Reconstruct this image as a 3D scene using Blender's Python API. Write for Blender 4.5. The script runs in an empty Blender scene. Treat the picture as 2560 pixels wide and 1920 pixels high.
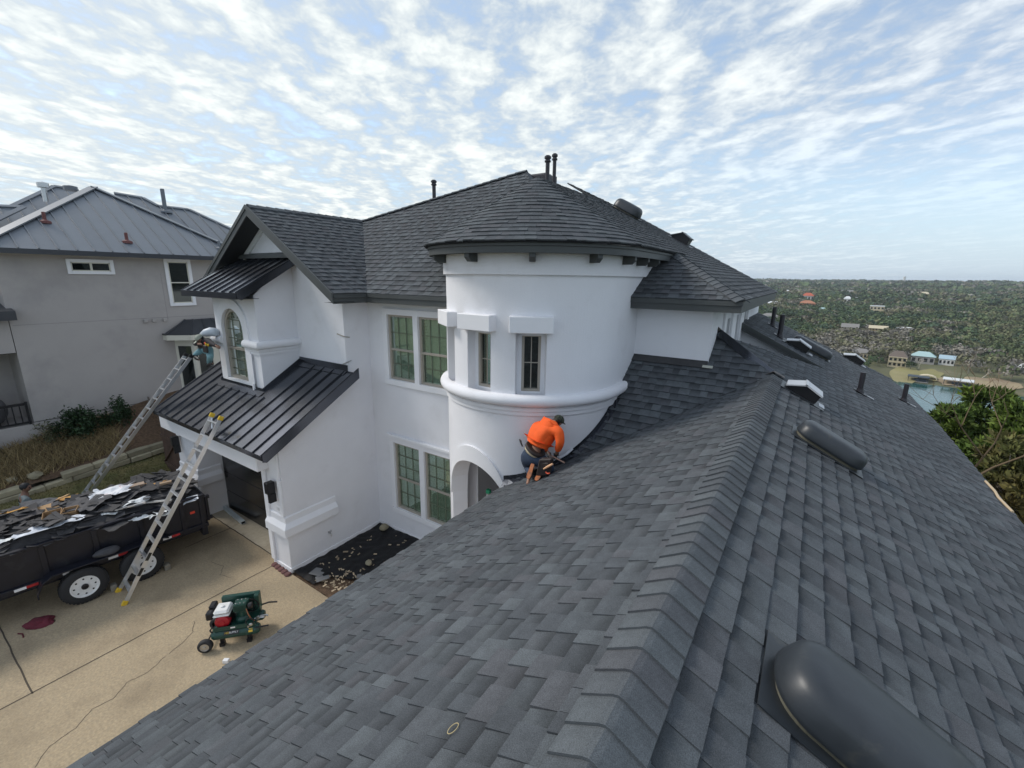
import bpy, bmesh, math, random
import numpy as np
from mathutils import Vector, Matrix
random.seed(7)
SC = bpy.context.scene
COL = SC.collection
PI = math.pi
# ------------------------------------------------------------------ camera
CF, CP, CY, CR = 1112.3, .23398, .58639, .01306      # focal (px of the 2560 frame), pitch, yaw, roll
CH = 7.0                                             # height above the driveway
_F = np.array([-math.sin(CY)*math.cos(CP), math.cos(CY)*math.cos(CP), -math.sin(CP)])
_R0 = np.array([math.cos(CY), math.sin(CY), 0.]); _U0 = np.cross(_R0, _F)
_R = math.cos(CR)*_R0 + math.sin(CR)*_U0; _U = -math.sin(CR)*_R0 + math.cos(CR)*_U0
cam = bpy.data.cameras.new('camera'); cob = bpy.data.objects.new('camera', cam); COL.objects.link(cob)
cam.sensor_width = 36; cam.lens = 36*CF/2560; cam.clip_start = .05; cam.clip_end = 12000
cob.matrix_world = Matrix(((_R[0], _U[0], -_F[0], 0), (_R[1], _U[1], -_F[1], 0), (_R[2], _U[2], -_F[2], CH), (0, 0, 0, 1)))
SC.camera = cob
def ray(x, y): return _F + (x-1280)/CF*_R - (y-960)/CF*_U
def onz(x, y, z): d = ray(x, y); t = (z-CH)/d[2]; return Vector((d[0]*t, d[1]*t, z))
def onx(x, y, X): d = ray(x, y); t = X/d[0]; return Vector((X, d[1]*t, CH+d[2]*t))
def ony(x, y, Y): d = ray(x, y); t = Y/d[1]; return Vector((d[0]*t, Y, CH+d[2]*t))
def onpl(x, y, n, c): d = ray(x, y); t = (c-n[2]*CH)/float(np.dot(n, d)); return Vector((d[0]*t, d[1]*t, CH+d[2]*t))
def project(p):
    v = np.array([p[0], p[1], p[2]-CH]); d = v@_F
    return 1280+CF*(v@_R)/d, 960-CF*(v@_U)/d, d
# ------------------------------------------------------------------ sky, sun, exposure
SUN = Vector((-.68, -.24, .69)).normalized()          # towards the sun
world = bpy.data.worlds.new('World'); SC.world = world; world.use_nodes = True
nt = world.node_tree; nt.nodes.clear()
def N(t, typ, **kw):
    n = t.nodes.new(typ)
    for k, v in kw.items():
        if k == 'inp':
            for i, x in v.items(): n.inputs[i].default_value = x
        else: setattr(n, k, v)
    return n
def L(t, a, b): t.links.new(a, b)
def M(t, op, a, b=None, c=None, clamp=False):
    n = t.nodes.new('ShaderNodeMath'); n.operation = op; n.use_clamp = clamp
    for i, v in enumerate((a, b, c)):
        if v is None: continue
        if isinstance(v, (int, float)): n.inputs[i].default_value = v
        else: t.links.new(v, n.inputs[i])
    return n.outputs[0]
SKY_STRENGTH = .12
EXPOSURE = .72
def build_world():
    t = nt
    out = N(t, 'ShaderNodeOutputWorld'); bg = N(t, 'ShaderNodeBackground', inp={1: SKY_STRENGTH})
    sky = N(t, 'ShaderNodeTexSky', sky_type='NISHITA', sun_disc=False)
    sky.sun_elevation = math.asin(SUN.z); sky.sun_rotation = math.atan2(SUN.x, SUN.y)
    sky.air_density = 1.0; sky.dust_density = .8; sky.ozone_density = 2.0
    tc = N(t, 'ShaderNodeTexCoord'); sx = N(t, 'ShaderNodeSeparateXYZ'); L(t, tc.outputs['Generated'], sx.inputs[0])
    zc = M(t, 'MAXIMUM', sx.outputs[2], 0.0); den = M(t, 'ADD', zc, .06)
    px = M(t, 'DIVIDE', sx.outputs[0], den); py = M(t, 'DIVIDE', sx.outputs[1], den)
    # rows of cloud: coordinate across the rows and along them
    a = math.radians(128)
    ca, sa = math.cos(a), math.sin(a)
    uu = M(t, 'ADD', M(t, 'MULTIPLY', px, ca), M(t, 'MULTIPLY', py, sa))
    vv = M(t, 'SUBTRACT', M(t, 'MULTIPLY', py, ca), M(t, 'MULTIPLY', px, sa))
    def tex(su, sv, scale, detail, rough, off, dist=0.):
        c = N(t, 'ShaderNodeCombineXYZ'); L(t, M(t, 'MULTIPLY', uu, su), c.inputs[0]); L(t, M(t, 'MULTIPLY', vv, sv), c.inputs[1]); c.inputs[2].default_value = off
        n = N(t, 'ShaderNodeTexNoise', inp={2: scale, 3: detail, 4: rough, 8: dist}); L(t, c.outputs[0], n.inputs[0]); return n.outputs[0]
    warp = tex(1, 1, 1.1, 3, .55, 3.1)
    # ripples across the rows, broken up by noise
    ph = M(t, 'ADD', M(t, 'MULTIPLY', vv, 15.), M(t, 'MULTIPLY', warp, 26.0))
    rip = M(t, 'MULTIPLY_ADD', M(t, 'SINE', ph), .5, .5)
    n1 = tex(1.0, 1.3, 2.6, 5, .58, 0., .35)
    n2 = tex(1.4, 1.7, 7.5, 4, .6, 7.7, .3)
    n3 = tex(1, 1, .6, 2, .5, 11.)
    dens = M(t, 'ADD', M(t, 'MULTIPLY', n1, .85), M(t, 'ADD', M(t, 'MULTIPLY', n2, .55), M(t, 'ADD', M(t, 'MULTIPLY', rip, .17), M(t, 'MULTIPLY', n3, .55))))
    cov = N(t, 'ShaderNodeMapRange', interpolation_type='SMOOTHSTEP', inp={1: .72, 2: 1.12, 3: .22, 4: .97}); L(t, dens, cov.inputs[0])
    fade = N(t, 'ShaderNodeMapRange', interpolation_type='SMOOTHSTEP', inp={1: .04, 2: .33, 3: .0, 4: 1.}); L(t, sx.outputs[2], fade.inputs[0])
    side = N(t, 'ShaderNodeMapRange', interpolation_type='SMOOTHSTEP', inp={1: -.55, 2: .35, 3: 1., 4: .0}); L(t, sx.outputs[0], side.inputs[0])
    fd = M(t, 'MAXIMUM', fade.outputs[0], side.outputs[0])
    mfac = M(t, 'MULTIPLY', cov.outputs[0], M(t, 'MULTIPLY_ADD', fd, .85, .15))
    shade = N(t, 'ShaderNodeMapRange', interpolation_type='SMOOTHSTEP', inp={1: .86, 2: 1.38, 3: 0., 4: 1.}); L(t, dens, shade.inputs[0])
    # clouds nearer the sun are brighter and warmer
    dt = N(t, 'ShaderNodeVectorMath', operation='DOT_PRODUCT', inp={1: (-.80, .40, .45)}); L(t, tc.outputs['Generated'], dt.inputs[0])
    sun_f = N(t, 'ShaderNodeMapRange', interpolation_type='SMOOTHSTEP', inp={1: .1, 2: 1., 3: 0., 4: 1.}); L(t, dt.outputs['Value'], sun_f.inputs[0])
    cc = N(t, 'ShaderNodeMix', data_type='RGBA'); L(t, shade.outputs[0], cc.inputs[0]); cc.inputs[6].default_value = (2.35, 2.85, 3.65, 1); cc.inputs[7].default_value = (4.75, 5.1, 5.45, 1)
    cw = N(t, 'ShaderNodeMix', data_type='RGBA', blend_type='MULTIPLY'); L(t, sun_f.outputs[0], cw.inputs[0]); L(t, cc.outputs[2], cw.inputs[6]); cw.inputs[7].default_value = (1.16, 1.12, 1.0, 1)
    # haze whitens the low sky
    hz = N(t, 'ShaderNodeMapRange', interpolation_type='SMOOTHSTEP', inp={1: 0., 2: .30, 3: 1., 4: 0.}); L(t, sx.outputs[2], hz.inputs[0])
    gain = N(t, 'ShaderNodeMix', data_type='RGBA', blend_type='MULTIPLY', inp={0: 1.}); L(t, sky.outputs[0], gain.inputs[6]); gain.inputs[7].default_value = (1.35, 1.25, 1.12, 1)
    h2 = N(t, 'ShaderNodeMix', data_type='RGBA'); L(t, M(t, 'MULTIPLY', hz.outputs[0], .85), h2.inputs[0]); L(t, gain.outputs[2], h2.inputs[6]); h2.inputs[7].default_value = (2.9, 3.75, 4.6, 1)
    mx = N(t, 'ShaderNodeMix', data_type='RGBA'); L(t, mfac, mx.inputs[0]); L(t, h2.outputs[2], mx.inputs[6]); L(t, cw.outputs[2], mx.inputs[7])
    L(t, mx.outputs[2], bg.inputs[0]); L(t, bg.outputs[0], out.inputs[0])
build_world()
sl = bpy.data.lights.new('sun', 'SUN'); sl.energy = 1.5; sl.angle = math.radians(16); sl.color = (1., .95, .88)
so = bpy.data.objects.new('sun', sl); COL.objects.link(so); so.rotation_euler = SUN.to_track_quat('Z', 'Y').to_euler(); so.location = (-10, -6, 40)
SC.view_settings.view_transform = 'Standard'; SC.view_settings.look = 'None'
SC.view_settings.exposure = EXPOSURE; SC.view_settings.gamma = 1; SC.view_settings.use_curve_mapping = False
SC.cycles.max_bounces = 6; SC.cycles.diffuse_bounces = 3; SC.cycles.glossy_bounces = 3; SC.cycles.transparent_max_bounces = 12; SC.cycles.volume_bounces = 0
SC.cycles.use_denoising = True
# ------------------------------------------------------------------ materials
MAT = {}
def mat(name, col, rough=.8, metal=0., var=0., vscale=3., bump=0., bscale=40., island=0., spec=.5, hue=None, attr=None, stain=None, aniso=None, coat=0.):
    """col: base colour; var: soft noise variation; island: variation from piece to piece; hue: second colour to wander to"""
    m = bpy.data.materials.new(name); m.use_nodes = True; t = m.node_tree
    b = t.nodes['Principled BSDF']; b.inputs['Roughness'].default_value = rough; b.inputs['Metallic'].default_value = metal
    b.inputs['Specular IOR Level'].default_value = spec; b.inputs['Coat Weight'].default_value = coat
    tc = N(t, 'ShaderNodeTexCoord'); co = tc.outputs['Object']
    cur = None
    if attr:
        at = N(t, 'ShaderNodeAttribute', attribute_name=attr); cur = at.outputs[0]
    def mixin(fac, a, bcol, mode='MIX'):
        x = N(t, 'ShaderNodeMix', data_type='RGBA', blend_type=mode)
        if isinstance(fac, float): x.inputs[0].default_value = fac
        else: L(t, fac, x.inputs[0])
        for i, v in ((6, a), (7, bcol)):
            if isinstance(v, tuple): x.inputs[i].default_value = (v[0], v[1], v[2], 1)
            else: L(t, v, x.inputs[i])
        return x.outputs[2]
    if cur is None:
        r = N(t, 'ShaderNodeRGB'); r.outputs[0].default_value = (col[0], col[1], col[2], 1); cur = r.outputs[0]
    def noise(scale, det=4, rg=.55, sx=None):
        n = N(t, 'ShaderNodeTexNoise', inp={2: scale, 3: det, 4: rg})
        if sx:
            mp = N(t, 'ShaderNodeMapping', inp={3: sx}); L(t, co, mp.inputs[0]); L(t, mp.outputs[0], n.inputs[0])
        else: L(t, co, n.inputs[0])
        return n.outputs[0]
    def ramp(v, lo, hi, a=0., bb=1.):
        n = N(t, 'ShaderNodeMapRange', inp={1: lo, 2: hi, 3: a, 4: bb}); L(t, v, n.inputs[0]); return n.outputs[0]
    if hue:
        cur = mixin(ramp(noise(vscale*.6), .35, .65), cur, hue)
    if stain:
        sc_, c_, lo, hi = stain
        cur = mixin(ramp(noise(sc_, 6, .65), lo, hi), cur, c_)
    if var:
        k = ramp(noise(vscale, 5, .6, aniso), .25, .75, 1-var, 1+var)
        g = N(t, 'ShaderNodeCombineColor'); [L(t, k, g.inputs[i]) for i in range(3)]
        cur = mixin(1., cur, g.outputs[0], 'MULTIPLY')
    if island:
        ge = N(t, 'ShaderNodeNewGeometry'); oi = N(t, 'ShaderNodeObjectInfo')
        rr = M(t, 'FRACT', M(t, 'ADD', ge.outputs['Random Per Island'], oi.outputs['Random']))
        k = ramp(rr, 0, 1, 1-island, 1+island)
        g = N(t, 'ShaderNodeCombineColor'); [L(t, k, g.inputs[i]) for i in range(3)]
        cur = mixin(1., cur, g.outputs[0], 'MULTIPLY')
    L(t, cur, b.inputs['Base Color'])
    if bump:
        bp = N(t, 'ShaderNodeBump', inp={0: bump, 1: .02}); L(t, noise(bscale, 5, .6), bp.inputs['Height']); L(t, bp.outputs[0], b.inputs['Normal'])
    MAT[name] = m
    return m
STUCCO = mat('white_stucco', (.765, .765, .79), .85, var=.035, vscale=1.3, bump=.25, bscale=45, spec=.25, stain=(1.1, (.68, .675, .69), .56, .80))
TRIM = mat('white_trim', (.79, .79, .81), .7, var=.025, vscale=2., bump=.12, bscale=60, spec=.3)
GREYST = mat('grey_stucco', (.40, .375, .36), .9, var=.05, vscale=.9, bump=.22, bscale=50, spec=.2, stain=(.5, (.30, .285, .28), .5, .75))
CREAM = mat('cream_trim', (.62, .60, .52), .7, var=.03, vscale=2)
FASC = mat('charcoal_fascia', (.068, .074, .074), .5, var=.10, vscale=2., spec=.4)
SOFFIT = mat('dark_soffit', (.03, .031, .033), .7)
METAL = mat('black_standing_seam', (.085, .092, .108), .20, metal=.8, var=.10, vscale=2.5, bump=.06, bscale=6, spec=.7, island=.10)
NMETAL = mat('grey_standing_seam', (.15, .165, .185), .42, var=.07, vscale=1.2, spec=.5, island=.07)
BLACK = mat('black_paint', (.012, .012, .014), .4, spec=.4)
DOOR = mat('black_garage_door', (.014, .0145, .017), .22, var=.1, vscale=1.5, spec=.6)
TAN = mat('tan_sash', (.36, .325, .275), .55, var=.04, vscale=4)
BLIND = mat('pale_blind', (.84, .87, .78), .6, var=.05, vscale=4)
DARKIN = mat('dark_interior', (.015, .017, .017), .7)
ALU = mat('aluminium', (.72, .73, .74), .32, metal=.75, var=.06, vscale=8, spec=.5)
YEL = mat('yellow_plastic', (.70, .46, .03), .5)
GREENP = mat('green_plastic', (.02, .28, .14), .45)
RUBBER = mat('black_rubber', (.022, .022, .024), .75, bump=.2, bscale=60)
STEEL = mat('steel', (.5, .5, .5), .3, metal=.9)
SKIN = mat('skin', (.32, .17, .11), .6)
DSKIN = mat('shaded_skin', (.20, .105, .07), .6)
HAIR = mat('black_hair', (.008, .008, .009), .6)
ORANGE = mat('orange_hoodie', (.88, .115, .012), .8, var=.10, vscale=7., bump=.5, bscale=9)
JEANS = mat('blue_denim', (.030, .048, .085), .85, var=.25, vscale=9, bump=.2, bscale=60)
LJEANS = mat('light_denim', (.20, .36, .40), .85, var=.15, vscale=9)
LEATHER = mat('dark_leather', (.035, .026, .024), .6, var=.2, vscale=12)
SOLE = mat('orange_sole', (.40, .13, .045), .7, var=.3, vscale=14, stain=(10., (.10, .07, .05), .45, .7))
CAMO = mat('camo_cloth', (.055, .065, .04), .85, stain=(24., (.012, .014, .012), .45, .55), var=.2, vscale=20)
def glass(name, tint, refl=.9, rough=.03):
    m = bpy.data.materials.new(name); m.use_nodes = True; t = m.node_tree; t.nodes.clear()
    o = N(t, 'ShaderNodeOutputMaterial'); tr = N(t, 'ShaderNodeBsdfTransparent', inp={0: (*tint, 1)}); gl = N(t, 'ShaderNodeBsdfGlossy', inp={0: (.9, .95, .95, 1), 1: rough})
    fr = N(t, 'ShaderNodeFresnel', inp={0: 1.5}); mx = N(t, 'ShaderNodeMixShader'); L(t, M(t, 'MULTIPLY_ADD', fr.outputs[0], refl, .05, clamp=True), mx.inputs[0])
    L(t, tr.outputs[0], mx.inputs[1]); L(t, gl.outputs[0], mx.inputs[2]); L(t, mx.outputs[0], o.inputs[0]); MAT[name] = m; return m
GLASS = glass('window_glass', (.90, .965, .905), .7)
DGLASS = glass('dark_window_glass', (.55, .62, .60))
def shingle_mat():
    m = mat('asphalt_shingle', (.062, .070, .080), .88, spec=.28)
    t = m.node_tree; b = t.nodes['Principled BSDF']
    for l in list(b.inputs['Base Color'].links): t.links.remove(l)
    tc = N(t, 'ShaderNodeTexCoord'); ge = N(t, 'ShaderNodeNewGeometry'); oi = N(t, 'ShaderNodeObjectInfo')
    rr = M(t, 'FRACT', M(t, 'ADD', ge.outputs['Random Per Island'], oi.outputs['Random']))
    cr = N(t, 'ShaderNodeValToRGB'); L(t, rr, cr.inputs[0]); e = cr.color_ramp.elements
    e[0].position = 0; e[0].color = (.060, .066, .073, 1); e[1].position = 1; e[1].color = (.094, .104, .112, 1)
    for p, c in ((.2, (.070, .077, .085)), (.45, (.078, .087, .095)), (.62, (.080, .083, .091)), (.8, (.085, .095, .103))):
        x = e.new(p); x.color = (*c, 1)
    def noise(s, d, r):
        n = N(t, 'ShaderNodeTexNoise', inp={2: s, 3: d, 4: r}); L(t, tc.outputs['Object'], n.inputs[0]); return n.outputs[0]
    def mr(v, a, bb, c, d):
        n = N(t, 'ShaderNodeMapRange', inp={1: a, 2: bb, 3: c, 4: d}); L(t, v, n.inputs[0]); return n.outputs[0]
    k = M(t, 'MULTIPLY', mr(noise(210, 2, .7), .3, .7, .62, 1.40), M(t, 'MULTIPLY', mr(noise(9, 3, .6), .3, .7, .86, 1.14), mr(noise(.5, 3, .6), .3, .7, .88, 1.12)))
    # granule blend plus butt shade painted into the colour: every tab runs darker towards the butt of the course above, the cut-out layer most
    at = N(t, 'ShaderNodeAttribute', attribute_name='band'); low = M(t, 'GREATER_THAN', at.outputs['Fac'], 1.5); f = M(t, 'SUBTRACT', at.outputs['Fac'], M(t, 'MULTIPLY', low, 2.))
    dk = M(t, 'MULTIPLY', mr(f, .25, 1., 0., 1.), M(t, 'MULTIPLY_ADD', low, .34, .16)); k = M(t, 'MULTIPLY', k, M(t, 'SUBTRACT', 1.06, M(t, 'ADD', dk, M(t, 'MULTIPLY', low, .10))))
    g = N(t, 'ShaderNodeCombineColor'); [L(t, k, g.inputs[i]) for i in range(3)]
    mx = N(t, 'ShaderNodeMix', data_type='RGBA', blend_type='MULTIPLY', inp={0: 1.}); L(t, cr.outputs[0], mx.inputs[6]); L(t, g.outputs[0], mx.inputs[7])
    L(t, mx.outputs[2], b.inputs['Base Color'])
    bp = N(t, 'ShaderNodeBump', inp={0: .55, 1: .004}); L(t, noise(260, 2, .6), bp.inputs['Height']); L(t, bp.outputs[0], b.inputs['Normal'])
    return m
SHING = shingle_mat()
UNDER = mat('roof_underlay', (.012, .013, .015), .9)
VENTM = mat('charcoal_vent_metal', (.026, .031, .037), .42, var=.18, vscale=6, spec=.5, bump=.12, bscale=5, stain=(4., (.07, .068, .058), .60, .78))
PIPE = mat('dark_pipe', (.024, .022, .028), .45)
# ------------------------------------------------------------------ mesh helpers
ROOTLOC = {}
class MB:
    def __init__(s): s.v = []; s.f = []; s.mi = []
    def add(s, vs, fs, m=0):
        o = len(s.v); s.v += [tuple(x) for x in vs]; s.f += [tuple(i+o for i in f) for f in fs]; s.mi += [m]*len(fs); return s
    def quad(s, a, b, c, d, m=0): return s.add([a, b, c, d], [(0, 1, 2, 3)], m)
    def poly(s, pts, m=0): return s.add(pts, [tuple(range(len(pts)))], m)
    def box(s, x0, x1, y0, y1, z0, z1, m=0):
        return s.add([(x0, y0, z0), (x1, y0, z0), (x1, y1, z0), (x0, y1, z0), (x0, y0, z1), (x1, y0, z1), (x1, y1, z1), (x0, y1, z1)],
                     [(3, 2, 1, 0), (4, 5, 6, 7), (0, 1, 5, 4), (1, 2, 6, 5), (2, 3, 7, 6), (3, 0, 4, 7)], m)
    def obox(s, c, ax, ay, az, m=0):
        """box about c with half-axis vectors"""
        c, ax, ay, az = Vector(c), Vector(ax), Vector(ay), Vector(az)
        p = [c+ax*i+ay*j+az*k for k in (-1, 1) for i, j in ((-1, -1), (1, -1), (1, 1), (-1, 1))]
        return s.add(p, [(3, 2, 1, 0), (4, 5, 6, 7), (0, 1, 5, 4), (1, 2, 6, 5), (2, 3, 7, 6), (3, 0, 4, 7)], m)
    def beam(s, a, b, w, h, up=(0, 0, 1), m=0):
        a, b = Vector(a), Vector(b); d = (b-a); up = Vector(up); sd = d.cross(up).normalized(); u2 = sd.cross(d).normalized()
        return s.obox((a+b)/2, d/2, sd*w/2, u2*h/2, m)
    def prism(s, pts, off, m=0):
        """planar polygon pushed along off"""
        n = len(pts); off = Vector(off); p = [Vector(x) for x in pts]; q = [x+off for x in p]
        return s.add(p+q, [tuple(range(n))[::-1], tuple(range(n, 2*n))]+[(i, (i+1) % n, n+(i+1) % n, n+i) for i in range(n)], m)
    def tube(s, pts, r, n=8, m=0, caps=True):
        pts = [Vector(p) for p in pts]; k = len(pts); rs = r if isinstance(r, (list, tuple)) else [r]*k
        vs = []; prev = None
        for i, p in enumerate(pts):
            d = (pts[min(i+1, k-1)]-pts[max(i-1, 0)]).normalized()
            if prev is None: a = d.orthogonal().normalized()
            else: a = (prev-d*prev.dot(d)); a = a.normalized() if a.length > 1e-6 else d.orthogonal().normalized()
            prev = a; b = d.cross(a)
            vs += [p+(a*math.cos(2*PI*j/n)+b*math.sin(2*PI*j/n))*rs[i] for j in range(n)]
        fs = [(i*n+j, i*n+(j+1) % n, (i+1)*n+(j+1) % n, (i+1)*n+j) for i in range(k-1) for j in range(n)]
        if caps: fs += [tuple(range(n))[::-1], tuple(range((k-1)*n, k*n))]
        return s.add(vs, fs, m)
    def sweep(s, prof, cx, cy, a0, a1, n, m=0, closed=True):
        """profile of (radius, z) turned about a vertical axis from angle a0 to a1 (degrees)"""
        k = len(prof); vs = []
        for i in range(n+1):
            a = math.radians(a0+(a1-a0)*i/n)
            vs += [(cx+r*math.cos(a), cy+r*math.sin(a), z) for r, z in prof]
        e = k if closed else k-1
        fs = [(i*k+j, (i+1)*k+j, (i+1)*k+(j+1) % k, i*k+(j+1) % k) for i in range(n) for j in range(e)]
        if closed: fs += [tuple(range(k)), tuple(range(n*k, n*k+k))[::-1]]
        return s.add(vs, fs, m)
    def usweep(s, prof, cx, cy, a0, n, run, m=0, closed=True):
        """profile turned from a0 to 0 degrees, then carried straight back along +y"""
        k = len(prof); vs = []; st = []
        for i in range(n+1):
            a = math.radians(a0-a0*i/n); st.append((math.cos(a), math.sin(a), 0))
        st += [(1, 0, run*j/3) for j in (1, 2, 3)]
        for c, q, d in st: vs += [(cx+r*c, cy+r*q+d, z) for r, z in prof]
        e = k if closed else k-1
        fs = [(i*k+j, (i+1)*k+j, (i+1)*k+(j+1) % k, i*k+(j+1) % k) for i in range(len(st)-1) for j in range(e)]
        if closed: fs += [tuple(range(k)), tuple(range((len(st)-1)*k, len(st)*k))[::-1]]
        return s.add(vs, fs, m)
    def lathe(s, c, axis, prof, n=16, m=0, caps=True):
        """profile of (radius, distance along axis)"""
        c, ax = Vector(c), Vector(axis).normalized(); a = ax.orthogonal().normalized(); b = ax.cross(a); k = len(prof)
        vs = [c+ax*h+(a*math.cos(2*PI*j/n)+b*math.sin(2*PI*j/n))*r for r, h in prof for j in range(n)]
        fs = [(i*n+j, i*n+(j+1) % n, (i+1)*n+(j+1) % n, (i+1)*n+j) for i in range(k-1) for j in range(n)]
        if caps: fs += [tuple(range(n))[::-1], tuple(range((k-1)*n, k*n))]
        return s.add(vs, fs, m)
    def build(s, name, mats, parent=None, smooth=False, bevel=0., kind=None, nofix=False):
        me = bpy.data.meshes.new(name)
        rl = ROOTLOC.get(parent.name, Vector((0, 0, 0))) if parent else Vector((0, 0, 0))
        me.from_pydata([(x[0]-rl[0], x[1]-rl[1], x[2]-rl[2]) for x in s.v], [], s.f)
        mats = mats if isinstance(mats, (list, tuple)) else [mats]
        for m in mats: me.materials.append(m)
        if len(mats) > 1: me.polygons.foreach_set('material_index', s.mi)
        if not nofix and len(s.f) < 60000:
            bm = bmesh.new(); bm.from_mesh(me); bmesh.ops.recalc_face_normals(bm, faces=bm.faces)
            if bevel: bmesh.ops.bevel(bm, geom=bm.edges[:], offset=bevel, segments=1, affect='EDGES', clamp_overlap=True)
            bm.to_mesh(me); bm.free()
        if smooth: me.shade_smooth() if smooth is True else me.set_sharp_from_angle(angle=math.radians(smooth))
        me.update()
        o = bpy.data.objects.new(name, me); COL.objects.link(o)
        if parent: o.parent = parent; ROOTLOC[o.name] = rl
        if kind: o['kind'] = kind
        return o
def smooth_angle(o, a=40):
    o.data.shade_smooth(); o.data.set_sharp_from_angle(angle=math.radians(a)); return o
def thing(name, label, cat, loc, group=None):
    o = bpy.data.objects.new(name, None); o.empty_display_size = .2; COL.objects.link(o); o.location = loc; ROOTLOC[o.name] = Vector(loc)
    o['label'] = label; o['category'] = cat
    if group: o['group'] = group
    return o
def tag(o, label, cat, group=None):
    o['label'] = label; o['category'] = cat
    if group: o['group'] = group
    return o
def recenter(o):
    """put a single-mesh thing's origin at its base"""
    bb = [Vector(c) for c in o.bound_box]; c = sum(bb, Vector())/8; c.z = min(b.z for b in bb)
    o.data.transform(Matrix.Translation(-c)); o.location = o.location+c; return o
def copy_tree(o, parent=None):
    c = o.copy(); COL.objects.link(c); c.parent = parent
    for ch in o.children: copy_tree(ch, c)
    return c
def skin(name, joints, edges, material, parent=None, sub=2, root=0, loc=None):
    """continuous body from a skeleton: joints = [(pos, radius)], edges = index pairs"""
    me = bpy.data.meshes.new(name); rl = ROOTLOC.get(parent.name, Vector((0, 0, 0))) if parent else Vector((0, 0, 0))
    me.from_pydata([Vector(p)-rl for p, r in joints], edges, [])
    o = bpy.data.objects.new(name, me); COL.objects.link(o)
    o.modifiers.new('s', 'SKIN'); me.skin_vertices
    for i, (p, r) in enumerate(joints):
        r = r if isinstance(r, tuple) else (r, r)
        me.skin_vertices[0].data[i].radius = r
        me.skin_vertices[0].data[i].use_root = (i == root)
    sb = o.modifiers.new('b', 'SUBSURF'); sb.levels = sub; sb.render_levels = sub
    bpy.context.view_layer.update()
    ev = o.evaluated_get(bpy.context.evaluated_depsgraph_get()); nm = bpy.data.meshes.new_from_object(ev)
    o.modifiers.clear(); o.data = nm; bpy.data.meshes.remove(me); nm.name = name
    nm.materials.clear(); nm.materials.append(material); nm.shade_smooth()
    if parent: o.parent = parent; ROOTLOC[o.name] = rl
    return o
def wall_grid(mb, O, u, v, W, H, holes, depth, n_in, m=0):
    """flat wall with rectangular holes (u0,u1,v0,v1) and their reveals, depth along n_in"""
    O, u, v, n_in = Vector(O), Vector(u), Vector(v), Vector(n_in)
    us = sorted({0, W, *[h[0] for h in holes], *[h[1] for h in holes]}); vs = sorted({0, H, *[h[2] for h in holes], *[h[3] for h in holes]})
    P = lambda a, b, d=0: O+u*a+v*b+n_in*d
    for i in range(len(us)-1):
        for j in range(len(vs)-1):
            a, b, c, d = us[i], us[i+1], vs[j], vs[j+1]
            if any(h[0] <= (a+b)/2 <= h[1] and h[2] <= (c+d)/2 <= h[3] for h in holes): continue
            mb.quad(P(a, c), P(b, c), P(b, d), P(a, d), m)
    for a, b, c, d in holes:
        for (p, q), (r, s) in (((a, c), (b, c)), ((b, c), (b, d)), ((b, d), (a, d)), ((a, d), (a, c))):
            mb.quad(P(p, q), P(r, s), P(r, s, depth), P(p, q, depth), m)
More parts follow.
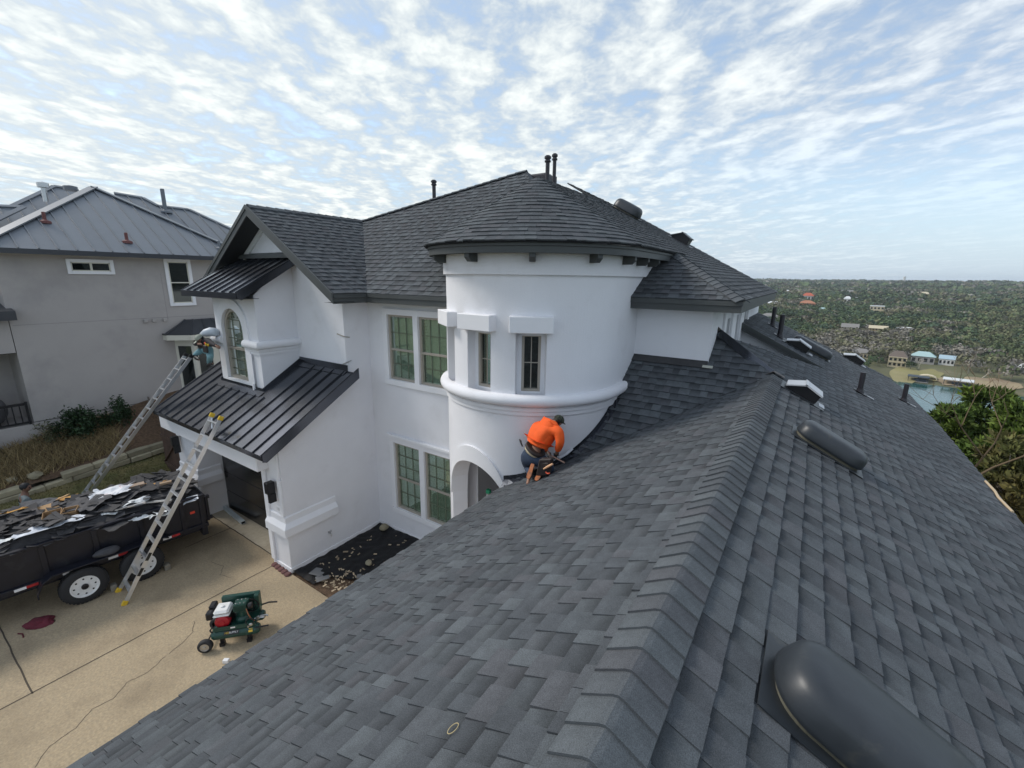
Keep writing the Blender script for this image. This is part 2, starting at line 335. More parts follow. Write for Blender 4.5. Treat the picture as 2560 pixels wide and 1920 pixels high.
# ================================================================== the white house
HOUSE = thing('white_house', 'white stucco house with a round tower, dark shingle roofs and black metal shed roofs', 'house', (-6, 8, 0))
Z = Vector((0, 0, 1)); X = Vector((1, 0, 0)); Y = Vector((0, 1, 0))
XG, YG, YW, YB = -9.57, 4.91, 7.60, 6.86       # garage side wall, garage front, window wall, gable wall
TC = (-5.13, 8.57); TR = 1.92                   # tower
MUNT = mat('olive_muntin', (.13, .14, .10), .6)
def window(O, u, n, W, H, split=True, cols=3, rows=(2, 2), back='blind', parent=HOUSE, fr=.055, glassm=GLASS, tan=TAN, arch=False, name='window', slat=.075):
    O, u, n = Vector(O), Vector(u).normalized(), Vector(n).normalized()
    def bx(mb, a, b, c, d, e, f): # u range, z range, depth range (outward)
        mb.obox(O+u*(a+b)/2+Z*(c+d)/2+n*(e+f)/2, u*(b-a)/2, n*(f-e)/2, Z*(d-c)/2)
    w = MB()
    bx(w, 0, fr, 0, H, -.05, .03); bx(w, W-fr, W, 0, H, -.05, .03); bx(w, fr, W-fr, 0, fr, -.05, .035); bx(w, fr, W-fr, H-fr, H, -.05, .03)
    hm = H*.47
    if split: bx(w, fr, W-fr, hm-.028, hm+.028, -.05, .022)
    wo = w.build(name, tan, parent, bevel=.004)
    sashes = [(fr, hm-.028), (hm+.028, H-fr)] if split else [(fr, H-fr)]
    for k, (c, d) in enumerate(sashes):
        p = MB(); dd = -.035 if (k == 0 or not split) else -.012; bx(p, fr+.002, W-fr-.002, c+.002, d-.002, dd-.006, dd); p.build('pane', glassm, wo)
        g = MB(); nr = rows[k] if split else rows[0]
        for i in range(1, cols): x = fr+(W-2*fr)*i/cols; bx(g, x-.009, x+.009, c, d, dd+.001, dd+.013)
        for i in range(1, nr): z = c+(d-c)*i/nr; bx(g, fr, W-fr, z-.009, z+.009, dd+.0015, dd+.0125)
        if g.v: g.build('muntin', MUNT if back in ('blind', 'curtain') else tan, wo)
    b = MB()
    if back == 'blind':
        k = int(H/slat); zt = [0.06+(H-.12)*i/k for i in range(k+1)]
        for z in zt:
            c = O+u*W/2+Z*z+n*-.085
            b.obox(c, u*(W/2-.07), (n*.5-Z*.85).normalized()*.034, (n*.85+Z*.5).normalized()*.002)
        b.build('blind', BLIND, wo)
        bb = MB(); bx(bb, .05, W-.05, .05, H-.05, -.20, -.19); bb.build('blind_back', BLIND, wo)
    elif back == 'curtain':
        pts = []; nn = 40
        for i in range(nn+1):
            x = W*(.03+.94*i/nn); dp = -.10+.022*math.sin(i*1.9)+.012*math.sin(i*.7)
            if .42 < i/nn < .52: dp -= .05
            pts.append(O+u*x+n*dp)
        for i in range(nn): b.quad(pts[i]+Z*.02, pts[i+1]+Z*.02, pts[i+1]+Z*(H-.02), pts[i]+Z*(H-.02))
        co = b.build('curtain', BLIND, wo); co.data.shade_smooth()
    d = MB(); bx(d, -.05, W+.05, -.05, H+.05, -.42, -.40); d.build('room_backing', DARKIN, wo)
    return wo
# ---------------------------------------------------------------- ground-floor and upper walls
w = MB()
# garage side wall running into the gable block's side wall (one plane), roof line cut on the slope
RS = .57                                           # metal roof slope
zr = lambda y: 3.20+RS*(y-4.42)                    # underside of the metal roof
w.poly([(XG, YG, 0), (XG, YW, 0), (XG, YW, 6.42), (XG, YB, 6.42), (XG, YB, zr(YB)), (XG, YG, zr(YG))])
# garage front: piers and lintel
for a, b in ((-15.3, -14.1), (-10.32, XG)):
    w.quad((a, YG, 0), (b, YG, 0), (b, YG, 3.2), (a, YG, 3.2))
w.quad((-14.1, YG, 2.50), (-10.32, YG, 2.50), (-10.32, YG, 3.2), (-14.1, YG, 3.2))
w.quad((-14.1, YG, 0), (-14.1, 5.56, 0), (-14.1, 5.56, 2.5), (-14.1, YG, 2.5)); w.quad((-10.32, YG, 0), (-10.32, 5.56, 0), (-10.32, 5.56, 2.5), (-10.32, YG, 2.5))
w.quad((-14.1, YG, 2.5), (-10.32, YG, 2.5), (-10.32, 5.56, 2.5), (-14.1, 5.56, 2.5))
w.poly([(-15.3, YG, 0), (-15.3, 14, 0), (-15.3, 14, 6.5), (-15.3, YB, 6.5), (-15.3, YB, zr(YB)), (-15.3, YG, zr(YG))])
# gable wall
GX, GS, GZ = -12.40, .64, 8.72                     # gable ridge x, slope, ridge height
gz = lambda x: GZ-.10-GS*abs(x-GX)
w.poly([(-15.3, YB, 3.6), (XG, YB, 3.6), (XG, YB, gz(XG)), (GX, YB, gz(GX)), (-15.3, YB, gz(-15.3))])
wall = w.build('wall', STUCCO, HOUSE)
# window wall
wm = MB(); x0 = XG
lo = [(-8.80, -7.86, .78, 2.70), (-7.69, -6.75, .78, 2.70)]; hi = [(-8.82, -7.90, 4.43, 6.08), (-7.74, -6.82, 4.43, 6.08)]
wall_grid(wm, (x0, YW, 0), X, Z, 3.6, 6.5, [(a-x0, b-x0, c, d) for a, b, c, d in lo+hi], .10, Y)
wm.build('wall', STUCCO, HOUSE)
for a, b, c, d in lo: window((a, YW+.05, c), X, -Y, b-a, d-c, cols=3, rows=(2, 3), back='curtain')
for a, b, c, d in hi: window((a, YW+.05, c), X, -Y, b-a, d-c, cols=3, rows=(2, 2), back='blind')
def trims(boxes, name='trim', m=TRIM, parent=HOUSE, bevel=.006):
    t = MB()
    for b in boxes: t.box(*b)
    return t.build(name, m, parent, bevel=bevel)
def win_trim(l, zt, zb, ledge):
    (a, _, c, d), (_, b, _, _) = l[0], l[1]; a1 = l[0][1]; b0 = l[1][0]; y0, y1 = YW-.045, YW
    bx = [(a-.15, a, y0, y1, c, d), (b, b+.15, y0, y1, c, d), (a1, b0, y0, y1, c, d), (a-.15, b+.15, y0, y1, d, d+.15), (a-.15, b+.15, y0-.015, y1, c-.14, c)]
    if ledge: bx.append((a-.22, b+.3, YW-.085, YW, d+.15, d+.22))
    trims(bx, 'window_trim')
win_trim(lo, 0, 0, True); win_trim(hi, 0, 0, False)
# base course
for b_ in ((XG, XG+.025, YG-.025, YW, 0, .13), (XG+.025, -6.3, YW-.025, YW, 0, .13), (-10.32, XG, YG-.025, YG, 0, .13), (-15.325, -14.1, YG-.025, YG, 0, .13)): trims([b_], 'base_course')
# belt band round the pier corner: sloped cap over a square block
def band(x_a, x_b, y_a, y_b):
    """x_b/y_a corner; runs along the front (x_a..x_b) and, if y_b, along the side to y_b"""
    o1, o2 = .03, .115
    prof = [(0, 1.50), (o1, 1.47), (o1, 1.33), (o2, 1.22), (o2, 1.02), (0, 1.00)]
    m = MB(); k = len(prof)
    path = [((x_a, y_a), (0, -1)), ((x_b, y_a), (1, -1))]+([((x_b, y_b), (1, 0))] if y_b else [((x_b, y_a+.6), (1, 0))])
    vs = [(p[0]+o*d[0], p[1]+o*d[1], z) for p, d in path for o, z in prof]
    fs = [(i*k+j, (i+1)*k+j, (i+1)*k+(j+1) % k, i*k+(j+1) % k) for i in range(2) for j in range(k)]
    fs += [tuple(range(k)), tuple(range(2*k, 3*k))[::-1]]
    m.add(vs, fs); return m.build('belt_band', TRIM, HOUSE, bevel=.005)
band(-10.32, XG, YG, 6.22); band(-15.3, -14.1, YG, 5.5)
b = MB(); b.box(-15.40, -15.3, YG-.115, YG+1.0, 1.0, 1.22); b.build('belt_band', TRIM, HOUSE, bevel=.01)
# lintel board under the metal roof
b = MB(); b.box(-15.38, -9.98, 4.60, YG, 2.62, 3.14); b.build('lintel_board', TRIM, HOUSE, bevel=.02)
b = MB(); b.box(-9.98, -9.60, 4.86, YG, 2.42, 3.1); b.box(-10.36, -10.20, 4.86, YG, 0.13, 2.62); b.box(-9.70, XG, 4.86, YG, 1.5, 2.42); b.build('pier_board', TRIM, HOUSE, bevel=.008)
# garage door: four sections
gd = MB(); gd.box(-14.1, -10.32, 5.60, 5.64, 0, 2.5); gdo = gd.build('garage_door', DOOR, HOUSE)
for i in range(4):
    p = MB(); p.box(-14.08, -10.34, 5.555, 5.598, .02+.61*i, .02+.61*i+.60); p.build('door_panel', DOOR, gdo, bevel=.008)
p = MB()
for i in range(3): p.box(-10.95+.2*i, -10.80+.2*i, 5.545, 5.556, 2.33, 2.345)
p.build('trim_strip', STEEL, gdo)
# wall lights and house number
for x in (-9.85, -15.02):
    l = MB(); l.box(x-.075, x+.075, 4.68, 4.858, 2.08, 2.36); lo_ = l.build('wall_light', BLACK, HOUSE, bevel=.008)
    l = MB(); l.box(x+.0, x+.085, 4.70, 4.86, 1.86, 2.079); l.build('light_bar', BLACK, lo_, bevel=.006)
pl = MB(); pl.box(-9.90, -9.64, 4.895, 4.91, 1.545, 1.70); plo = pl.build('number_plaque', TRIM, HOUSE, bevel=.004)
def text(body, size, loc, rot, m, parent=None, ext=.003, name='lettering', align='CENTER', offx=1.):
    c = bpy.data.curves.new(name, 'FONT'); c.body = body; c.size = size; c.extrude = ext; c.align_x = align; c.align_y = 'CENTER'; c.space_character = offx
    o = bpy.data.objects.new(name, c); COL.objects.link(o)
    bpy.context.view_layer.update()
    me = bpy.data.meshes.new_from_object(o.evaluated_get(bpy.context.evaluated_depsgraph_get())); bpy.data.objects.remove(o)
    rl = ROOTLOC.get(parent.name, Vector()) if parent else Vector()
    mw = Matrix.LocRotScale(Vector(loc)-rl, rot, None); me.transform(mw); me.materials.clear(); me.materials.append(m)
    o = bpy.data.objects.new(name, me); COL.objects.link(o)
    if parent: o.parent = parent; ROOTLOC[o.name] = rl
    return o
from mathutils import Euler
NUMM = mat('number_grey', (.42, .42, .42), .6)
text('13121', .105, (-9.77, 4.893, 1.622), Euler((PI/2, 0, 0)), NUMM, plo, .002)
# hose bib
f = MB(); f.tube([(XG, 5.96, .55), (XG+.09, 5.96, .55), (XG+.11, 5.96, .49)], .014, 8); f.tube([(XG+.05, 5.92, .60), (XG+.05, 6.0, .60)], .02, 8); f.tube([(XG+.05, 5.96, .55), (XG+.05, 5.96, .60)], .01, 6); f.build('hose_bib', STEEL, HOUSE)
# clip straps left on the corner
for z, t in ((5.53, -.05), (4.87, .10)):
    s = MB(); s.beam((XG-.28, YB-.012, z-t), (XG+.012, YB-.012, z), .012, .025); s.beam((XG+.012, YB-.012, z), (XG+.012, YB+.14, z-.03 if t < 0 else z+.04), .012, .025); s.build('strap', STEEL if t > 0 else TAN, HOUSE)
# ---------------------------------------------------------------- bay over the garage
BX0, BX1, BY = -13.85, -11.62, 5.80
bm_ = MB()
wx0, wx1, wz0, wz1 = -13.42, -12.28, 4.18, 5.55; wc = (wx0+wx1)/2; wr = (wx1-wx0)/2; NA = 14
ring = [(wx0, wz0)]+[(wc-wr*math.cos(PI*i/NA), wz1+wr*1.02*math.sin(PI*i/NA)) for i in range(NA+1)]+[(wx1, wz0)]
zt = 6.50; zb = 3.9
# front wall round the arched opening: strips left, right, below and above
bm_.quad((BX0, BY, zb), (wx0, BY, zb), (wx0, BY, zt), (BX0, BY, zt)); bm_.quad((wx1, BY, zb), (BX1, BY, zb), (BX1, BY, zt), (wx1, BY, zt)); bm_.quad((wx0, BY, zb), (wx1, BY, zb), (wx1, BY, wz0), (wx0, BY, wz0))
for i in range(NA):
    a = ring[1+i]; c = ring[2+i]; bm_.quad((a[0], BY, a[1]), (c[0], BY, c[1]), (c[0], BY, zt), (a[0], BY, zt))
for i in range(len(ring)-1):
    a, c = ring[i], ring[i+1]; bm_.quad((a[0], BY, a[1]), (c[0], BY, c[1]), (c[0], BY+.12, c[1]), (a[0], BY+.12, a[1]))
bm_.quad((wx0, BY, wz0), (wx1, BY, wz0), (wx1, BY+.12, wz0), (wx0, BY+.12, wz0))
for x in (BX0, BX1): bm_.poly([(x, BY, zb), (x, YB, zb), (x, YB, 7.38), (x, BY, zt)])
bm_.build('bay_wall', STUCCO, HOUSE)
# raised surround with an arched head
t = MB()
def arch_strip(r0, r1, y0, y1, z_s, zl, flat=0):
    pts_o = [(wc-r1, zl)]+[(wc-r1*math.cos(PI*i/NA), z_s+r1*math.sin(PI*i/NA)) for i in range(NA+1)]+[(wc+r1, zl)]
    pts_i = [(wc-r0, zl)]+[(wc-r0*math.cos(PI*i/NA), z_s+r0*math.sin(PI*i/NA)) for i in range(NA+1)]+[(wc+r0, zl)]
    for i in range(len(pts_o)-1):
        a, b, c, d = pts_o[i], pts_o[i+1], pts_i[i+1], pts_i[i]
        t.add([(a[0], y0, a[1]), (b[0], y0, b[1]), (c[0], y0, c[1]), (d[0], y0, d[1]), (a[0], y1, a[1]), (b[0], y1, b[1]), (c[0], y1, c[1]), (d[0], y1, d[1])],
              [(0, 1, 2, 3), (0, 4, 5, 1), (2, 6, 7, 3), (1, 5, 6, 2), (0, 3, 7, 4)])
arch_strip(wr, wr+.26, BY-.05, BY, wz1, zb+.05)
t.box(wx0-.26, wx1+.26, BY-.052, BY, zb+.05, wz0)
t.build('arched_surround', TRIM, HOUSE)
# belt mould across the bay
def mould(path, prof, name='belt_mould', m=TRIM):
    """path of (x, y, outward dx, dy) with a profile of (out, z)"""
    k = len(prof); mb = MB(); vs = [(p[0]+o*p[2], p[1]+o*p[3], z) for p in path for o, z in prof]
    fs = [(i*k+j, (i+1)*k+j, (i+1)*k+(j+1) % k, i*k+(j+1) % k) for i in range(len(path)-1) for j in range(k)]
    fs += [tuple(range(k)), tuple(range((len(path)-1)*k, len(path)*k))[::-1]]
    return smooth_angle(mb.add(vs, fs).build(name, m, HOUSE), 35)
bprof = [(0, 5.34)]+[(.05+.085*math.sin(a), 5.235+.105*math.cos(a)) for a in [PI*i/8 for i in range(9)]]+[(.06, 5.12), (.045, 5.06), (.03, 5.05), (.03, 4.985), (.0, 4.98)]
mould([(wx1+.02, BY, 0, -1), (BX1, BY, 1, -1), (BX1, YB, 1, 0)], bprof)
mould([(wx0-.02, BY, 0, -1), (BX0, BY, -1, -1), (BX0, YB, -1, 0)], bprof)
# pilaster below the mould, right of the window
trims([(BX1-.42, BX1-.34, BY-.06, BY-.052, 4.05, 4.98), (BX1-.42, BX1-.36, BY-.09, BY-.06, 4.02, 4.2)], 'pilaster')
# arched window
aw = MB()
def ring_pts(r): return [(wc-r, wz0+.02)]+[(wc-r*math.cos(PI*i/NA), wz1+r*math.sin(PI*i/NA)) for i in range(NA+1)]+[(wc+r, wz0+.02)]
ro, ri = ring_pts(wr-.005), ring_pts(wr-.085)
for i in range(len(ro)-1):
    a, b, c, d = ro[i], ro[i+1], ri[i+1], ri[i]
    aw.add([(p[0], yy, p[1]) for yy in (BY+.03, BY+.11) for p in (a, b, c, d)], [(0, 1, 2, 3), (4, 7, 6, 5), (0, 4, 5, 1), (2, 6, 7, 3)])
aw.box(wx0+.085, wx1-.085, BY+.03, BY+.11, wz0, wz0+.085); aw.box(wx0+.085, wx1-.085, BY+.04, BY+.11, 5.00, 5.06)
awo = aw.build('arched_window', TAN, HOUSE)
gp = MB(); gp.poly([(p[0], BY+.09, p[1]) for p in ri]); gp.build('pane', GLASS, awo)
mu = MB()
for x in (wc-.2, wc+.2): mu.box(x-.009, x+.009, BY+.07, BY+.085, wz0+.08, wz1+.46)
for z in (4.45, 4.72, 5.3, 5.55, 5.8): mu.box(wx0+.08, wx1-.08, BY+.071, BY+.084, z-.009, z+.009)
for a in (35, 65, 115, 145):
    c = math.cos(math.radians(a)); s = math.sin(math.radians(a)); mu.beam((wc+.2*c, BY+.077, wz1+.12+.2*s), (wc+.49*c, BY+.077, wz1+.49*s), .014, .016, up=(0, 1, 0))
mu.build('muntin', MUNT, awo)
bl = MB()
for i in range(26):
    z = wz0+.1+i*.075; hw = wr-.1 if z < wz1 else math.sqrt(max(.01, (wr-.1)**2-(z-wz1)**2))
    bl.obox((wc, BY+.14, z), (hw, 0, 0), (0, -.02, -.03), (0, .002, -.001))
bl.build('blind', BLIND, awo)
bl = MB(); bl.poly([(p[0], BY+.22, p[1]) for p in ri]); bl.build('blind_back', BLIND, awo)
dk = MB(); dk.box(wx0-.05, wx1+.05, BY+.5, BY+.52, wz0, wz1+.7); dk.build('room_backing', DARKIN, awo)
# ---------------------------------------------------------------- metal roofs with standing seams
def metal_roof(name, xs, y0, z0, y1, z1, cut, right_x, left_x):
    """one panel per seam bay, running up from (y0, z0) to (y1, z1); cut(xa, xb) gives the panel's upper end as a fraction"""
    root = None
    d = Vector((0, y1-y0, z1-z0)); n = Vector((0, -(z1-z0), y1-y0)).normalized()
    base = MB(); base.prism([(left_x, y0, z0-.004), (right_x, y0, z0-.004), (right_x, y1, z1-.004), (left_x, y1, z1-.004)], -n*.03)
    root = base.build(name, METAL, HOUSE)
    for a, b in zip(xs[:-1], xs[1:]):
        f0, f1 = cut(a, b)
        for g0, g1 in ((0, f0), (f1, 1)):
            if g1-g0 < .02: continue
            p = MB(); A = Vector((0, y0, z0))+d*g0; B = Vector((0, y0, z0))+d*g1
            p.prism([(a+.004, A.y, A.z), (b-.004, A.y, A.z), (b-.004, B.y, B.z), (a+.004, B.y, B.z)], n*.004)
            # standing rib on the panel's right edge
            p.beam(Vector((b-.012, A.y, A.z))+n*.022, Vector((b-.012, B.y, B.z))+n*.022, .022, .036, up=n)
            p.build('metal_panel', METAL, root)
    return root, n
xs = [-15.04]+[-9.61-.418*i for i in range(12, -1, -1)]+[-9.27]
Y0, Z0, Y1, Z1 = 4.40, 3.25, 6.86, 4.66
bayf = (BY-.03-Y0)/(Y1-Y0)
mr, mn = metal_roof('garage_metal_roof', xs, Y0, Z0, Y1, Z1, lambda a, b: (bayf-.06, 1.01) if (b > BX0-.1 and a < BX1+.1) else (.985, 1.01), -9.27, -15.04)
fl = MB()
fl.prism([(-9.262, Y0, Z0+.03), (-9.262, Y1+.1, Z1+.09), (-9.262, Y1+.1, Z1-.16), (-9.262, Y0+.08, Z0-.16), (-9.262, Y0, Z0-.13)], (.03, 0, 0))
fl.prism([(-9.290, Y0, Z0+.012), (-9.235, Y0, Z0+.03), (-9.235, Y1+.1, Z1+.09), (-9.290, Y1+.1, Z1+.07)], (0, 0, .012))
fl.prism([(-15.07, Y0, Z0+.03), (-15.07, Y1, Z1+.05), (-15.07, Y1, Z1-.16), (-15.07, Y0, Z0-.13)], (.03, 0, 0))
fl.box(-15.04, -9.262, Y0-.012, Y0+.002, Z0-.10, Z0+.004)
fl.build('rake_flashing', METAL, mr)
# apron flashings at the wall and round the bay
fl = MB()
fl.quad((-11.62, 6.70, zr(6.70)+.09), (-9.53, 6.70, zr(6.70)+.09), (-9.53, 6.842, zr(6.842)+.10), (-11.62, 6.842, zr(6.842)+.10)); fl.box(-11.6, -9.53, 6.83, 6.858, zr(6.83)+.08, zr(6.83)+.24)
fl.quad((BX0-.1, BY-.22, zr(BY-.22)+.085), (BX1+.1, BY-.22, zr(BY-.22)+.085), (BX1+.1, BY-.056, zr(BY-.06)+.09), (BX0-.1, BY-.056, zr(BY-.06)+.09)); fl.box(BX0-.01, BX1+.012, BY-.058, BY-.053, zr(BY)+.02, zr(BY)+.13)
for x in (BX1+.004, BX0-.024): fl.prism([(x, BY-.05, zr(BY-.05)+.02), (x, YB, zr(YB)+.03), (x, YB, zr(YB)+.19), (x, BY-.05, zr(BY-.05)+.16)], (.02, 0, 0))
fl.build('apron_flashing', METAL, mr)
# bay's own shed roof
bz0, bz1, by0, by1 = 6.56, 7.44, 5.28, 6.85
bxs = [-14.35+.385*i for i in range(8)]+[-11.36]
br, bn = metal_roof('bay_metal_roof', bxs, by0, bz0, by1, bz1, lambda a, b: (.995, 1.01), -11.36, -14.35)
fl = MB()
for x, s in ((-11.358, .02), (-14.372, .02)): fl.prism([(x, by0, bz0+.02), (x, by1, bz1+.02), (x, by1, bz1-.16), (x, by0+.1, bz0-.16), (x, by0, bz0-.13)], (s, 0, 0))
fl.box(-14.35, -11.358, by0-.014, by0, bz0-.14, bz0+.01)
fl.prism([(-14.35, by0, bz0-.14), (-11.358, by0, bz0-.14), (-11.358, BY, 6.42), (-14.35, BY, 6.42)], (0, 0, .01))
fl.build('rake_flashing', METAL, br)
# dark ledge and frame of the gable triangle
tr = MB(); tr.box(-14.35, -11.34, YB-.14, YB, 7.44, 7.52); tr.prism([(-14.35, YB-.14, 7.52), (-11.34, YB-.14, 7.52), (-11.34, YB, 7.58), (-14.35, YB, 7.58)], (0, 0, .01)); tr.build('gable_ledge', FASC, HOUSE)
fb = MB()
for s in (-1, 1):
    e = GX+s*2.4; fb.prism([(GX, YB-.05, GZ-.14), (e, YB-.05, GZ-.14-GS*2.4), (e, YB-.05, GZ-.36-GS*2.4), (GX, YB-.05, GZ-.36)], (0, .05, 0))
fb.build('gable_frieze', TRIM, HOUSE)
br_ = MB(); br_.box(GX-.06, GX+.06, 6.5, YB-.052, 8.25, 8.40); br_.build('gable_bracket', SOFFIT, HOUSE)
# ---------------------------------------------------------------- tower
zs = lambda z: 7+(z-7)*.968
def tower_wall():
    mb = MB(); cx, cy = TC
    wins = [(-92.3, 8.6), (-60.3, 8.6), (-124, 8.6)]
    P = lambda r, a, z: (cx+r*math.cos(math.radians(a)), cy+r*math.sin(math.radians(a)), z)
    a0, a1 = -200, 0
    brk = sorted(set([a0+2*i for i in range(101)]+[c+s*h for c, h in wins for s in (-1, 1)]))
    A0, AH, ZS, ZH = -97.5, 26.5, 2.26, 1.06                   # arch: centre angle, half width, spring, rise
    def zar(a):
        t = (a-A0)/AH
        return None if abs(t) > 1 else ZS+ZH*math.sqrt(max(0, 1-t*t))
    for a, b in zip(brk[:-1], brk[1:]):
        if b-a < 1e-6: continue
        mid = (a+b)/2; segs = []
        wn = [c for c, h in wins if abs(mid-c) < h]
        za, zb_ = zar(a), zar(b); low = 0
        if zar(mid) is not None:
            za = za if za is not None else ZS; zb_ = zb_ if zb_ is not None else ZS
            top = zs(4.72) if wn else zs(7.52)
            mb.quad(P(TR, a, za), P(TR, b, zb_), P(TR, b, top), P(TR, a, top))
            mb.quad(P(TR, a, za), P(TR, b, zb_), P(TR-.34, b, zb_), P(TR-.34, a, za))
            if wn: mb.quad(P(TR, a, zs(6.06)), P(TR, b, zs(6.06)), P(TR, b, zs(7.52)), P(TR, a, zs(7.52)))
        elif wn:
            mb.quad(P(TR, a, 0), P(TR, b, 0), P(TR, b, zs(4.72)), P(TR, a, zs(4.72))); mb.quad(P(TR, a, zs(6.06)), P(TR, b, zs(6.06)), P(TR, b, zs(7.52)), P(TR, a, zs(7.52)))
        else: mb.quad(P(TR, a, 0), P(TR, b, 0), P(TR, b, zs(7.52)), P(TR, a, zs(7.52)))
        if wn:
            mb.quad(P(TR, a, zs(4.72)), P(TR, b, zs(4.72)), P(TR-.22, b, zs(4.72)), P(TR-.22, a, zs(4.72))); mb.quad(P(TR, a, zs(6.06)), P(TR, b, zs(6.06)), P(TR-.22, b, zs(6.06)), P(TR-.22, a, zs(6.06)))
    mb.quad((cx+TR, cy, 0), (cx+TR, cy+3, 0), (cx+TR, cy+3, zs(7.52)), (cx+TR, cy, zs(7.52)))
    for c, h in wins:
        for s in (-1, 1):
            a = c+s*h; mb.quad(P(TR, a, zs(4.72)), P(TR-.22, a, zs(4.72)), P(TR-.22, a, zs(6.06)), P(TR, a, zs(6.06)))
    for s in (-1, 1):
        a = A0+s*AH; mb.quad(P(TR, a, 0), P(TR-.34, a, 0), P(TR-.34, a, ZS), P(TR, a, ZS))
    o = mb.build('tower_wall', STUCCO, HOUSE); smooth_angle(o, 20)
    # surround of the arch
    t = MB()
    a_l = [A0-AH-.0+i*(2*AH)/24 for i in range(25)]
    for a, b in zip(a_l[:-1], a_l[1:]):
        k = 1+.30/ZH
        zi0, zi1 = zar(a), zar(b); f = lambda z: ZS+(z-ZS)*1.22+.11
        q = [P(TR+.045, a, zi0), P(TR+.045, b, zi1), P(TR+.045, b, f(zi1)), P(TR+.045, a, f(zi0))]; r = [P(TR-.01, a, zi0), P(TR-.01, b, zi1), P(TR-.01, b, f(zi1)), P(TR-.01, a, f(zi0))]
        t.add(q+r, [(0, 1, 2, 3), (0, 4, 5, 1), (2, 6, 7, 3)])
    smooth_angle(t.build('arch_surround', TRIM, HOUSE), 30)
    # back walls of the recesses with their windows
    for c, h in wins[:3]:
        ar = math.radians(c); n = Vector((math.cos(ar), math.sin(ar), 0)); u = Vector((-n.y, n.x, 0)); r = TR-.20
        ctr = Vector((cx, cy, 0))+n*(r-.02)
        bw = MB(); ww, hh = .36, 1.10
        wall_grid(bw, ctr-u*.34+Z*zs(4.70), u, Z, .68, 1.40, [(.34-ww/2, .34+ww/2, .115, .115+hh)], .06, -n); bw.build('recess_wall', STUCCO, HOUSE)
        window(ctr-u*ww/2+Z*(zs(4.70)+.115)-n*.03, u, n, ww, hh, split=False, cols=2, rows=(2,), back='none', fr=.05, glassm=DGLASS)
        tm = MB(); tm.obox(ctr+Z*zs(5.945)+n*.012, u*.215, n*.012, Z*.02); tm.build('recess_trim', TRIM, HOUSE); tm = MB(); tm.obox(ctr+Z*(zs(4.70)+.10)+n*.01, u*.20, n*.011, Z*.016); tm.build('recess_trim', TRIM, HOUSE)
        li = MB(); ctr2 = Vector((cx, cy, zs(6.16)))+n*(TR+.035); li.obox(ctr2, u*.40, n*.12, Z*.15); li.build('lintel_block', TRIM, HOUSE, bevel=.012)
    tor = [(TR, zs(4.80))]+[(TR+.06+.11*math.sin(PI*i/8), zs(4.685)+.112*math.cos(PI*i/8)) for i in range(9)]+[(TR+.085, zs(4.555)), (TR+.055, zs(4.545)), (TR+.055, zs(4.475)), (TR+.030, zs(4.465)), (TR+.030, zs(4.385)), (TR, zs(4.375))]
    s = MB(); s.usweep(tor, cx, cy, -200, 100, .9); smooth_angle(s.build('torus_band', STUCCO, HOUSE), 35)
    s = MB(); s.usweep([(TR, zs(7.07)), (TR+.055, zs(7.06)), (TR+.055, zs(7.44)), (TR, zs(7.44))], cx, cy, -200, 100, 3); smooth_angle(s.build('frieze_band', STUCCO, HOUSE), 35)
    s = MB(); s.usweep([(TR+.33, zs(7.43)), (TR+.345, zs(7.43)), (TR+.345, zs(7.545)), (TR+.37, zs(7.55)), (TR+.37, zs(7.60)), (TR+.30, zs(7.60)), (TR+.33, zs(7.55))], cx, cy, -215, 110, 2.7); smooth_angle(s.build('tower_fascia', FASC, HOUSE), 30)
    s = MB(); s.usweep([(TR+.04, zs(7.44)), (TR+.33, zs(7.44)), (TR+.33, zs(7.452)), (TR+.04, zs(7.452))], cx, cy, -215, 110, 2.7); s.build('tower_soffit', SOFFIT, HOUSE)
    for a in (-156, -124.5, -92.5, -60.5, -28.5, 0):
        ar = math.radians(a); n = Vector((math.cos(ar), math.sin(ar), 0)); u = Vector((-n.y, n.x, 0)); c = Vector((cx, cy, 0)); k = MB()
        A, B = TR+.056, TR+.30
        k.prism([c+n*A-u*.055+Z*zs(7.438), c+n*B-u*.055+Z*zs(7.438), c+n*B-u*.055+Z*zs(7.36), c+n*(B-.08)-u*.055+Z*zs(7.285), c+n*A-u*.055+Z*zs(7.285)], u*.11); k.build('corbel', FASC, HOUSE, bevel=.004)
tower_wall()
for y in (.75, 1.5):
    k = MB(); x = TC[0]+TR; y = TC[1]+y; k.prism([(x+.056, y, zs(7.438)), (x+.30, y, zs(7.438)), (x+.30, y, zs(7.36)), (x+.22, y, zs(7.285)), (x+.056, y, zs(7.285))], (0, .11, 0)); k.build('corbel', FASC, HOUSE, bevel=.004)
# porch behind the arch: floor, inner walls, dark door
p = MB(); p.poly([(TC[0]+1.6*math.cos(2*PI*i/24), TC[1]+1.6*math.sin(2*PI*i/24), .12) for i in range(24)]); p.build('porch_floor', mat('porch_concrete', (.36, .34, .31), .85, var=.1), HOUSE)
p = MB(); p.quad((-7.2, 9.35, 0), (-3.4, 9.35, 0), (-3.4, 9.35, 3.4), (-7.2, 9.35, 3.4)); p.quad((-6.55, 7.65, 0), (-6.55, 9.35, 0), (-6.55, 9.35, 3.4), (-6.55, 7.65, 3.4)); p.poly([(TC[0]+(TR-.1)*math.cos(2*PI*i/24), TC[1]+(TR-.1)*math.sin(2*PI*i/24), 3.42) for i in range(24)]); p.build('porch_wall', STUCCO, HOUSE)
p = MB(); p.box(-5.75, -5.60, 9.24, 9.34, .12, 2.6); p.box(-4.5, -4.35, 9.24, 9.34, .12, 2.6); p.box(-5.6, -4.5, 9.24, 9.34, 2.45, 2.6); pdo = p.build('entry_door', BLACK, HOUSE)
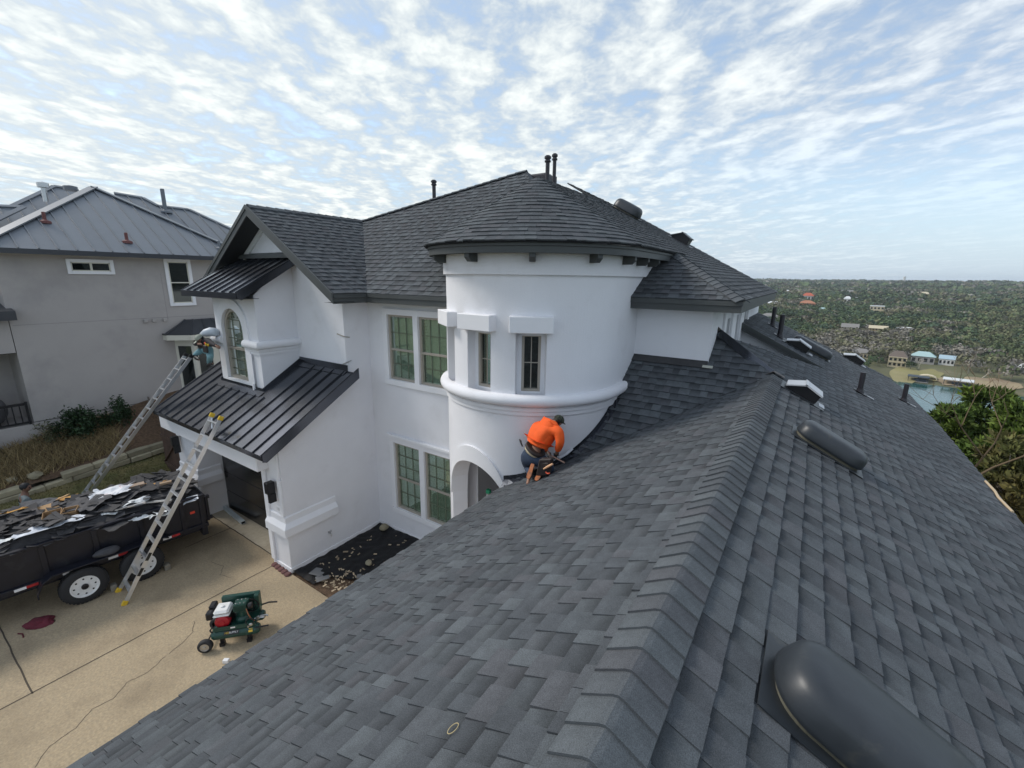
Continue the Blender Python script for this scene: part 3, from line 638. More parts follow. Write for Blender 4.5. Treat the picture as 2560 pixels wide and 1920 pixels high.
p = MB(); p.box(-5.55, -4.55, 9.30, 9.335, .15, 2.43); p.build('pane', DGLASS, pdo)
# ---------------------------------------------------------------- right-hand two-storey piece
YR, XR = 9.79, -1.645
rw = MB(); rw.quad((-4.5, YR, 3.5), (XR, YR, 3.5), (XR, YR, 6.46), (-4.5, YR, 6.46))
holes = [(11.45-YR, 12.15-YR, 1.55, 2.62), (12.98-YR, 13.68-YR, 1.55, 2.62), (14.5-YR, 15.2-YR, 1.55, 2.62)]
wall_grid(rw, (XR, YR, 3.5), Y, Z, 8.9, 2.96, holes, .2, -X); rw.build('wall', STUCCO, HOUSE)
for h in holes: window((XR-.17, YR+h[0], 3.5+h[2]), Y, X, h[1]-h[0], h[3]-h[2], split=False, cols=1, rows=(1,), back='none', glassm=DGLASS, tan=TRIM)
t = MB()
for a in (11.05, 12.25, 12.55, 13.76, 14.08, 15.3): t.box(XR, XR+.05, a, a+.30 if a in (11.05, 12.25, 12.55, 13.76, 14.08, 15.3) else a+.2, 4.9, 6.4)
t.build('window_pilaster', TRIM, HOUSE, bevel=.006)
t = MB(); t.box(-3.60, -3.42, 9.35, YR, 6.22, 6.36); t.build('eave_block', TRIM, HOUSE)
# ================================================================== shingle roofs
TABS = []                                          # (top polygon, skirt drop normal, roof)
def clip(poly, a, b, c):
    """keep a*u+b*v<=c"""
    out = []; n = len(poly)
    for i in range(n):
        p, q = poly[i], poly[(i+1) % n]; dp = a*p[0]+b*p[1]-c; dq = a*q[0]+b*q[1]-c
        if dp <= 1e-9: out.append(p)
        if (dp < -1e-9 and dq > 1e-9) or (dp > 1e-9 and dq < -1e-9):
            t = dp/(dp-dq); out.append((p[0]+(q[0]-p[0])*t, p[1]+(q[1]-p[1])*t))
    return out
def shingle_plane(O, u, pts, e, roof, under=True, seed=1, over=.025):
    """courses of laminated tabs over a convex planar region; O on the eave line, u along it, e the exposure up the slope"""
    rnd = random.Random(seed)
    O, u = Vector(O), Vector(u).normalized(); pts = [Vector(p) for p in pts]
    n = None
    for i in range(1, len(pts)-1):
        c = (pts[i]-pts[0]).cross(pts[i+1]-pts[0])
        if n is None or c.length > n.length: n = c
    n = n.normalized(); n = n if n.z > 0 else -n
    v = n.cross(u).normalized(); v = v if v.z > 0 else -v
    uv = [((p-O).dot(u), (p-O).dot(v)) for p in pts]
    ar = sum(uv[i][0]*uv[(i+1) % len(uv)][1]-uv[(i+1) % len(uv)][0]*uv[i][1] for i in range(len(uv)))
    if ar < 0: uv = uv[::-1]
    vm0, vm1 = min(p[1] for p in uv), max(p[1] for p in uv)
    for j in range(math.floor(vm0/e-1e-6), math.ceil(vm1/e)):
        va, vb = j*e, (j+1)*e
        s = clip(clip(uv, 0, 1, vb), 0, -1, -va)
        if len(s) < 3: continue
        ua, ue = min(p[0] for p in s), max(p[0] for p in s)
        x = ua-rnd.random()*.2; hi = rnd.random() < .5
        while x < ue:
            wd = rnd.uniform(.10, .24) if hi else rnd.uniform(.09, .22)
            t = clip(clip(s, 1, 0, x+wd-.003), -1, 0, -x); x += wd
            was = hi; h0 = (.021 if hi else .011)+rnd.uniform(-.001, .002); hi = (not hi) if rnd.random() < .85 else hi
            if len(t) < 3: continue
            h1 = .0015
            top = []; bd = []
            for p in t:
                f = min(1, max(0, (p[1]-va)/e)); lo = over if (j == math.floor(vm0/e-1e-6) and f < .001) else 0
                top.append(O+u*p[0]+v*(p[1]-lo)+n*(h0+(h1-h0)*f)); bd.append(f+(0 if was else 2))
            TABS.append((top, n, roof, bd))
    if under:
        m = MB(); m.prism([p-n*.002 for p in pts], -n*.03); return m.build('roof_deck', UNDER, roof)
def shingle_cone(cx, cy, zt, r1, z1, e, a0, a1, roof, seed=5):
    rnd = random.Random(seed); Ls = math.hypot(r1, zt-z1); nC = int(Ls/e)
    for j in range(nC):
        f0, f1 = j*e/Ls, (j+1)*e/Ls
        ra, rb = r1*(1-f0), max(.02, r1*(1-f1)); za, zb = z1+(zt-z1)*f0, z1+(zt-z1)*f1
        a = math.radians(a0)-rnd.random()*.2
        while a < math.radians(a1):
            wd = rnd.uniform(.14, .27)/max(ra, .25); wd = min(wd, .6); h = rnd.choice((.017, .0095))+rnd.uniform(-.002, .003)
            k = max(1, int(wd/.12)); lift = rnd.uniform(-.004, .006)
            top = []
            for i in range(k+1): t = a+wd*.985*i/k; top.append(Vector((cx+(ra+.012)*math.cos(t), cy+(ra+.012)*math.sin(t), za+h+lift)))
            for i in range(k+1): t = a+wd*.985*(k-i)/k; top.append(Vector((cx+rb*math.cos(t), cy+rb*math.sin(t), zb+.003)))
            m = (top[0]+top[k])/2-Vector((cx, cy, 0)); nn = Vector((m.x*(zt-z1)/r1, m.y*(zt-z1)/r1, math.hypot(m.x, m.y))).normalized()
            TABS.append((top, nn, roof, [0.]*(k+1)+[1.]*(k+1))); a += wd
ROOF = thing  # (parts of the house below)
roof_front = MB(); roof_front.add([], [])
def part_empty(name):
    o = bpy.data.objects.new(name, None); COL.objects.link(o); o.parent = HOUSE; ROOTLOC[o.name] = ROOTLOC[HOUSE.name]; o.empty_display_size = .1; return o
# --- front wing (the one the camera stands over)
XRG, ZRG, SL, SR, SB, YE = -.451, 5.256, .55, .516, .727, 9.69
zL = lambda x: ZRG+SL*(x-XRG); zRr = lambda x: ZRG-SR*(x-XRG); zB = lambda y: ZRG+SB*(y-YE)
XLE, XRE = -4.65, 3.16
RF = part_empty('front_roof')
yv = lambda x: YE+SL*(x-XRG)/SB                    # valley
pL = [(XLE, -1.2, zL(XLE)), (XRG, -1.2, ZRG), (XRG, YE, ZRG), (XLE, yv(XLE), zL(XLE))]
shingle_plane((XLE, 0, zL(XLE)), Y, pL, .1745, RF, seed=11)
H1 = (XR, YE+(XRG-XR)*SR/SB, zRr(XR)); B1 = (.5, 14.1, zRr(.5))
pR1 = [(XRE, -1.2, zRr(XRE)), (XRE, 14.1, zRr(XRE)), B1, (XRG, YE, ZRG), (XRG, -1.2, ZRG)]
shingle_plane((XRE, 0, zRr(XRE)), Y, pR1, .1765, RF, seed=12)
pR2 = [(XR, 14.1, zRr(XR)), (XRE, 14.1, zRr(XRE)), (XRE, 15.5, zRr(XRE)), (2.97, 19.2, zRr(2.97)), (2.65, 20.4, zRr(2.65)), (XR, 18.6, zRr(XR))]
shingle_plane((XRE, 0, zRr(XRE)), Y, pR2, .1765, RF, seed=13)
T2 = [H1, (XRG, YE, ZRG), B1]; shingle_plane((XRE, 0, zRr(XRE)), Y, T2, .1765, RF, seed=14)
T1 = [H1, (.5, 14.1, 4.70), (XR, 14.1, 5.06)]
n1 = (Vector(T1[1])-Vector(H1)).cross(Vector(T1[2])-Vector(H1)); u1 = Vector((n1.y, -n1.x, 0)).normalized()
shingle_plane(T1[1], u1, T1, .17, RF, seed=15)
pB = [(-4.45, yv(-4.45), zL(-4.45)), (XRG, YE, ZRG), H1, (XR, YR+.2, zB(YR+.2)), (-4.45, YR+.2, zB(YR+.2))]
shingle_plane((0, YE-4, zB(YE-4)), X, pB, .172, RF, seed=16)
pBv = [(XR, YR, zB(YR)), H1, (XR, H1[1], zB(YR))]
# --- main hip roof over the two-storey part
RM = part_empty('main_roof'); SM = .80; YE0 = 7.20; ZE = 6.575
zM = lambda y: ZE+SM*(y-YE0)
APX = (-7.19, 11.37, zM(11.37)); JN = (GX, YE0+(GZ-ZE)/SM, GZ); VB = (-9.12, YE0+.02, zM(YE0+.02))
pM = [VB, (-5.2, YE0+.02, zM(YE0+.02)), (-4.9, 9.0, zM(9.0)), APX, JN]
shingle_plane((0, YE0, ZE), X, pM, .172, RM, seed=21)
# back and left planes close the roof
m = MB(); bk = [(-14, 16.5, 7.0), (-1.5, 16.5, 7.2)]
m.poly([APX, JN, (-14.2, 12.0, 7.0), (-14, 16.5, 7.0)]); m.poly([APX, (-14, 16.5, 7.0), (-4, 16.5, 7.2), (-4.9, 9.0, zM(9.0))]); m.build('roof_deck', SHING, RM)
# --- gable roof
GYF, GZE, GXE = 6.30, 6.60, -9.07
gs = (GZ-GZE)/(GXE-GX); yj = YE0+(GZ-ZE)/SM
pG = [(GXE, GYF, GZE), (GXE, YE0+.02, GZE), (GX, yj, GZ), (GX, GYF, GZ)]
shingle_plane((GXE, 0, GZE), Y, pG, .172, RM, seed=22)
GXL = GX-(GXE-GX); pGL = [(GXL, GYF, GZE), (GX, GYF, GZ), (GX, 11, GZ), (GXL, 11, GZE)]
shingle_plane((GXL, 0, GZE), Y, pGL, .19, RM, seed=23)
# --- right piece
CE = (-1.08, 9.30, 6.64); sq = .55
zq = lambda x: CE[2]+sq*(CE[0]-x)
pQ = [CE, (-1.08, 17.6, 6.64), (-2.87, 17.11, zq(-2.87)), (-4.37, 16.93, zq(-4.37)), (-6.29, 16.37, zq(-6.29)), (-7.42, 14.38, zq(-7.42)), (-5.4, 13.6, zq(-5.4))]
RQ = part_empty('side_roof')
shingle_plane((-1.08, 0, 6.64), Y, pQ, .172, RQ, seed=31)
pQf = [(-4.2, 9.30, 6.64), CE, (-5.0, 13.22, zq(-5.0)), (-6.4, 13.22, zq(-5.0))]
shingle_plane((0, 9.30, 6.64), X, pQf, .172, RQ, seed=32)
# --- tower cone
RT = part_empty('tower_roof'); CZT, CR1, CZ1 = 9.05, 2.36, 7.612
shingle_cone(TC[0], TC[1], CZT, CR1, CZ1, .150, -222, 2, RT)
pT = [(TC[0]+CR1, TC[1], CZ1), (TC[0]+CR1, TC[1]+3.2, CZ1), (TC[0], TC[1]+3.2, CZT), (TC[0], TC[1], CZT)]; shingle_plane((TC[0]+CR1, 0, CZ1), Y, pT, .15, RT, seed=41)
m = MB(); m.sweep([(CR1-.02, CZ1-.012), (.01, CZT-.012), (.01, CZT-.10), (CR1-.02, CZ1-.03)], TC[0], TC[1], -222, 2, 90); m.build('roof_deck', UNDER, RT)
# --- ridge and hip caps
def cap_mesh(length, w, s_l, s_r, t=.015, pe=.16):
    """bent cap running along +y (near end raised), crest at x=0"""
    pr = [(-w, -s_l*w), (-.075, -s_l*.075+.004), (-.03, -.010), (0, .0), (.03, -.010), (.075, -s_r*.075+.004), (w, -s_r*w)]
    vs = []
    for y, h in ((0, .028), (length, .008)):
        for x, z in pr: vs.append((x, y, z+h))
        for x, z in pr: vs.append((x, y, z+h-t))
    k = len(pr); fs = []
    for i in range(k-1):
        fs += [(i, i+1, 2*k+i+1, 2*k+i), (k+i, 3*k+i, 3*k+i+1, k+i+1), (i, k+i, k+i+1, i+1), (2*k+i, 2*k+i+1, 3*k+i+1, 3*k+i)]
    fs += [(0, 2*k, 3*k, k), (k-1, 2*k-1, 4*k-1, 3*k-1)]
    return vs, fs
def caps(a, b, e, w, s_l, s_r, parent, up=(0, 0, 1), length=None, name='ridge_cap'):
    """caps from a (near, butt end up) to b"""
    a, b = Vector(a), Vector(b); d = (b-a).normalized(); x = d.cross(Vector(up)).normalized(); z = x.cross(d).normalized()
    vs, fs = cap_mesh(length or e*1.35, w, s_l, s_r); me = bpy.data.meshes.new(name); me.from_pydata(vs, [], fs); me.materials.append(SHING)
    bm = bmesh.new(); bm.from_mesh(me); bmesh.ops.recalc_face_normals(bm, faces=bm.faces); bm.to_mesh(me); bm.free()
    n = int((b-a).length/e); rl = ROOTLOC[parent.name]; rnd = random.Random(3)
    for i in range(n):
        o = bpy.data.objects.new(name, me); COL.objects.link(o); o.parent = parent
        p = a+d*(e*i)-rl+z*.012; j = rnd.uniform(-.02, .02); q = x.copy(); q.rotate(Matrix.Rotation(j, 3, z)); r = z.cross(q)
        o.matrix_local = Matrix(((q.x, r.x, z.x, p.x), (q.y, r.y, z.y, p.y), (q.z, r.z, z.z, p.z), (0, 0, 0, 1)))
caps((XRG, .30, ZRG), (XRG, YE+.05, ZRG), .153, .172, SL, SR, RF)
caps(CE, (-2.95, 11.17, zq(-2.95)), .16, .15, .4, .4, RQ)
caps((GX, GYF, GZ), (GX, yj, GZ), .25, .13, .6, .6, RM)
caps(JN, APX, .25, .13, .45, .45, RM)
caps(pQ[1], pQ[2], .25, .13, .3, .3, RQ); caps(pQ[2], pQ[3], .25, .13, .3, .3, RQ); caps(pQ[3], pQ[4], .25, .13, .3, .3, RQ)
caps((2.65, 20.4, zRr(2.65)), (XR, 18.6, zRr(XR)), .3, .12, .3, .3, RF)
# light cut end of the ridge and the bent metal over the short hip
m = MB(); vs, fs = cap_mesh(.24, .19, SL, SR, .006)
m.add([(x+XRG, y+YE-.02, z+ZRG+.045) for x, y, z in vs], fs); m.build('ridge_end_cap', mat('worn_cap', (.12, .11, .105), .85, var=.3, vscale=12), RF)
m = MB(); a, b = Vector((XRG-.02, YE+.12, ZRG+.03)), Vector(H1)+Vector((.05, 0, .06)); d = (b-a).normalized(); x = d.cross(Z).normalized(); zz = x.cross(d)
m.add([a-x*.16-zz*.07, a+zz*.05, a+x*.15-zz*.08, b-x*.14-zz*.05, b+zz*.05, b+x*.13-zz*.07], [(0, 1, 4, 3), (1, 2, 5, 4), (0, 3, 5, 2), (0, 2, 1), (3, 4, 5)]); m.build('hip_flashing', METAL, RF, bevel=.004)
m = MB(); m.add([b-x*.26-zz*.12, b-x*.05+zz*.075, b+x*.16-zz*.06, b+d*.26-x*.25-zz*.10, b+d*.24-x*.05+zz*.09, b+d*.22+x*.16-zz*.05], [(0, 1, 4, 3), (1, 2, 5, 4), (0, 3, 5, 2), (0, 2, 1), (3, 4, 5)]); m.build('lead_saddle', mat('weathered_flashing', (.075, .068, .06), .6, var=.25, vscale=9), RF)
# valley line strip and step flashing at the walls
m = MB()
a, b = Vector((XRG-.2, yv(XRG-.2), zL(XRG-.2)+.018)), Vector((XLE, yv(XLE), zL(XLE)+.018)); d = (b-a).normalized(); sd = Vector((SB, -SL, 0)).normalized()
m.quad(a-sd*.006, a+sd*.006, b+sd*.006, b-sd*.006); m.build('valley_line', UNDER, RF)
m = MB(); m.obox(((-3.5+XR)/2, YR-.075, zB(YR-.075)+.035), ((XR+3.5)/2, 0, 0), (0, .075, .075*SB), (0, -.003, .004)); m.box(-3.5, XR, YR-.012, YR-.004, zB(YR)-.02, zB(YR)+.05); m.build('wall_flashing', mat('flashing_shingle', (.045, .045, .047), .85, var=.2, vscale=8), RF)
m = MB(); m.obox((XR+.02, YR-.12, zB(YR-.12)+.04), (.10, 0, 0), (0, .03, .02), (0, -.003, .004)); m.build('bare_flashing', mat('bare_flashing', (.42, .42, .36), .5), RF)
# flashing strip round the tower foot, partly peeled and pale
ft = MB(); lp = []
for i in range(34):
    a = math.radians(-75+3.4*i); x_, y_ = TC[0]+(TR+.004)*math.cos(a), TC[1]+(TR+.004)*math.sin(a)
    zz_ = max(zL(x_), zB(y_)); lp.append((a, zz_))
for (a, z0), (b, z1) in zip(lp[:-1], lp[1:]):
    P = lambda t, r, z: (TC[0]+r*math.cos(t), TC[1]+r*math.sin(t), z)
    ft.quad(P(a, TR+.008, z0-.02), P(b, TR+.008, z1-.02), P(b, TR+.008, z1+.10), P(a, TR+.008, z0+.10)); ft.quad(P(a, TR+.008, z0+.012), P(b, TR+.008, z1+.012), P(b, TR+.12, max(zL(P(b, TR+.12, 0)[0]), zB(P(b, TR+.12, 0)[1]))+.02), P(a, TR+.12, max(zL(P(a, TR+.12, 0)[0]), zB(P(a, TR+.12, 0)[1]))+.02))
ft.build('tower_flashing', METAL, RF)
# ---------------------------------------------------------------- fascias
def fascia(path, prof, parent, m=FASC, name='fascia'):
    """path of (x, y, z, outward dx, dy); profile of (out, dz)"""
    k = len(prof); mb = MB(); vs = [(p[0]+o*p[3], p[1]+o*p[4], p[2]+z) for p in path for o, z in prof]
    fs = [(i*k+j, (i+1)*k+j, (i+1)*k+(j+1) % k, i*k+(j+1) % k) for i in range(len(path)-1) for j in range(k)]
    fs += [tuple(range(k)), tuple(range((len(path)-1)*k, len(path)*k))[::-1]]
    mb.add(vs, fs); return mb.build(name, m, parent)
fp = [(-.01, -.01), (.0, -.01), (0, -.10), (-.02, -.105), (-.02, -.23), (-.06, -.23)]
fascia([(GXE, GYF-.0, GZE, 1, 0), (GXE, YE0, GZE, 1, -1), (-5.2, YE0, GZE, 0, -1)], fp, RM)
fascia([(-3.55, 9.30, 6.64, 0, -1), (-1.08, 9.30, 6.64, 1, -1), (-1.08, 17.6, 6.64, 1, 0)], fp, RQ)
# soffits
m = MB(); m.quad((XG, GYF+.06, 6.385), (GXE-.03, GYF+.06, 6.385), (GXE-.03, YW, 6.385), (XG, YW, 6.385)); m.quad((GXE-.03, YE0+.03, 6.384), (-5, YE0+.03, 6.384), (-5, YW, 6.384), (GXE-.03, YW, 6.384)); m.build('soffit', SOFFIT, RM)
m = MB(); m.quad((-4, 9.33, 6.43), (-1.11, 9.33, 6.43), (-1.11, YR, 6.43), (-4, YR, 6.43)); m.quad((XR, YR, 6.43), (-1.11, YR, 6.43), (-1.11, 17.5, 6.43), (XR, 17.5, 6.43)); m.build('soffit', TRIM, RQ)
# gable rake boards and the dark overhang
for s, nm in ((1, 'r'), (-1, 'l')):
    e = GX+s*(GXE-GX); m = MB()
    m.prism([(GX, GYF-.012, GZ+.01), (e, GYF-.012, GZE+.01), (e, GYF-.012, GZE-.22), (GX, GYF-.012, GZ-.25)], (0, -.03, 0))
    m.prism([(GX, GYF-.042, GZ+.015), (e+s*.01, GYF-.042, GZE+.015), (e+s*.01, GYF-.042, GZE-.08), (GX, GYF-.042, GZ-.09)], (0, -.02, 0)); m.build('rake_board', FASC, RM)
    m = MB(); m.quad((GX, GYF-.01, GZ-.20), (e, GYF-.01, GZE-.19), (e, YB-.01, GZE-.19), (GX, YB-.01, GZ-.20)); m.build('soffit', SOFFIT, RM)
# far rake of the front wing with its small white wall
m = MB(); m.prism([(XR, 14.07, zRr(XR)+.015), (.62, 14.07, zRr(.62)+.015), (.62, 14.07, zRr(.62)-.0), (.3, 14.07, zRr(.3)-.13), (XR, 14.07, zRr(XR)-.20)], (0, -.03, 0)); m.prism([(XR, 14.04, zRr(XR)+.02), (.55, 14.04, zRr(.55)+.02), (.55, 14.04, zRr(.55)-.02), (XR, 14.04, zRr(XR)-.11)], (0, -.02, 0)); m.build('rake_board', FASC, RF)
m = MB(); m.quad((XR, 14.30, 4.8), (.6, 14.30, 4.4), (.6, 14.30, zRr(.6)-.05), (XR, 14.30, zRr(XR)-.05)); m.build('wall', STUCCO, HOUSE)
m = MB(); m.quad((XR, 14.05, zRr(XR)-.195), (.3, 14.05, zRr(.3)-.125), (.3, 14.30, zRr(.3)-.125), (XR, 14.30, zRr(XR)-.195)); m.build('soffit', SOFFIT, RF)
# eaves and walls of the front wing (below the picture)
fascia([(XLE, -1.2, zL(XLE), -1, 0), (XLE, 7.2, zL(XLE), -1, 0)], [(-.01, -.012), (.01, -.012), (.01, -.22), (-.04, -.22)], RF)
fascia([(XRE, -1.2, zRr(XRE), 1, 0), (XRE, 15.5, zRr(XRE), 1, 0), (2.97, 19.2, zRr(2.97), 1, .1)], [(-.01, -.012), (.01, -.012), (.01, -.22), (-.04, -.22)], RF)
m = MB(); m.box(-4.2, 2.7, -1.1, 7.0, -3, 2.75); m.box(-1.6, 2.6, 7.0, 17.6, -6, 3.3); m.build('wall', STUCCO, HOUSE)
# ---------------------------------------------------------------- turn the tabs into shingles: the 300 largest in view one by one, the rest joined
def tab_mesh(mb, top, n):
    k = len(top); b = [p-n*.024 for p in top]
    mb.add(top+b, [tuple(range(k))]+[(i, k+i, k+(i+1) % k, (i+1) % k) for i in range(k)])
def shingle_obj(mb, band, name, parent, **kw):
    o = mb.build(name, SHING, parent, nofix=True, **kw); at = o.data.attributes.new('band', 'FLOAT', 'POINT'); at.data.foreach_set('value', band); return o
areas = []
for i, (top, n, roof, bd) in enumerate(TABS):
    q = [project(p) for p in top]
    if any(d < .2 for *_, d in q): areas.append(0); continue
    ok = sum(0 < x < 2560 and 0 < y < 1920 for x, y, d in q)
    if ok < len(q)*.6 or roof is not RF: areas.append(0); continue
    areas.append(abs(sum(q[j][0]*q[(j+1) % len(q)][1]-q[(j+1) % len(q)][0]*q[j][1] for j in range(len(q))))/2)
big = set(sorted(range(len(TABS)), key=lambda i: -areas[i])[:298])
rest = {}
for i, (top, n, roof, bd) in enumerate(TABS):
    cr = (top[1]-top[0]).cross(top[2]-top[0])
    if cr.dot(n) < 0: top = top[::-1]; bd = bd[::-1]
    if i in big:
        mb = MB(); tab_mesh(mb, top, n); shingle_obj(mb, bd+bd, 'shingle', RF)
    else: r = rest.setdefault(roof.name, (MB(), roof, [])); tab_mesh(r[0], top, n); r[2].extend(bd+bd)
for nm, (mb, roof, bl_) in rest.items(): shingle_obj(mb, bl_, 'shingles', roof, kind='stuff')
# ---------------------------------------------------------------- vents and pipes on the roofs
def frame_on(n, fwd):
    """right/forward/up triad on a slope with normal n"""
    n = Vector(n).normalized(); f = (Vector(fwd)-n*Vector(fwd).dot(n)).normalized(); return f.cross(n), f, n
def dome_vent(c, n, along, Ln, Wd, Ht, parent=HOUSE):
    """long low dome on a flange, long axis 'along' the slope"""
    s, f, n = frame_on(n, along); c = Vector(c)
    NA_, NR = 36, 9; hl = Ln/2-Wd/2
    def outl(a, k): # stadium
        x, y = math.cos(a), math.sin(a); sx = math.copysign(abs(x)**.8, x); sy = math.copysign(abs(y)**.8, y)
        return f*(sx*Wd/2*k+(hl if x > 0 else -hl)*1.0*(k if k < .3 else 1))+s*(sy*Wd/2*k)
    fl = MB(); fl.obox(c+n*.012, f*(Ln/2+.03), s*(Wd/2+.03), n*.004); root = fl.build('roof_vent', VENTM, parent)
    th = MB(); pts = []
    for z in (.012, .075): pts.append([c+outl(2*PI*i/NA_, .86)+n*z for i in range(NA_)])
    th.add(pts[0]+pts[1], [(i, (i+1) % NA_, NA_+(i+1) % NA_, NA_+i) for i in range(NA_)]); th.build('vent_throat', mat('vent_throat', (.10, .095, .07), .6) if 'vent_throat' not in MAT else MAT['vent_throat'], root)
    d = MB(); vs = []; rings = [(.97, .052), (1.0, .058), (1.0, .085), (.985, .11), (.94, .11+.45*(Ht-.11)), (.84, .11+.72*(Ht-.11)), (.68, .11+.89*(Ht-.11)), (.45, .11+.97*(Ht-.11)), (.2, Ht)]
    for k, z in rings: vs += [c+outl(2*PI*i/NA_, k)+n*z for i in range(NA_)]
    nr = len(rings)
    d.add(vs, [(j*NA_+i, j*NA_+(i+1) % NA_, (j+1)*NA_+(i+1) % NA_, (j+1)*NA_+i) for j in range(nr-1) for i in range(NA_)]+[tuple(range((nr-1)*NA_, nr*NA_))])
    d.build('vent_hood', VENTM, root, smooth=True)
    return root
nR = Vector((SR, 0, 1)).normalized(); PR = lambda x, y: Vector((x, y, zRr(x)+.012))
PALE = mat('galvanised_edge', (.52, .53, .55), .45, metal=.3)
dome_vent(PR(.50, 2.38), nR, (1, 0, -SR), .98, .50, .26)
dome_vent(PR(.40, 6.92), nR, (1, 0, -SR), .86, .42, .24)
dome_vent(PR(.10, 16.0), nR, (1, 0, -SR), 1.15, .50, .26)
dome_vent(Vector((-5.55, 15.0, zq(-5.55)+.02)), Vector((sq, 0, 1)), (1, 0, -sq), 1.0, .6, .34)
def box_vent(c, n, down, Ln=.52, Wd=.42, Ht=.22, parent=HOUSE, rim=PALE):
    """peaked sheet-metal hood, louvred on the downhill side"""
    s, f, n = frame_on(n, down); c = Vector(c)
    fl = MB(); fl.obox(c+n*.012+f*.03, f*(Ln/2+.13), s*(Wd/2+.08), n*.004); root = fl.build('slope_vent', VENTM, parent)
    pf = lambda a, h, b: c+f*a+n*h+s*b
    m = MB(); q = [(-Ln/2, .05), (-.03, Ht), (Ln/2, Ht*.78), (Ln/2, .03), (Ln/2-.05, .02), (-Ln/2+.04, .02)]
    m.prism([pf(a, h, -Wd/2+.02) for a, h in q], s*(Wd-.04)); m.build('louvre_box', BLACK, root)
    m = MB()
    for (a, h), (a2, h2) in zip(q[:2], q[1:3]): m.add([pf(a-.02, h+.004, -Wd/2-.02), pf(a2+.02, h2+.004, -Wd/2-.02), pf(a2+.02, h2+.004, Wd/2+.02), pf(a-.02, h+.004, Wd/2+.02)]+[pf(a-.02, h+.03, -Wd/2-.02), pf(a2+.02, h2+.03, -Wd/2-.02), pf(a2+.02, h2+.03, Wd/2+.02), pf(a-.02, h+.03, Wd/2+.02)], [(0, 1, 2, 3), (4, 5, 6, 7), (0, 1, 5, 4), (1, 2, 6, 5), (2, 3, 7, 6), (3, 0, 4, 7)])
    m.build('vent_hood', rim, root)
    m = MB()
    for i in range(4): m.obox(pf(Ln/2+.004, .05+.028*i, 0), f*.003, s*(Wd/2-.06), n*.006)
    for i in range(5): m.obox(pf(-.02+.05*i, Ht*.55, -Wd/2+.016), f*.006, s*.004, n*.05)
    m.build('louvre', STEEL, root)
    m = MB(); m.obox(c+f*(Ln/2+.12)+n*.02, f*.05, s*.12, n*.003); m.build('flashing_tab', PALE, root)
    return root
box_vent(PR(.02, 9.35), nR, (1, 0, -SR))
box_vent(PR(-.25, 15.1), nR, (1, 0, -SR), .6, .42)
box_vent(PR(1.40, 20.0-.4), nR, (1, 0, -SR), .6, .42)
box_vent(Vector((-4.0, 16.0, zq(-4.0)+.0)), Vector((sq, 0, 1)), (1, 0, -sq), .6, .45, .28, rim=VENTM)
def pipe(c, h, r, parent=HOUSE, n=(0, 0, 1), cap=False, tab=True, name='vent_pipe', m=PIPE):
    p = MB(); p.tube([Vector(c)-Z*.1, Vector(c)+Z*h], r, 12); o = p.build(name, m, parent); smooth_angle(o)
    if tab:
        s, f, nn = frame_on(n, (1, 0, -.5)); b = MB(); b.obox(Vector(c)+nn*.02, f*r*2.6, s*r*2.4, nn*.004); b.lathe(Vector(c), Z, [(r*1.6, -.02), (r*1.15, .09), (r*1.15, .11)], 12); b.build('pipe_boot', m, o)
        b = MB(); b.obox(Vector(c)+f*r*4.2+nn*.022, f*r*1.3, s*r*.7, nn*.003); b.build('flashing_tab', PALE, o)
    if cap:
        b = MB(); b.lathe(Vector(c)+Z*h, Z, [(r*1.05, -.10), (r*1.5, -.09), (r*1.5, -.06), (r*1.15, -.05), (r*1.15, -.02), (r*1.6, -.01), (r*1.6, .03), (r*.9, .06)], 14); b.build('pipe_cap', m, o)
    return o
pipe(PR(-1.03, 17.0), .62, .062, n=nR); pipe(PR(-.70, 15.35), .66, .068, n=nR); pipe(PR(1.23, 13.42), .50, .058, n=nR); pipe(PR(2.50, 16.3), .50, .058, n=nR)
tw = ony(1368, 452, 10.2); pipe(tw-Z*.3, ony(1371, 395, 10.2).z-tw.z+.3, .052, cap=True, tab=False, name='flue_pipe'); tw = ony(1385, 455, 10.5); pipe(tw-Z*.3, ony(1383, 391, 10.5).z-tw.z+.3, .046, cap=True, tab=False, name='flue_pipe')
tw = ony(1389, 455, 10.8); pipe(tw-Z*.3, ony(1389, 442, 10.8).z-tw.z+.3, .03, tab=False)
tw = ony(1086, 512, 10.6); pipe(tw-Z*.4, ony(1085, 455, 10.6).z-tw.z+.4, .055, cap=True, tab=False, name='flue_pipe')
tw = ony(1013, 541, 10.2); pipe(tw-Z*.4, ony(1013, 521, 10.2).z-tw.z+.4, .045, tab=False)
tv = ony(1348, 437, 11.6); b = MB(); b.box(tv.x-.35, tv.x+.35, 11.4, 11.8, tv.z-.3, tv.z+.0); b.build('slope_vent', PIPE, HOUSE, bevel=.05)
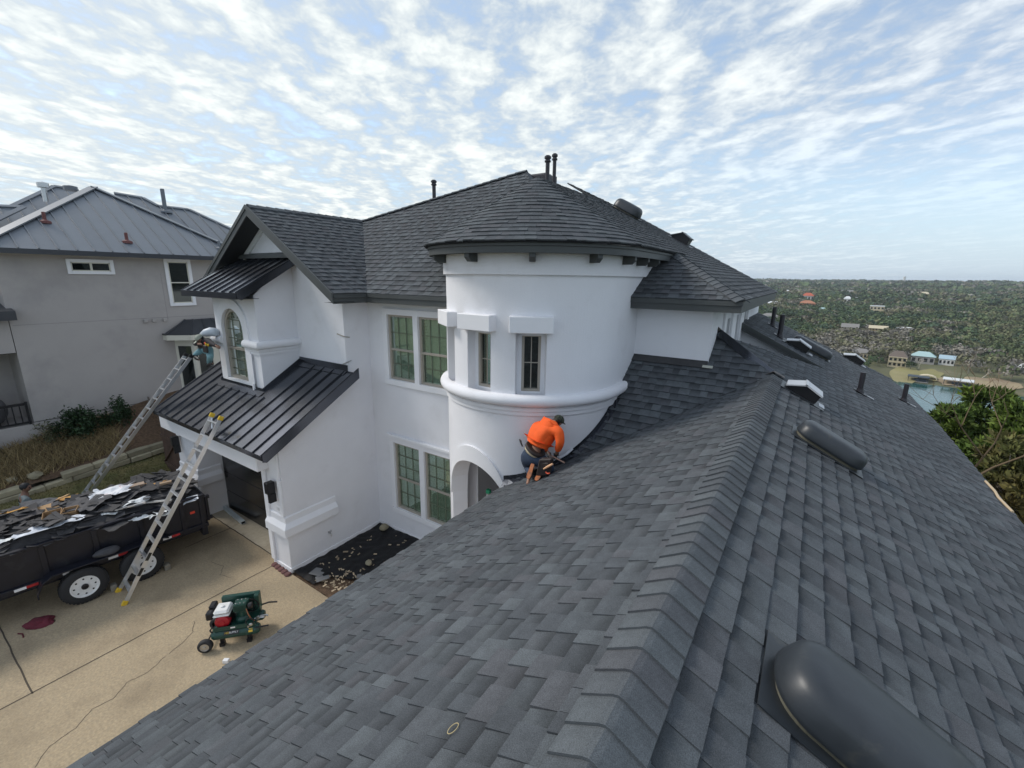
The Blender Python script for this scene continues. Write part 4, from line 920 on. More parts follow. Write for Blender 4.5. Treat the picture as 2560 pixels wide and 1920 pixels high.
# ================================================================== ground
DRIVE = mat('exposed_aggregate_concrete', (.44, .345, .225), .9, var=.22, vscale=30, hue=(.37, .30, .205), stain=(.8, (.27, .215, .145), .48, .74), bump=.5, bscale=120, spec=.2)
APRON = mat('smooth_concrete', (.46, .40, .30), .85, var=.12, vscale=9, stain=(1.6, (.30, .25, .18), .5, .7), bump=.2, bscale=70)
JOINT = mat('joint_dirt', (.07, .055, .04), .95)
MULCH = mat('mulch_soil', (.105, .065, .038), .95, var=.5, vscale=14, bump=.9, bscale=40)
FABRIC = mat('black_weed_fabric', (.010, .010, .011), .6, var=.25, vscale=5, spec=.3, bump=.3, bscale=90)
LAWN = mat('dormant_lawn', (.165, .135, .055), .95, hue=(.105, .105, .035), vscale=3, var=.3, bump=.6, bscale=60)
LIME = mat('limestone', (.30, .265, .18), .9, var=.22, vscale=4, bump=.5, bscale=18, island=.22)
def struct(mb, name, m, **k): return mb.build(name, m, kind='structure', **k)
m = MB(); m.poly([(-15.4, -4, 0), (-3.0, -4, 0), (-3.0, 4.88, 0), (-9.57, 4.88, 0), (-9.57, 5.03, 0), (-15.4, 5.03, 0)]); DRV = struct(m, 'driveway', DRIVE)
m = MB(); m.quad((-15.4, 5.03, .0), (-10.3, 5.03, .0), (-10.3, 5.62, .012), (-15.4, 5.62, .012)); struct(m, 'garage_apron', APRON)
def strip(pts, w, z=.004):
    m = MB(); pts = [Vector((*p, z)) for p in pts]; L_ = []
    for i, p in enumerate(pts):
        d = (pts[min(i+1, len(pts)-1)]-pts[max(i-1, 0)]).normalized(); s = Vector((-d.y, d.x, 0))*w/2; L_.append((p-s, p+s))
    for a, b in zip(L_[:-1], L_[1:]): m.quad(a[0], a[1], b[1], b[0])
    return m
rnd = random.Random(4)
def wob(a, b, n, am): return [(a[0]+(b[0]-a[0])*i/n+rnd.uniform(-am, am), a[1]+(b[1]-a[1])*i/n+rnd.uniform(-am, am)) for i in range(n+1)]
for pts, w in ((wob((-15.3, 5.04), (-10.3, 5.02), 30, .008), .028), (wob((-10.22, 4.88), (-10.12, -4), 30, .006), .022), (wob((-12.85, 5.02), (-12.83, 3.9), 8, .006), .022), (wob((-15.3, .62), (-10.15, .62), 24, .006), .024)):
    strip(pts, w).build('control_joint', JOINT, DRV)
for pts in ([(-9.2, 2.2), (-9.05, 1.9), (-9.1, 1.6), (-8.9, 1.35), (-8.95, 1.1), (-8.75, .85), (-8.7, .55), (-8.4, .3)], [(-9.75, 2.9), (-9.45, 2.75), (-9.3, 2.5), (-9.2, 2.2)], [(-11.6, 4.0), (-11.2, 4.1), (-10.9, 3.9), (-10.5, 4.0)]):
    q = []
    for a, b in zip(pts[:-1], pts[1:]): q += wob(a, b, 5, .012)[:-1]
    strip(q, .008).build('crack', JOINT, DRV)
# soil bed and its black fabric
def grid(x0, x1, y0, y1, nx, ny, f):
    m = MB(); vs = [(x0+(x1-x0)*i/nx, y0+(y1-y0)*j/ny) for j in range(ny+1) for i in range(nx+1)]
    m.add([(x, y, f(x, y)) for x, y in vs], [(j*(nx+1)+i, j*(nx+1)+i+1, (j+1)*(nx+1)+i+1, (j+1)*(nx+1)+i) for j in range(ny) for i in range(nx)]); return m
from mathutils import noise as NZ
nz = lambda x, y, s, o=0.: NZ.noise(Vector((x*s+o, y*s-o, o)))
m = grid(-9.57, -4.0, 4.90, 7.6, 60, 40, lambda x, y: -.02+.035*nz(x, y, 2.5)+.02*nz(x, y, 9)); struct(m, 'soil_bed', MULCH)
def fab(x, y):
    e = min(1, max(0, (x+9.57)/.12))
    wr_ = .05*max(0, nz(x*1.0+y*.7, y*.25-x*.4, 3.2, 2.)) + .03*nz(x, y, 6, 5) + .05*math.exp(-((y-7.55)/.08)**2)
    return .035+wr_
m = grid(-9.545, -4.3, 4.93, 7.57, 110, 70, fab)
# torn edge: drop the cells over the bare soil strip
def keep(c): 
    return not (c[1] < 5.42+.22*nz(c[0], 0, 3, 7)+(c[0]+8.4)*.42 and c[0] > -8.75)
m.f = [f for f in m.f if keep([sum(m.v[i][k] for i in f)/4 for k in range(2)])]; m.mi = m.mi[:len(m.f)]
fo = m.build('weed_fabric', FABRIC, smooth=True); fo['kind'] = 'structure'
# terrain: bench for the houses, slope to the lake, far bank and hills
AZ = math.radians(8); QX, QY = math.sin(AZ), math.cos(AZ)
PQ = [(0, -48.6), (333, -48.5), (340, -47.2), (392, -43), (450, -41), (550, -38), (700, -34), (1000, -26.5), (1600, -17), (2500, -9), (3300, 1.5), (4200, 2), (7000, -30)]
def far_z(q):
    for (a, b), (c, d) in zip(PQ[:-1], PQ[1:]):
        if q <= c: return b+(d-b)*(q-a)/(c-a)
    return PQ[-1][1]
def terrain(x, y):
    q = x*QX+y*QY
    if q > 325:
        k = min(1, max(0, (q-350)/600)); k2 = min(1, max(0, (q-1800)/900))
        return far_z(q)+k*5*NZ.noise(Vector((x*.006, y*.006, 1)))+k*3*NZ.noise(Vector((x*.018, y*.018, 5)))+k2*11*NZ.noise(Vector((x*.0017, y*.0017, 9)))
    s = max(x-3.6, y-20.5, -x-75, -y-60)
    if s <= 0: return -.35
    return max(-52, -.35-.30*s-.0012*s*s)+.6*NZ.noise(Vector((x*.08, y*.08, 0)))*min(1, s/6)
HILL = mat('scrub_hillside', (.135, .125, .065), .95, hue=(.085, .10, .045), vscale=.012, var=.25, stain=(.05, (.20, .165, .105), .52, .7))
def polar_ground():
    vs, fs = [], []; na = 220; rs = [0.01]+[2.2*1.045**i for i in range(178)]
    rs = [r for r in rs if r < 6800]
    aa = [math.radians(-180+360*i/na) for i in range(na)]
    for r in rs:
        for a in aa: x, y = r*math.sin(a), r*math.cos(a); vs.append((x, y, terrain(x, y)))
    for i in range(len(rs)-1):
        for j in range(na): fs.append((i*na+j, i*na+(j+1) % na, (i+1)*na+(j+1) % na, (i+1)*na+j))
    m = MB(); m.add(vs, fs); o = m.build('hills', HILL, kind='structure', nofix=True); o.data.shade_smooth(); return o
polar_ground()
def water_mat():
    m = mat('lake_water', (.012, .075, .070), .10, spec=.5)
    t = m.node_tree; b = t.nodes['Principled BSDF']; tc = N(t, 'ShaderNodeTexCoord'); mp = N(t, 'ShaderNodeMapping', inp={3: (.18, .5, 1)}); L(t, tc.outputs['Object'], mp.inputs[0])
    n = N(t, 'ShaderNodeTexNoise', inp={2: .55, 3: 5, 4: .6}); L(t, mp.outputs[0], n.inputs[0]); bp = N(t, 'ShaderNodeBump', inp={0: .22, 1: .6}); L(t, n.outputs[0], bp.inputs['Height']); L(t, bp.outputs[0], b.inputs['Normal']); return m
m = MB(); m.quad((-900, 60, -48), (900, 60, -48), (900, 420, -48), (-900, 420, -48)); struct(m, 'lake', water_mat())
# side yard between the houses: lawn rising to a low stone wall, planting bed beyond
zl = lambda x, y: max(0, min(1, (-15.3-x)/2.7))*(.62+.10*(y-1.5)*.6)
m = grid(-18.35, -15.3, -4, 9, 30, 50, lambda x, y: -.01+zl(x, y)+.02*nz(x, y, 3)); struct(m, 'lawn', LAWN)
zw = lambda y: .90+.085*(y-1.5)
zbed = lambda x, y: zw(y)-.04+((-18.45-x)/2.1)*(.62+.11*(y-1.5))+.05*nz(x, y, 2.2)
m = grid(-20.6, -18.4, -4, 9, 24, 60, zbed); struct(m, 'planting_bed', MULCH)
def tufts(name, m_, region, n, zf, h, w, seed, bend=.5):
    rnd = random.Random(seed); mb = MB()
    for _ in range(n):
        x, y = rnd.uniform(*region[:2]), rnd.uniform(*region[2:]); z = zf(x, y)-.01; a = rnd.uniform(0, 2*PI); hh = h*rnd.uniform(.5, 1.2)
        dx, dy = math.cos(a)*w, math.sin(a)*w; bx, by = rnd.uniform(-bend, bend)*hh, rnd.uniform(-bend, bend)*hh
        mb.add([(x-dx, y-dy, z), (x+dx, y+dy, z), (x+bx, y+by, z+hh)], [(0, 1, 2)])
    return mb.build(name, m_, kind='stuff', nofix=True)
GRASS = mat('dormant_grass', (.17, .145, .06), .9, island=.45, hue=(.10, .115, .035), vscale=1.5)
tufts('grass', GRASS, (-18.3, -15.4, .5, 7.5), 14000, lambda x, y: zl(x, y), .06, .009, 1)
DRY = mat('dead_grass', (.27, .205, .10), .95, island=.4)
tufts('dead_grass', DRY, (-20.4, -18.6, .5, 4.6), 5200, zbed, .34, .012, 2, .9)
# ---------------------------------------------------------------- retaining wall of limestone blocks
RW = thing('retaining_wall', 'low limestone garden wall of long rough blocks below the grey house', 'garden wall', (-18.4, 3, .7))
rnd = random.Random(12)
for k in range(2):
    y = -3.0+k*.35
    while y < 7.5:
        ln = rnd.uniform(.55, 1.15); h = .17; z = zw(y+ln/2)-.34+k*h; c = Vector((-18.38+rnd.uniform(-.03, .03)-.05*k, y+ln/2, z+h/2))
        if not (k == 1 and 1.75 < y < 2.1):
            b = MB(); b.obox(c, Vector((.15+rnd.uniform(-.02, .03), rnd.uniform(-.01, .01), 0)), Vector((rnd.uniform(-.02, .02), ln/2-.008, .0425*ln)), Vector((0, 0, h/2-.004)))
            b.build('stone', LIME, RW, bevel=.018)
        y += ln
def rocks(name, label, spots, m_, cat='rock', group=None):
    for (x, y, z, r, lb) in spots:
        bm = bmesh.new(); bmesh.ops.create_icosphere(bm, subdivisions=2, radius=r)
        for v in bm.verts: v.co *= 1+.35*NZ.noise(v.co/r*1.3+Vector((x, y, z)))
        for v in bm.verts: v.co.z *= .7
        me = bpy.data.meshes.new(name); bm.to_mesh(me); bm.free(); me.materials.append(m_); o = bpy.data.objects.new(name, me); COL.objects.link(o); o.location = (x, y, z+r*.35); tag(o, lb, cat, group)
rocks('rock', '', [(-18.65, 2.35, zbed(-18.65, 2.35), .17, 'loose tan limestone lump on the brown bed behind the garden wall'), (-18.85, 1.9, zbed(-18.8, 1.9), .13, 'small grey rock lying flat on the dark soil above the garden wall'),
  (-8.28, 6.15, .05, .085, 'tan stone holding down the black weed fabric'), (-9.2, 7.42, .06, .13, 'brown flat stone in the inside corner of the black fabric bed')], LIME)
# bits on the fabric
CHIP = mat('bark_chips', (.42, .33, .22), .9, island=.5); mb = MB(); rnd = random.Random(9)
for _ in range(170):
    x, y = rnd.uniform(-9.3, -6.8), rnd.uniform(5.0, 7.4)
    if rnd.random() < .45: x, y = rnd.uniform(-8.7, -7.6), rnd.uniform(5.05, 5.7)
    a = rnd.uniform(0, PI); s = rnd.uniform(.008, .03); mb.obox((x, y, fab(x, y)+.012), (math.cos(a)*s*1.6, math.sin(a)*s*1.6, .004), (-math.sin(a)*s*.6, math.cos(a)*s*.6, .003), (0, 0, .004))
mb.build('bark_chips', CHIP, kind='stuff')
for x, y, a, s, lb in ((-8.98, 5.22, .3, .17, 'grey torn shingle scrap nearest the house corner on the black fabric'), (-8.72, 5.16, 1.2, .15, 'grey square shingle scrap beside the bare soil on the black fabric'), (-8.05, 5.72, .8, .09, 'pale paper scrap on the fabric beside the roof eave')):
    m = MB(); c, q = math.cos(a), math.sin(a); z = fab(x, y)+.03
    pts = [(-1, -.7), (.9, -.8), (1, .1), (.2, .2), (.15, .8), (-.9, .75)]; m.prism([(x+(u*c-v*q)*s, y+(u*q+v*c)*s, z+.02*u*s) for u, v in pts], (0, 0, .006))
    tag(recenter(m.build('shingle_scrap', mat('scrap_grey', (.17, .17, .17), .85) if 'scrap_grey' not in MAT else MAT['scrap_grey'])), lb, 'scrap')
m = MB(); m.obox((-9.16, 6.12, fab(-9.16, 6.12)+.02), (.05, .035, .004), (-.012, .018, 0), (0, 0, .008)); tag(recenter(m.build('wood_offcut', CHIP)), 'small pale wood offcut on the black fabric near the wall', 'offcut')
rnd = random.Random(31)
for i in range(5):
    t = i/4; x, y = -10.2+.62*t, 4.84-.03*t
    m = MB(); m.lathe((x, y, .0), Z, [(.075, 0), (.085, .025), (.06, .05), (.02, .055)], 9); o = m.build('paver_chip', mat('red_stone', (.13, .06, .055), .9, var=.3) if 'red_stone' not in MAT else MAT['red_stone'])
    tag(recenter(o), ('dark red stone at the driveway joint, first along the garage pier', 'second dark red stone along the garage pier from the driveway joint', 'middle dark red stone along the foot of the garage pier', 'dark red stone next to last before the pier corner', 'dark red stone nearest the pier corner and black fabric')[i], 'stone', 'red stones along the garage pier')
# ================================================================== grey neighbour house
NH = thing('grey_house', 'grey stucco neighbour house with a grey standing-seam metal hip roof', 'house', (-21, 6, 0))
NX = -20.5
m = MB(); m.quad((NX, 2.85, 0), (NX, 14, 0), (NX, 14, 7.72), (NX, 2.85, 7.72)); m.quad((NX, 2.85, 0), (NX-1.5, 2.85, 0), (NX-1.5, 2.85, 7.72), (NX, 2.85, 7.72))
m.quad((NX-1.5, -4, 0), (NX-1.5, 2.85, 0), (NX-1.5, 2.85, 7.72), (NX-1.5, -4, 7.72)); m.quad((NX, -4, 0), (NX, 2.85, 0), (NX, 2.85, 2.2), (NX, -4, 2.2)); m.quad((NX, -4, 2.2), (NX, 2.85, 2.2), (NX-1.5, 2.85, 2.2), (NX-1.5, -4, 2.2))
m.box(NX-1.5, NX+.01, -4, 2.83, 4.53, 5.55); m.build('wall', GREYST, NH)
m = MB(); m.box(NX, NX+.006, 2.85, 14, 2.235, 2.265); m.build('foundation_joint', mat('joint_grey', (.12, .115, .11), .9), NH)
m = MB(); m.box(NX, NX+.004, 2.9, 14, 5.365, 5.38); m.box(NX, NX+.004, 6.95, 6.962, 5.3, 7.0); m.build('stucco_joint', mat('joint_soft', (.27, .26, .255), .9), NH)
m = MB(); m.box(NX, NX+.02, 2.45, 14, 7.52, 7.70); m.build('frieze_board', CREAM, NH)
def side_window(y0, y1, z0, z1, tr, cols, split, back, cap=False):
    t = MB(); x0, x1 = NX, NX+.05
    t.box(x0, x1, y0, y0+tr, z0, z1); t.box(x0, x1, y1-tr, y1, z0, z1); t.box(x0, x1, y0+tr, y1-tr, z0, z0+tr); t.box(x0, x1, y0+tr, y1-tr, z1-tr, z1); t.build('window_trim', TRIM, NH, bevel=.006)
    a, b, c, d = y0+tr, y1-tr, z0+tr, z1-tr
    w = MB(); w.box(NX+.012, NX+.035, a, b, c, c+.035); w.box(NX+.012, NX+.035, a, b, d-.035, d); w.box(NX+.012, NX+.035, a, a+.035, c, d); w.box(NX+.012, NX+.035, b-.035, b, c, d)
    if split: w.box(NX+.012, NX+.036, a, b, (c+d)/2-.02, (c+d)/2+.02)
    if cols == 2: w.box(NX+.012, NX+.036, (a+b)/2-.03, (a+b)/2+.03, c, d)
    wo = w.build('window', CREAM, NH); p = MB(); p.box(NX+.008, NX+.014, a, b, c, d); p.build('pane', DGLASS, wo)
    k = MB(); k.box(NX+.001, NX+.004, a, b, c, d); k.build('room_backing', DARKIN, wo)
    if back:
        k = MB(); n = int((d-(c+d)/2)/.05)
        for i in range(n): k.box(NX+.004, NX+.0075, a+.03, b-.03, d-.05*i-.04, d-.05*i-.008)
        k.build('blind', mat('dark_blind', (.07, .055, .045), .7), wo)
side_window(4.41, 5.62, 6.94, 7.43, .10, 2, False, False); side_window(7.10, 7.98, 5.78, 7.54, .11, 1, True, True)
for y in (6.24, 6.50, 6.84):
    m = MB(); m.box(NX, NX+.09, y-.06, y+.06, 5.22, 5.34); m.build('dryer_vent', GREYST, NH, bevel=.01)
# bay window with its own little hip roof
m = MB(); bx = NX+.62
m.prism([(NX, 7.05, 1.9), (bx, 7.45, 1.9), (bx, 8.9, 1.9), (NX, 9.3, 1.9)], (0, 0, 2.72)); m.build('bay_wall', CREAM, NH)
for a, b in (((NX, 7.05), (bx, 7.45)), ((bx, 7.45), (bx, 8.16)), ((bx, 8.2), (bx, 8.9))):
    A, B = Vector((*a, 2.4)), Vector((*b, 2.4)); u = (B-A).normalized(); n = u.cross(Z); ln = (B-A).length
    m = MB(); m.obox((A+B)/2+Z*.93+n*.01, u*(ln/2-.12), n*.012, Z*.92); pn = m.build('window', DGLASS, NH)
    m = MB(); m.obox((A+B)/2+Z*.93+n*.0, u*(ln/2-.12), n*.012, Z*.92); m.build('room_backing', DARKIN, pn)
bz, tz = 4.72, 5.24; e = [(NX, 6.70), (NX+.30, 6.72), (bx+.28, 7.30), (bx+.28, 9.05), (NX+.30, 9.63), (NX, 9.65)]; tp = [(NX, 7.50), (NX+.05, 7.50), (NX+.22, 7.70), (NX+.22, 8.65), (NX+.05, 8.85), (NX, 8.85)]
m = MB()
for i in range(5): m.quad((*e[i], bz), (*e[i+1], bz), (*tp[i+1], tz), (*tp[i], tz))
m.poly([(*p, tz) for p in tp]); m.poly([(*p, bz-.0) for p in e]); 
NBM = mat('dark_slate_metal', (.040, .043, .050), .4, spec=.5)
for i in range(1, 4): m.beam((*e[i+0], bz+.01), (*tp[i+0], tz+.01), .05, .04)
m.beam((*e[0], bz+.02), (*e[1], bz+.02), .04, .06); bro = m.build('bay_roof', NBM, NH)
m = MB()
for t in (.33, .66): m.beam((bx+.28, 7.30+1.75*t, bz+.014), (NX+.22, 7.70+.95*t, tz+.014), .025, .03)
m.build('seam', NBM, bro)
m = MB(); m.add([(p[0], p[1], z) for z in (bz-.20, bz-.005) for p in e], [(i, i+1, 7+i, 6+i) for i in range(5)]); m.build('bay_fascia', CREAM, NH)
# main hip roof: panels between seams
ea, al, ar, ap = -20.0, 2.45, 10.2, Vector((-24.3, 6.50, 10.26)); sN = .6; zE = 7.68
NR = bpy.data.objects.new('hip_roof', None); COL.objects.link(NR); NR.parent = NH; ROOTLOC[NR.name] = ROOTLOC[NH.name]
nN = Vector((sN, 0, 1)).normalized()
def hip_top(y): # distance run up the slope at eave position y
    return max(.02, min((y-al)/(ap.y-al), (ar-y)/(ar-ap.y)))*(ea-ap.x)
y = al
ys = [al+.44*i for i in range(int((ar-al)/.44)+1)]+[ar]
for a, b in zip(ys[:-1], ys[1:]):
    pts = [(ea, a), (ea, b), (ea-hip_top(b), b)]+([(ap.x, ap.y)] if a < ap.y < b else [])+[(ea-hip_top(a), a)]
    q = [Vector((x, yy, zE+sN*(ea-x))) for x, yy in pts]
    m = MB(); m.prism([p for p in q], -nN*.03)
    if b < ar-.1: m.beam(q[1]+nN*.015, q[2]+nN*.015, .03, .04, up=nN)
    m.build('metal_panel', NMETAL, NR)
m = MB(); zc = lambda x, y: zE+sN*(ea-x)
m.poly([(ea, al, zE), tuple(ap), (ap.x-6, ap.y, ap.z), (ap.x-6, al, zE)]); m.poly([(ea, ar, zE), (ap.x-6, ar, zE), (ap.x-6, ap.y, ap.z), tuple(ap)]); m.build('roof_deck', NMETAL, NR)
for a in (al, ar):
    m = MB(); m.beam((ea+.02, a, zE+.03), ap+Vector((0, 0, .03)), .30, .04); m.build('hip_cap', NMETAL, NR)
m = MB(); m.box(ea-.02, ea+.02, al, ar, zE-.16, zE-.01); m.build('gutter', NBM, NR); m = MB(); m.quad((ea, al, zE-.15), (ea, ar, zE-.15), (NX, ar, zE-.15), (NX, al, zE-.15)); m.build('soffit', CREAM, NR)
# second hip behind on the right, another on the left, stacks and dots
def nb_hip(pix, X0, name, dep):
    q = [onx(px, py, X0) for px, py in pix]; m = MB(); m.prism(q+[Vector((X0, q[-1].y, 7.7)), Vector((X0, q[0].y, 7.7))], (-.05, 0, 0)); o = m.build(name, NMETAL, NR)
    ya, yb = min(p.y for p in q), max(p.y for p in q); yy = ya+.3
    s = MB()
    def top(y):
        for a, b in zip(q[:-1], q[1:]):
            if a.y <= y <= b.y: return a.z+(b.z-a.z)*(y-a.y)/max(1e-6, b.y-a.y)
        return None
    while yy < yb:
        t = top(yy)
        if t: s.beam((X0+.02, yy, 7.7), (X0+.02, yy-.0, t-.03), .03, .04, up=(1, 0, 0))
        yy += .46
    if s.v: s.build('seam', NMETAL, o)
    s = MB()
    for a, b in zip(q[:-1], q[1:]): s.beam(a+Vector((.03, 0, 0)), b+Vector((.03, 0, 0)), .10, .05, up=(1, 0, 0))
    s.build('ridge_cap', NMETAL, o)
# (sloping planes: these lie further back and lean away)
def nb_plane(pix, n, c, name):
    q = [onpl(px, py, n, c) for px, py in pix]; m = MB(); m.prism(q, -Vector(n).normalized()*.04); o = m.build(name, NMETAL, NR)
    s = MB(); ya, yb = min(p.y for p in q), max(p.y for p in q); yy = ya+.4
    while yy < yb:
        cr = []
        for a, b in zip(q, q[1:]+q[:1]):
            if (a.y-yy)*(b.y-yy) < 0: t = (yy-a.y)/(b.y-a.y); cr.append(a+(b-a)*t)
        if len(cr) >= 2: s.beam(cr[0]+nN*.02, cr[1]+nN*.02, .03, .05, up=nN)
        yy += .46
    s.build('seam', NMETAL, o)
    s = MB()
    for a, b in zip(q[:-1], q[1:]): s.beam(a+nN*.03, b+nN*.03, .14, .05, up=nN)
    s.build('ridge_cap', NMETAL, o); return o
nv = np.array([.6, 0, 1.]); 
nb_plane([(285, 484), (357, 496), (395, 516), (472, 525), (585, 577), (600, 640), (420, 600)], nv, nv@np.array([-21.2, 0, 7.7]), 'rear_roof')
nb_plane([(-60, 560), (55, 505), (135, 467), (190, 474), (200, 490), (120, 520), (-20, 590)], nv, nv@np.array([-22.5, 0, 7.7]), 'left_roof')
nb_plane([(-60, 512), (0, 517), (60, 519), (0, 548), (-60, 580)], nv, nv@np.array([-21.5, 0, 7.7]), 'left_roof')
REDP = mat('faded_red_vent', (.15, .055, .05), .7)
def roof_post(px, py, h, r, m_, x0=-20.0, off=0., name='roof_stack'):
    p = onpl(px, py, nv, float(nv@np.array([x0, 0, zE]))); o = MB(); o.lathe(p-Z*.05, Z, [(r*3.2, 0), (r*3, .08), (r*1.2, .12), (r, .14), (r, h), (r*.8, h+.01)], 10); return o.build(name, m_, NH)
roof_post(113, 555, .36, .05, REDP); roof_post(318, 605, .36, .05, REDP); roof_post(549, 622, .36, .05, NMETAL)
p = roof_post(414, 530, 1.0, .08, NMETAL, -21.2); 
p = onx(110, 476, -24.5); m = MB(); m.lathe(p-Z*.4, Z, [(.08, 0), (.08, .5), (.17, .5), (.17, .66), (.05, .7)], 10); m.build('flue_cap', STEEL, NH)
p = onx(176, 470, -25); m = MB(); m.lathe(p-Z*.1, Z, [(.22, 0), (.22, .16), (.05, .2)], 10); m.build('flue_cap', NMETAL, NH)
# porch on the left: roof nose, railing, window, grill under a cover
m = MB(); m.prism([(NX-1.6, 2.9, 6.15), (NX+.35, 2.98, 5.78), (NX+.35, -4, 5.78), (NX-1.6, -4, 6.15)], (0, 0, .05)); m.box(NX+.28, NX+.36, -4, 2.98, 5.55, 5.78); m.build('porch_roof', NBM, NH)
m = MB(); m.box(NX-.05, NX, -4, 2.80, 2.84, 2.92); m.box(NX-.05, NX, -4, 2.80, 2.24, 2.30); m.box(NX-.06, NX+.01, 2.74, 2.80, 2.2, 2.95); rl = m.build('porch_railing', BLACK, NH)
for i in range(16): m = MB(); m.box(NX-.04, NX-.01, 2.60-.16*i, 2.63-.16*i, 2.30, 2.84); m.build('baluster', BLACK, rl)
m = MB(); m.box(NX-1.49, NX-1.44, 1.15, 2.35, 2.9, 4.5); pw = m.build('window', CREAM, NH); m = MB(); m.box(NX-1.445, NX-1.43, 1.3, 2.2, 3.05, 4.35); m.build('pane', DARKIN, pw)
m = MB(); m.quad((NX-1.5, -4, 4.52), (NX, -4, 4.52), (NX, 2.84, 4.52), (NX-1.5, 2.84, 4.52)); m.build('porch_ceiling', SOFFIT, NH)
bm = bmesh.new(); bmesh.ops.create_icosphere(bm, subdivisions=3, radius=.42)
for v in bm.verts: v.co *= 1+.10*NZ.noise(v.co*4); v.co.z = max(v.co.z, -.40)*1.25
me = bpy.data.meshes.new('covered_grill'); bm.to_mesh(me); bm.free(); me.materials.append(mat('grill_cover', (.10, .10, .105), .8)); me.shade_smooth()
o = bpy.data.objects.new('covered_grill', me); COL.objects.link(o); o.location = (NX-.62, 2.0, 2.71); tag(o, 'grey covered grill behind the black porch railing', 'grill')
m = MB(); m.box(NX+.02, NX+.62, .95, 1.75, zbed(NX+.3, 1.3)-.1, zbed(NX+.3, 1.3)+.68); o = m.build('air_conditioner', mat('ac_grey', (.34, .34, .34), .6, var=.1), bevel=.03)
tag(recenter(o), 'pale grey air conditioner box against the grey house wall at the frame edge', 'air conditioner')
# ---------------------------------------------------------------- fence and gate between the houses
FWOOD = mat('weathered_cedar', (.20, .175, .15), .9, var=.3, vscale=3, island=.22, aniso=(6, 6, .5))
GWOOD = mat('brown_gate_wood', (.095, .058, .042), .85, var=.3, vscale=4, island=.18)
FN = thing('board_fence', 'weathered grey board fence between the grey house and the white garage', 'fence', (-18, 5.9, .6))
rnd = random.Random(2); n = 34
for i in range(n):
    x = -20.42+.15*i; t = i/(n-1); b = MB(); top = 2.45-.42*math.sin(min(1, t*2.2)*PI*.5)+.32*max(0, t-.45)*1.6+rnd.uniform(-.02, .02)
    b.box(x, x+.142, 5.86+rnd.uniform(-.004, .004), 5.885, .35+rnd.uniform(0, .05), top); b.build('board', FWOOD, FN)
for z in (.8, 1.75): b = MB(); b.box(-20.4, -15.32, 5.89, 5.94, z, z+.09); b.build('rail', FWOOD, FN)
GT = thing('wooden_gate', 'dark brown plank gate standing open beside the garage corner', 'gate', (-16.8, 5.2, .4))
for i in range(8):
    x = -17.45+.155*i; b = MB(); b.box(x, x+.15, 5.2, 5.225, .38+.012*i, 2.02+.012*i); b.build('board', GWOOD, GT)
for z in (.75, 1.72): b = MB(); b.box(-17.45, -16.22, 5.165, 5.199, z, z+.10); b.build('rail', GWOOD, GT)
b = MB(); b.beam((-17.4, 5.182, .86), (-16.3, 5.182, 1.71), .03, .09, up=(0, 1, 0)); b.build('brace', GWOOD, GT)
b = MB(); b.box(-16.21, -16.08, 5.17, 5.29, .2, 2.5); tag(recenter(b.build('gate_post', GWOOD, bevel=.008)), 'brown post beside the open plank gate', 'post')
# shrubs along the grey wall
LEAFD = mat('dark_shrub_leaf', (.030, .060, .024), .6, island=.5, spec=.4)
LEAFO = mat('sparse_shrub_leaf', (.085, .090, .042), .8, island=.5)
TWIG = mat('twig_bark', (.13, .10, .075), .9)
def leafy(name, label, cat, base, rx, ry, rz, n, s, m_, seed, stems=7, group=None):
    rnd = random.Random(seed); t = thing(name, label, cat, base, group); B = Vector(base)
    mb = MB(); cl = [(Vector((rnd.gauss(0, .5), rnd.gauss(0, .5), rnd.uniform(.25, 1)))) for _ in range(14)]
    for _ in range(n):
        c = rnd.choice(cl); p = c+Vector((rnd.gauss(0, .2), rnd.gauss(0, .2), rnd.gauss(0, .16))); p = B+Vector((p.x*rx, p.y*ry, max(.03, p.z)*rz))
        a = Vector((rnd.gauss(0, 1), rnd.gauss(0, 1), rnd.gauss(0, .6))).normalized(); b = a.orthogonal().normalized(); q = s*rnd.uniform(.6, 1.3)
        mb.add([p-a*q, p+b*q*.45, p+a*q, p-b*q*.45], [(0, 1, 2, 3)])
    mb.build('foliage', m_, t, nofix=True)
    st = MB()
    for i in range(stems):
        c = cl[i]; e_ = B+Vector((c.x*rx, c.y*ry, c.z*rz)); st.tube([B+Vector((rnd.uniform(-.05, .05), rnd.uniform(-.05, .05), -.08)), B+(e_-B)*.5+Vector((0, 0, .05)), e_], [.014, .010, .004], 5)
    st.build('stem', TWIG, t); return t
leafy('shrub', 'dense dark green shrub against the grey stucco wall', 'shrub', (-19.75, 3.75, zbed(-19.75, 3.75)), .36, .48, .85, 2600, .055, LEAFD, 3)
leafy('shrub', 'dark green shrub half behind the upper ladder by the board fence', 'shrub', (-19.7, 4.9, zbed(-19.7, 4.9)), .30, .30, .85, 1400, .05, LEAFD, 4)
leafy('shrub', 'thin olive shrub left of the dense green one on the brown bed', 'shrub', (-19.9, 3.05, zbed(-19.9, 3.05)), .3, .35, .7, 620, .04, LEAFO, 5)
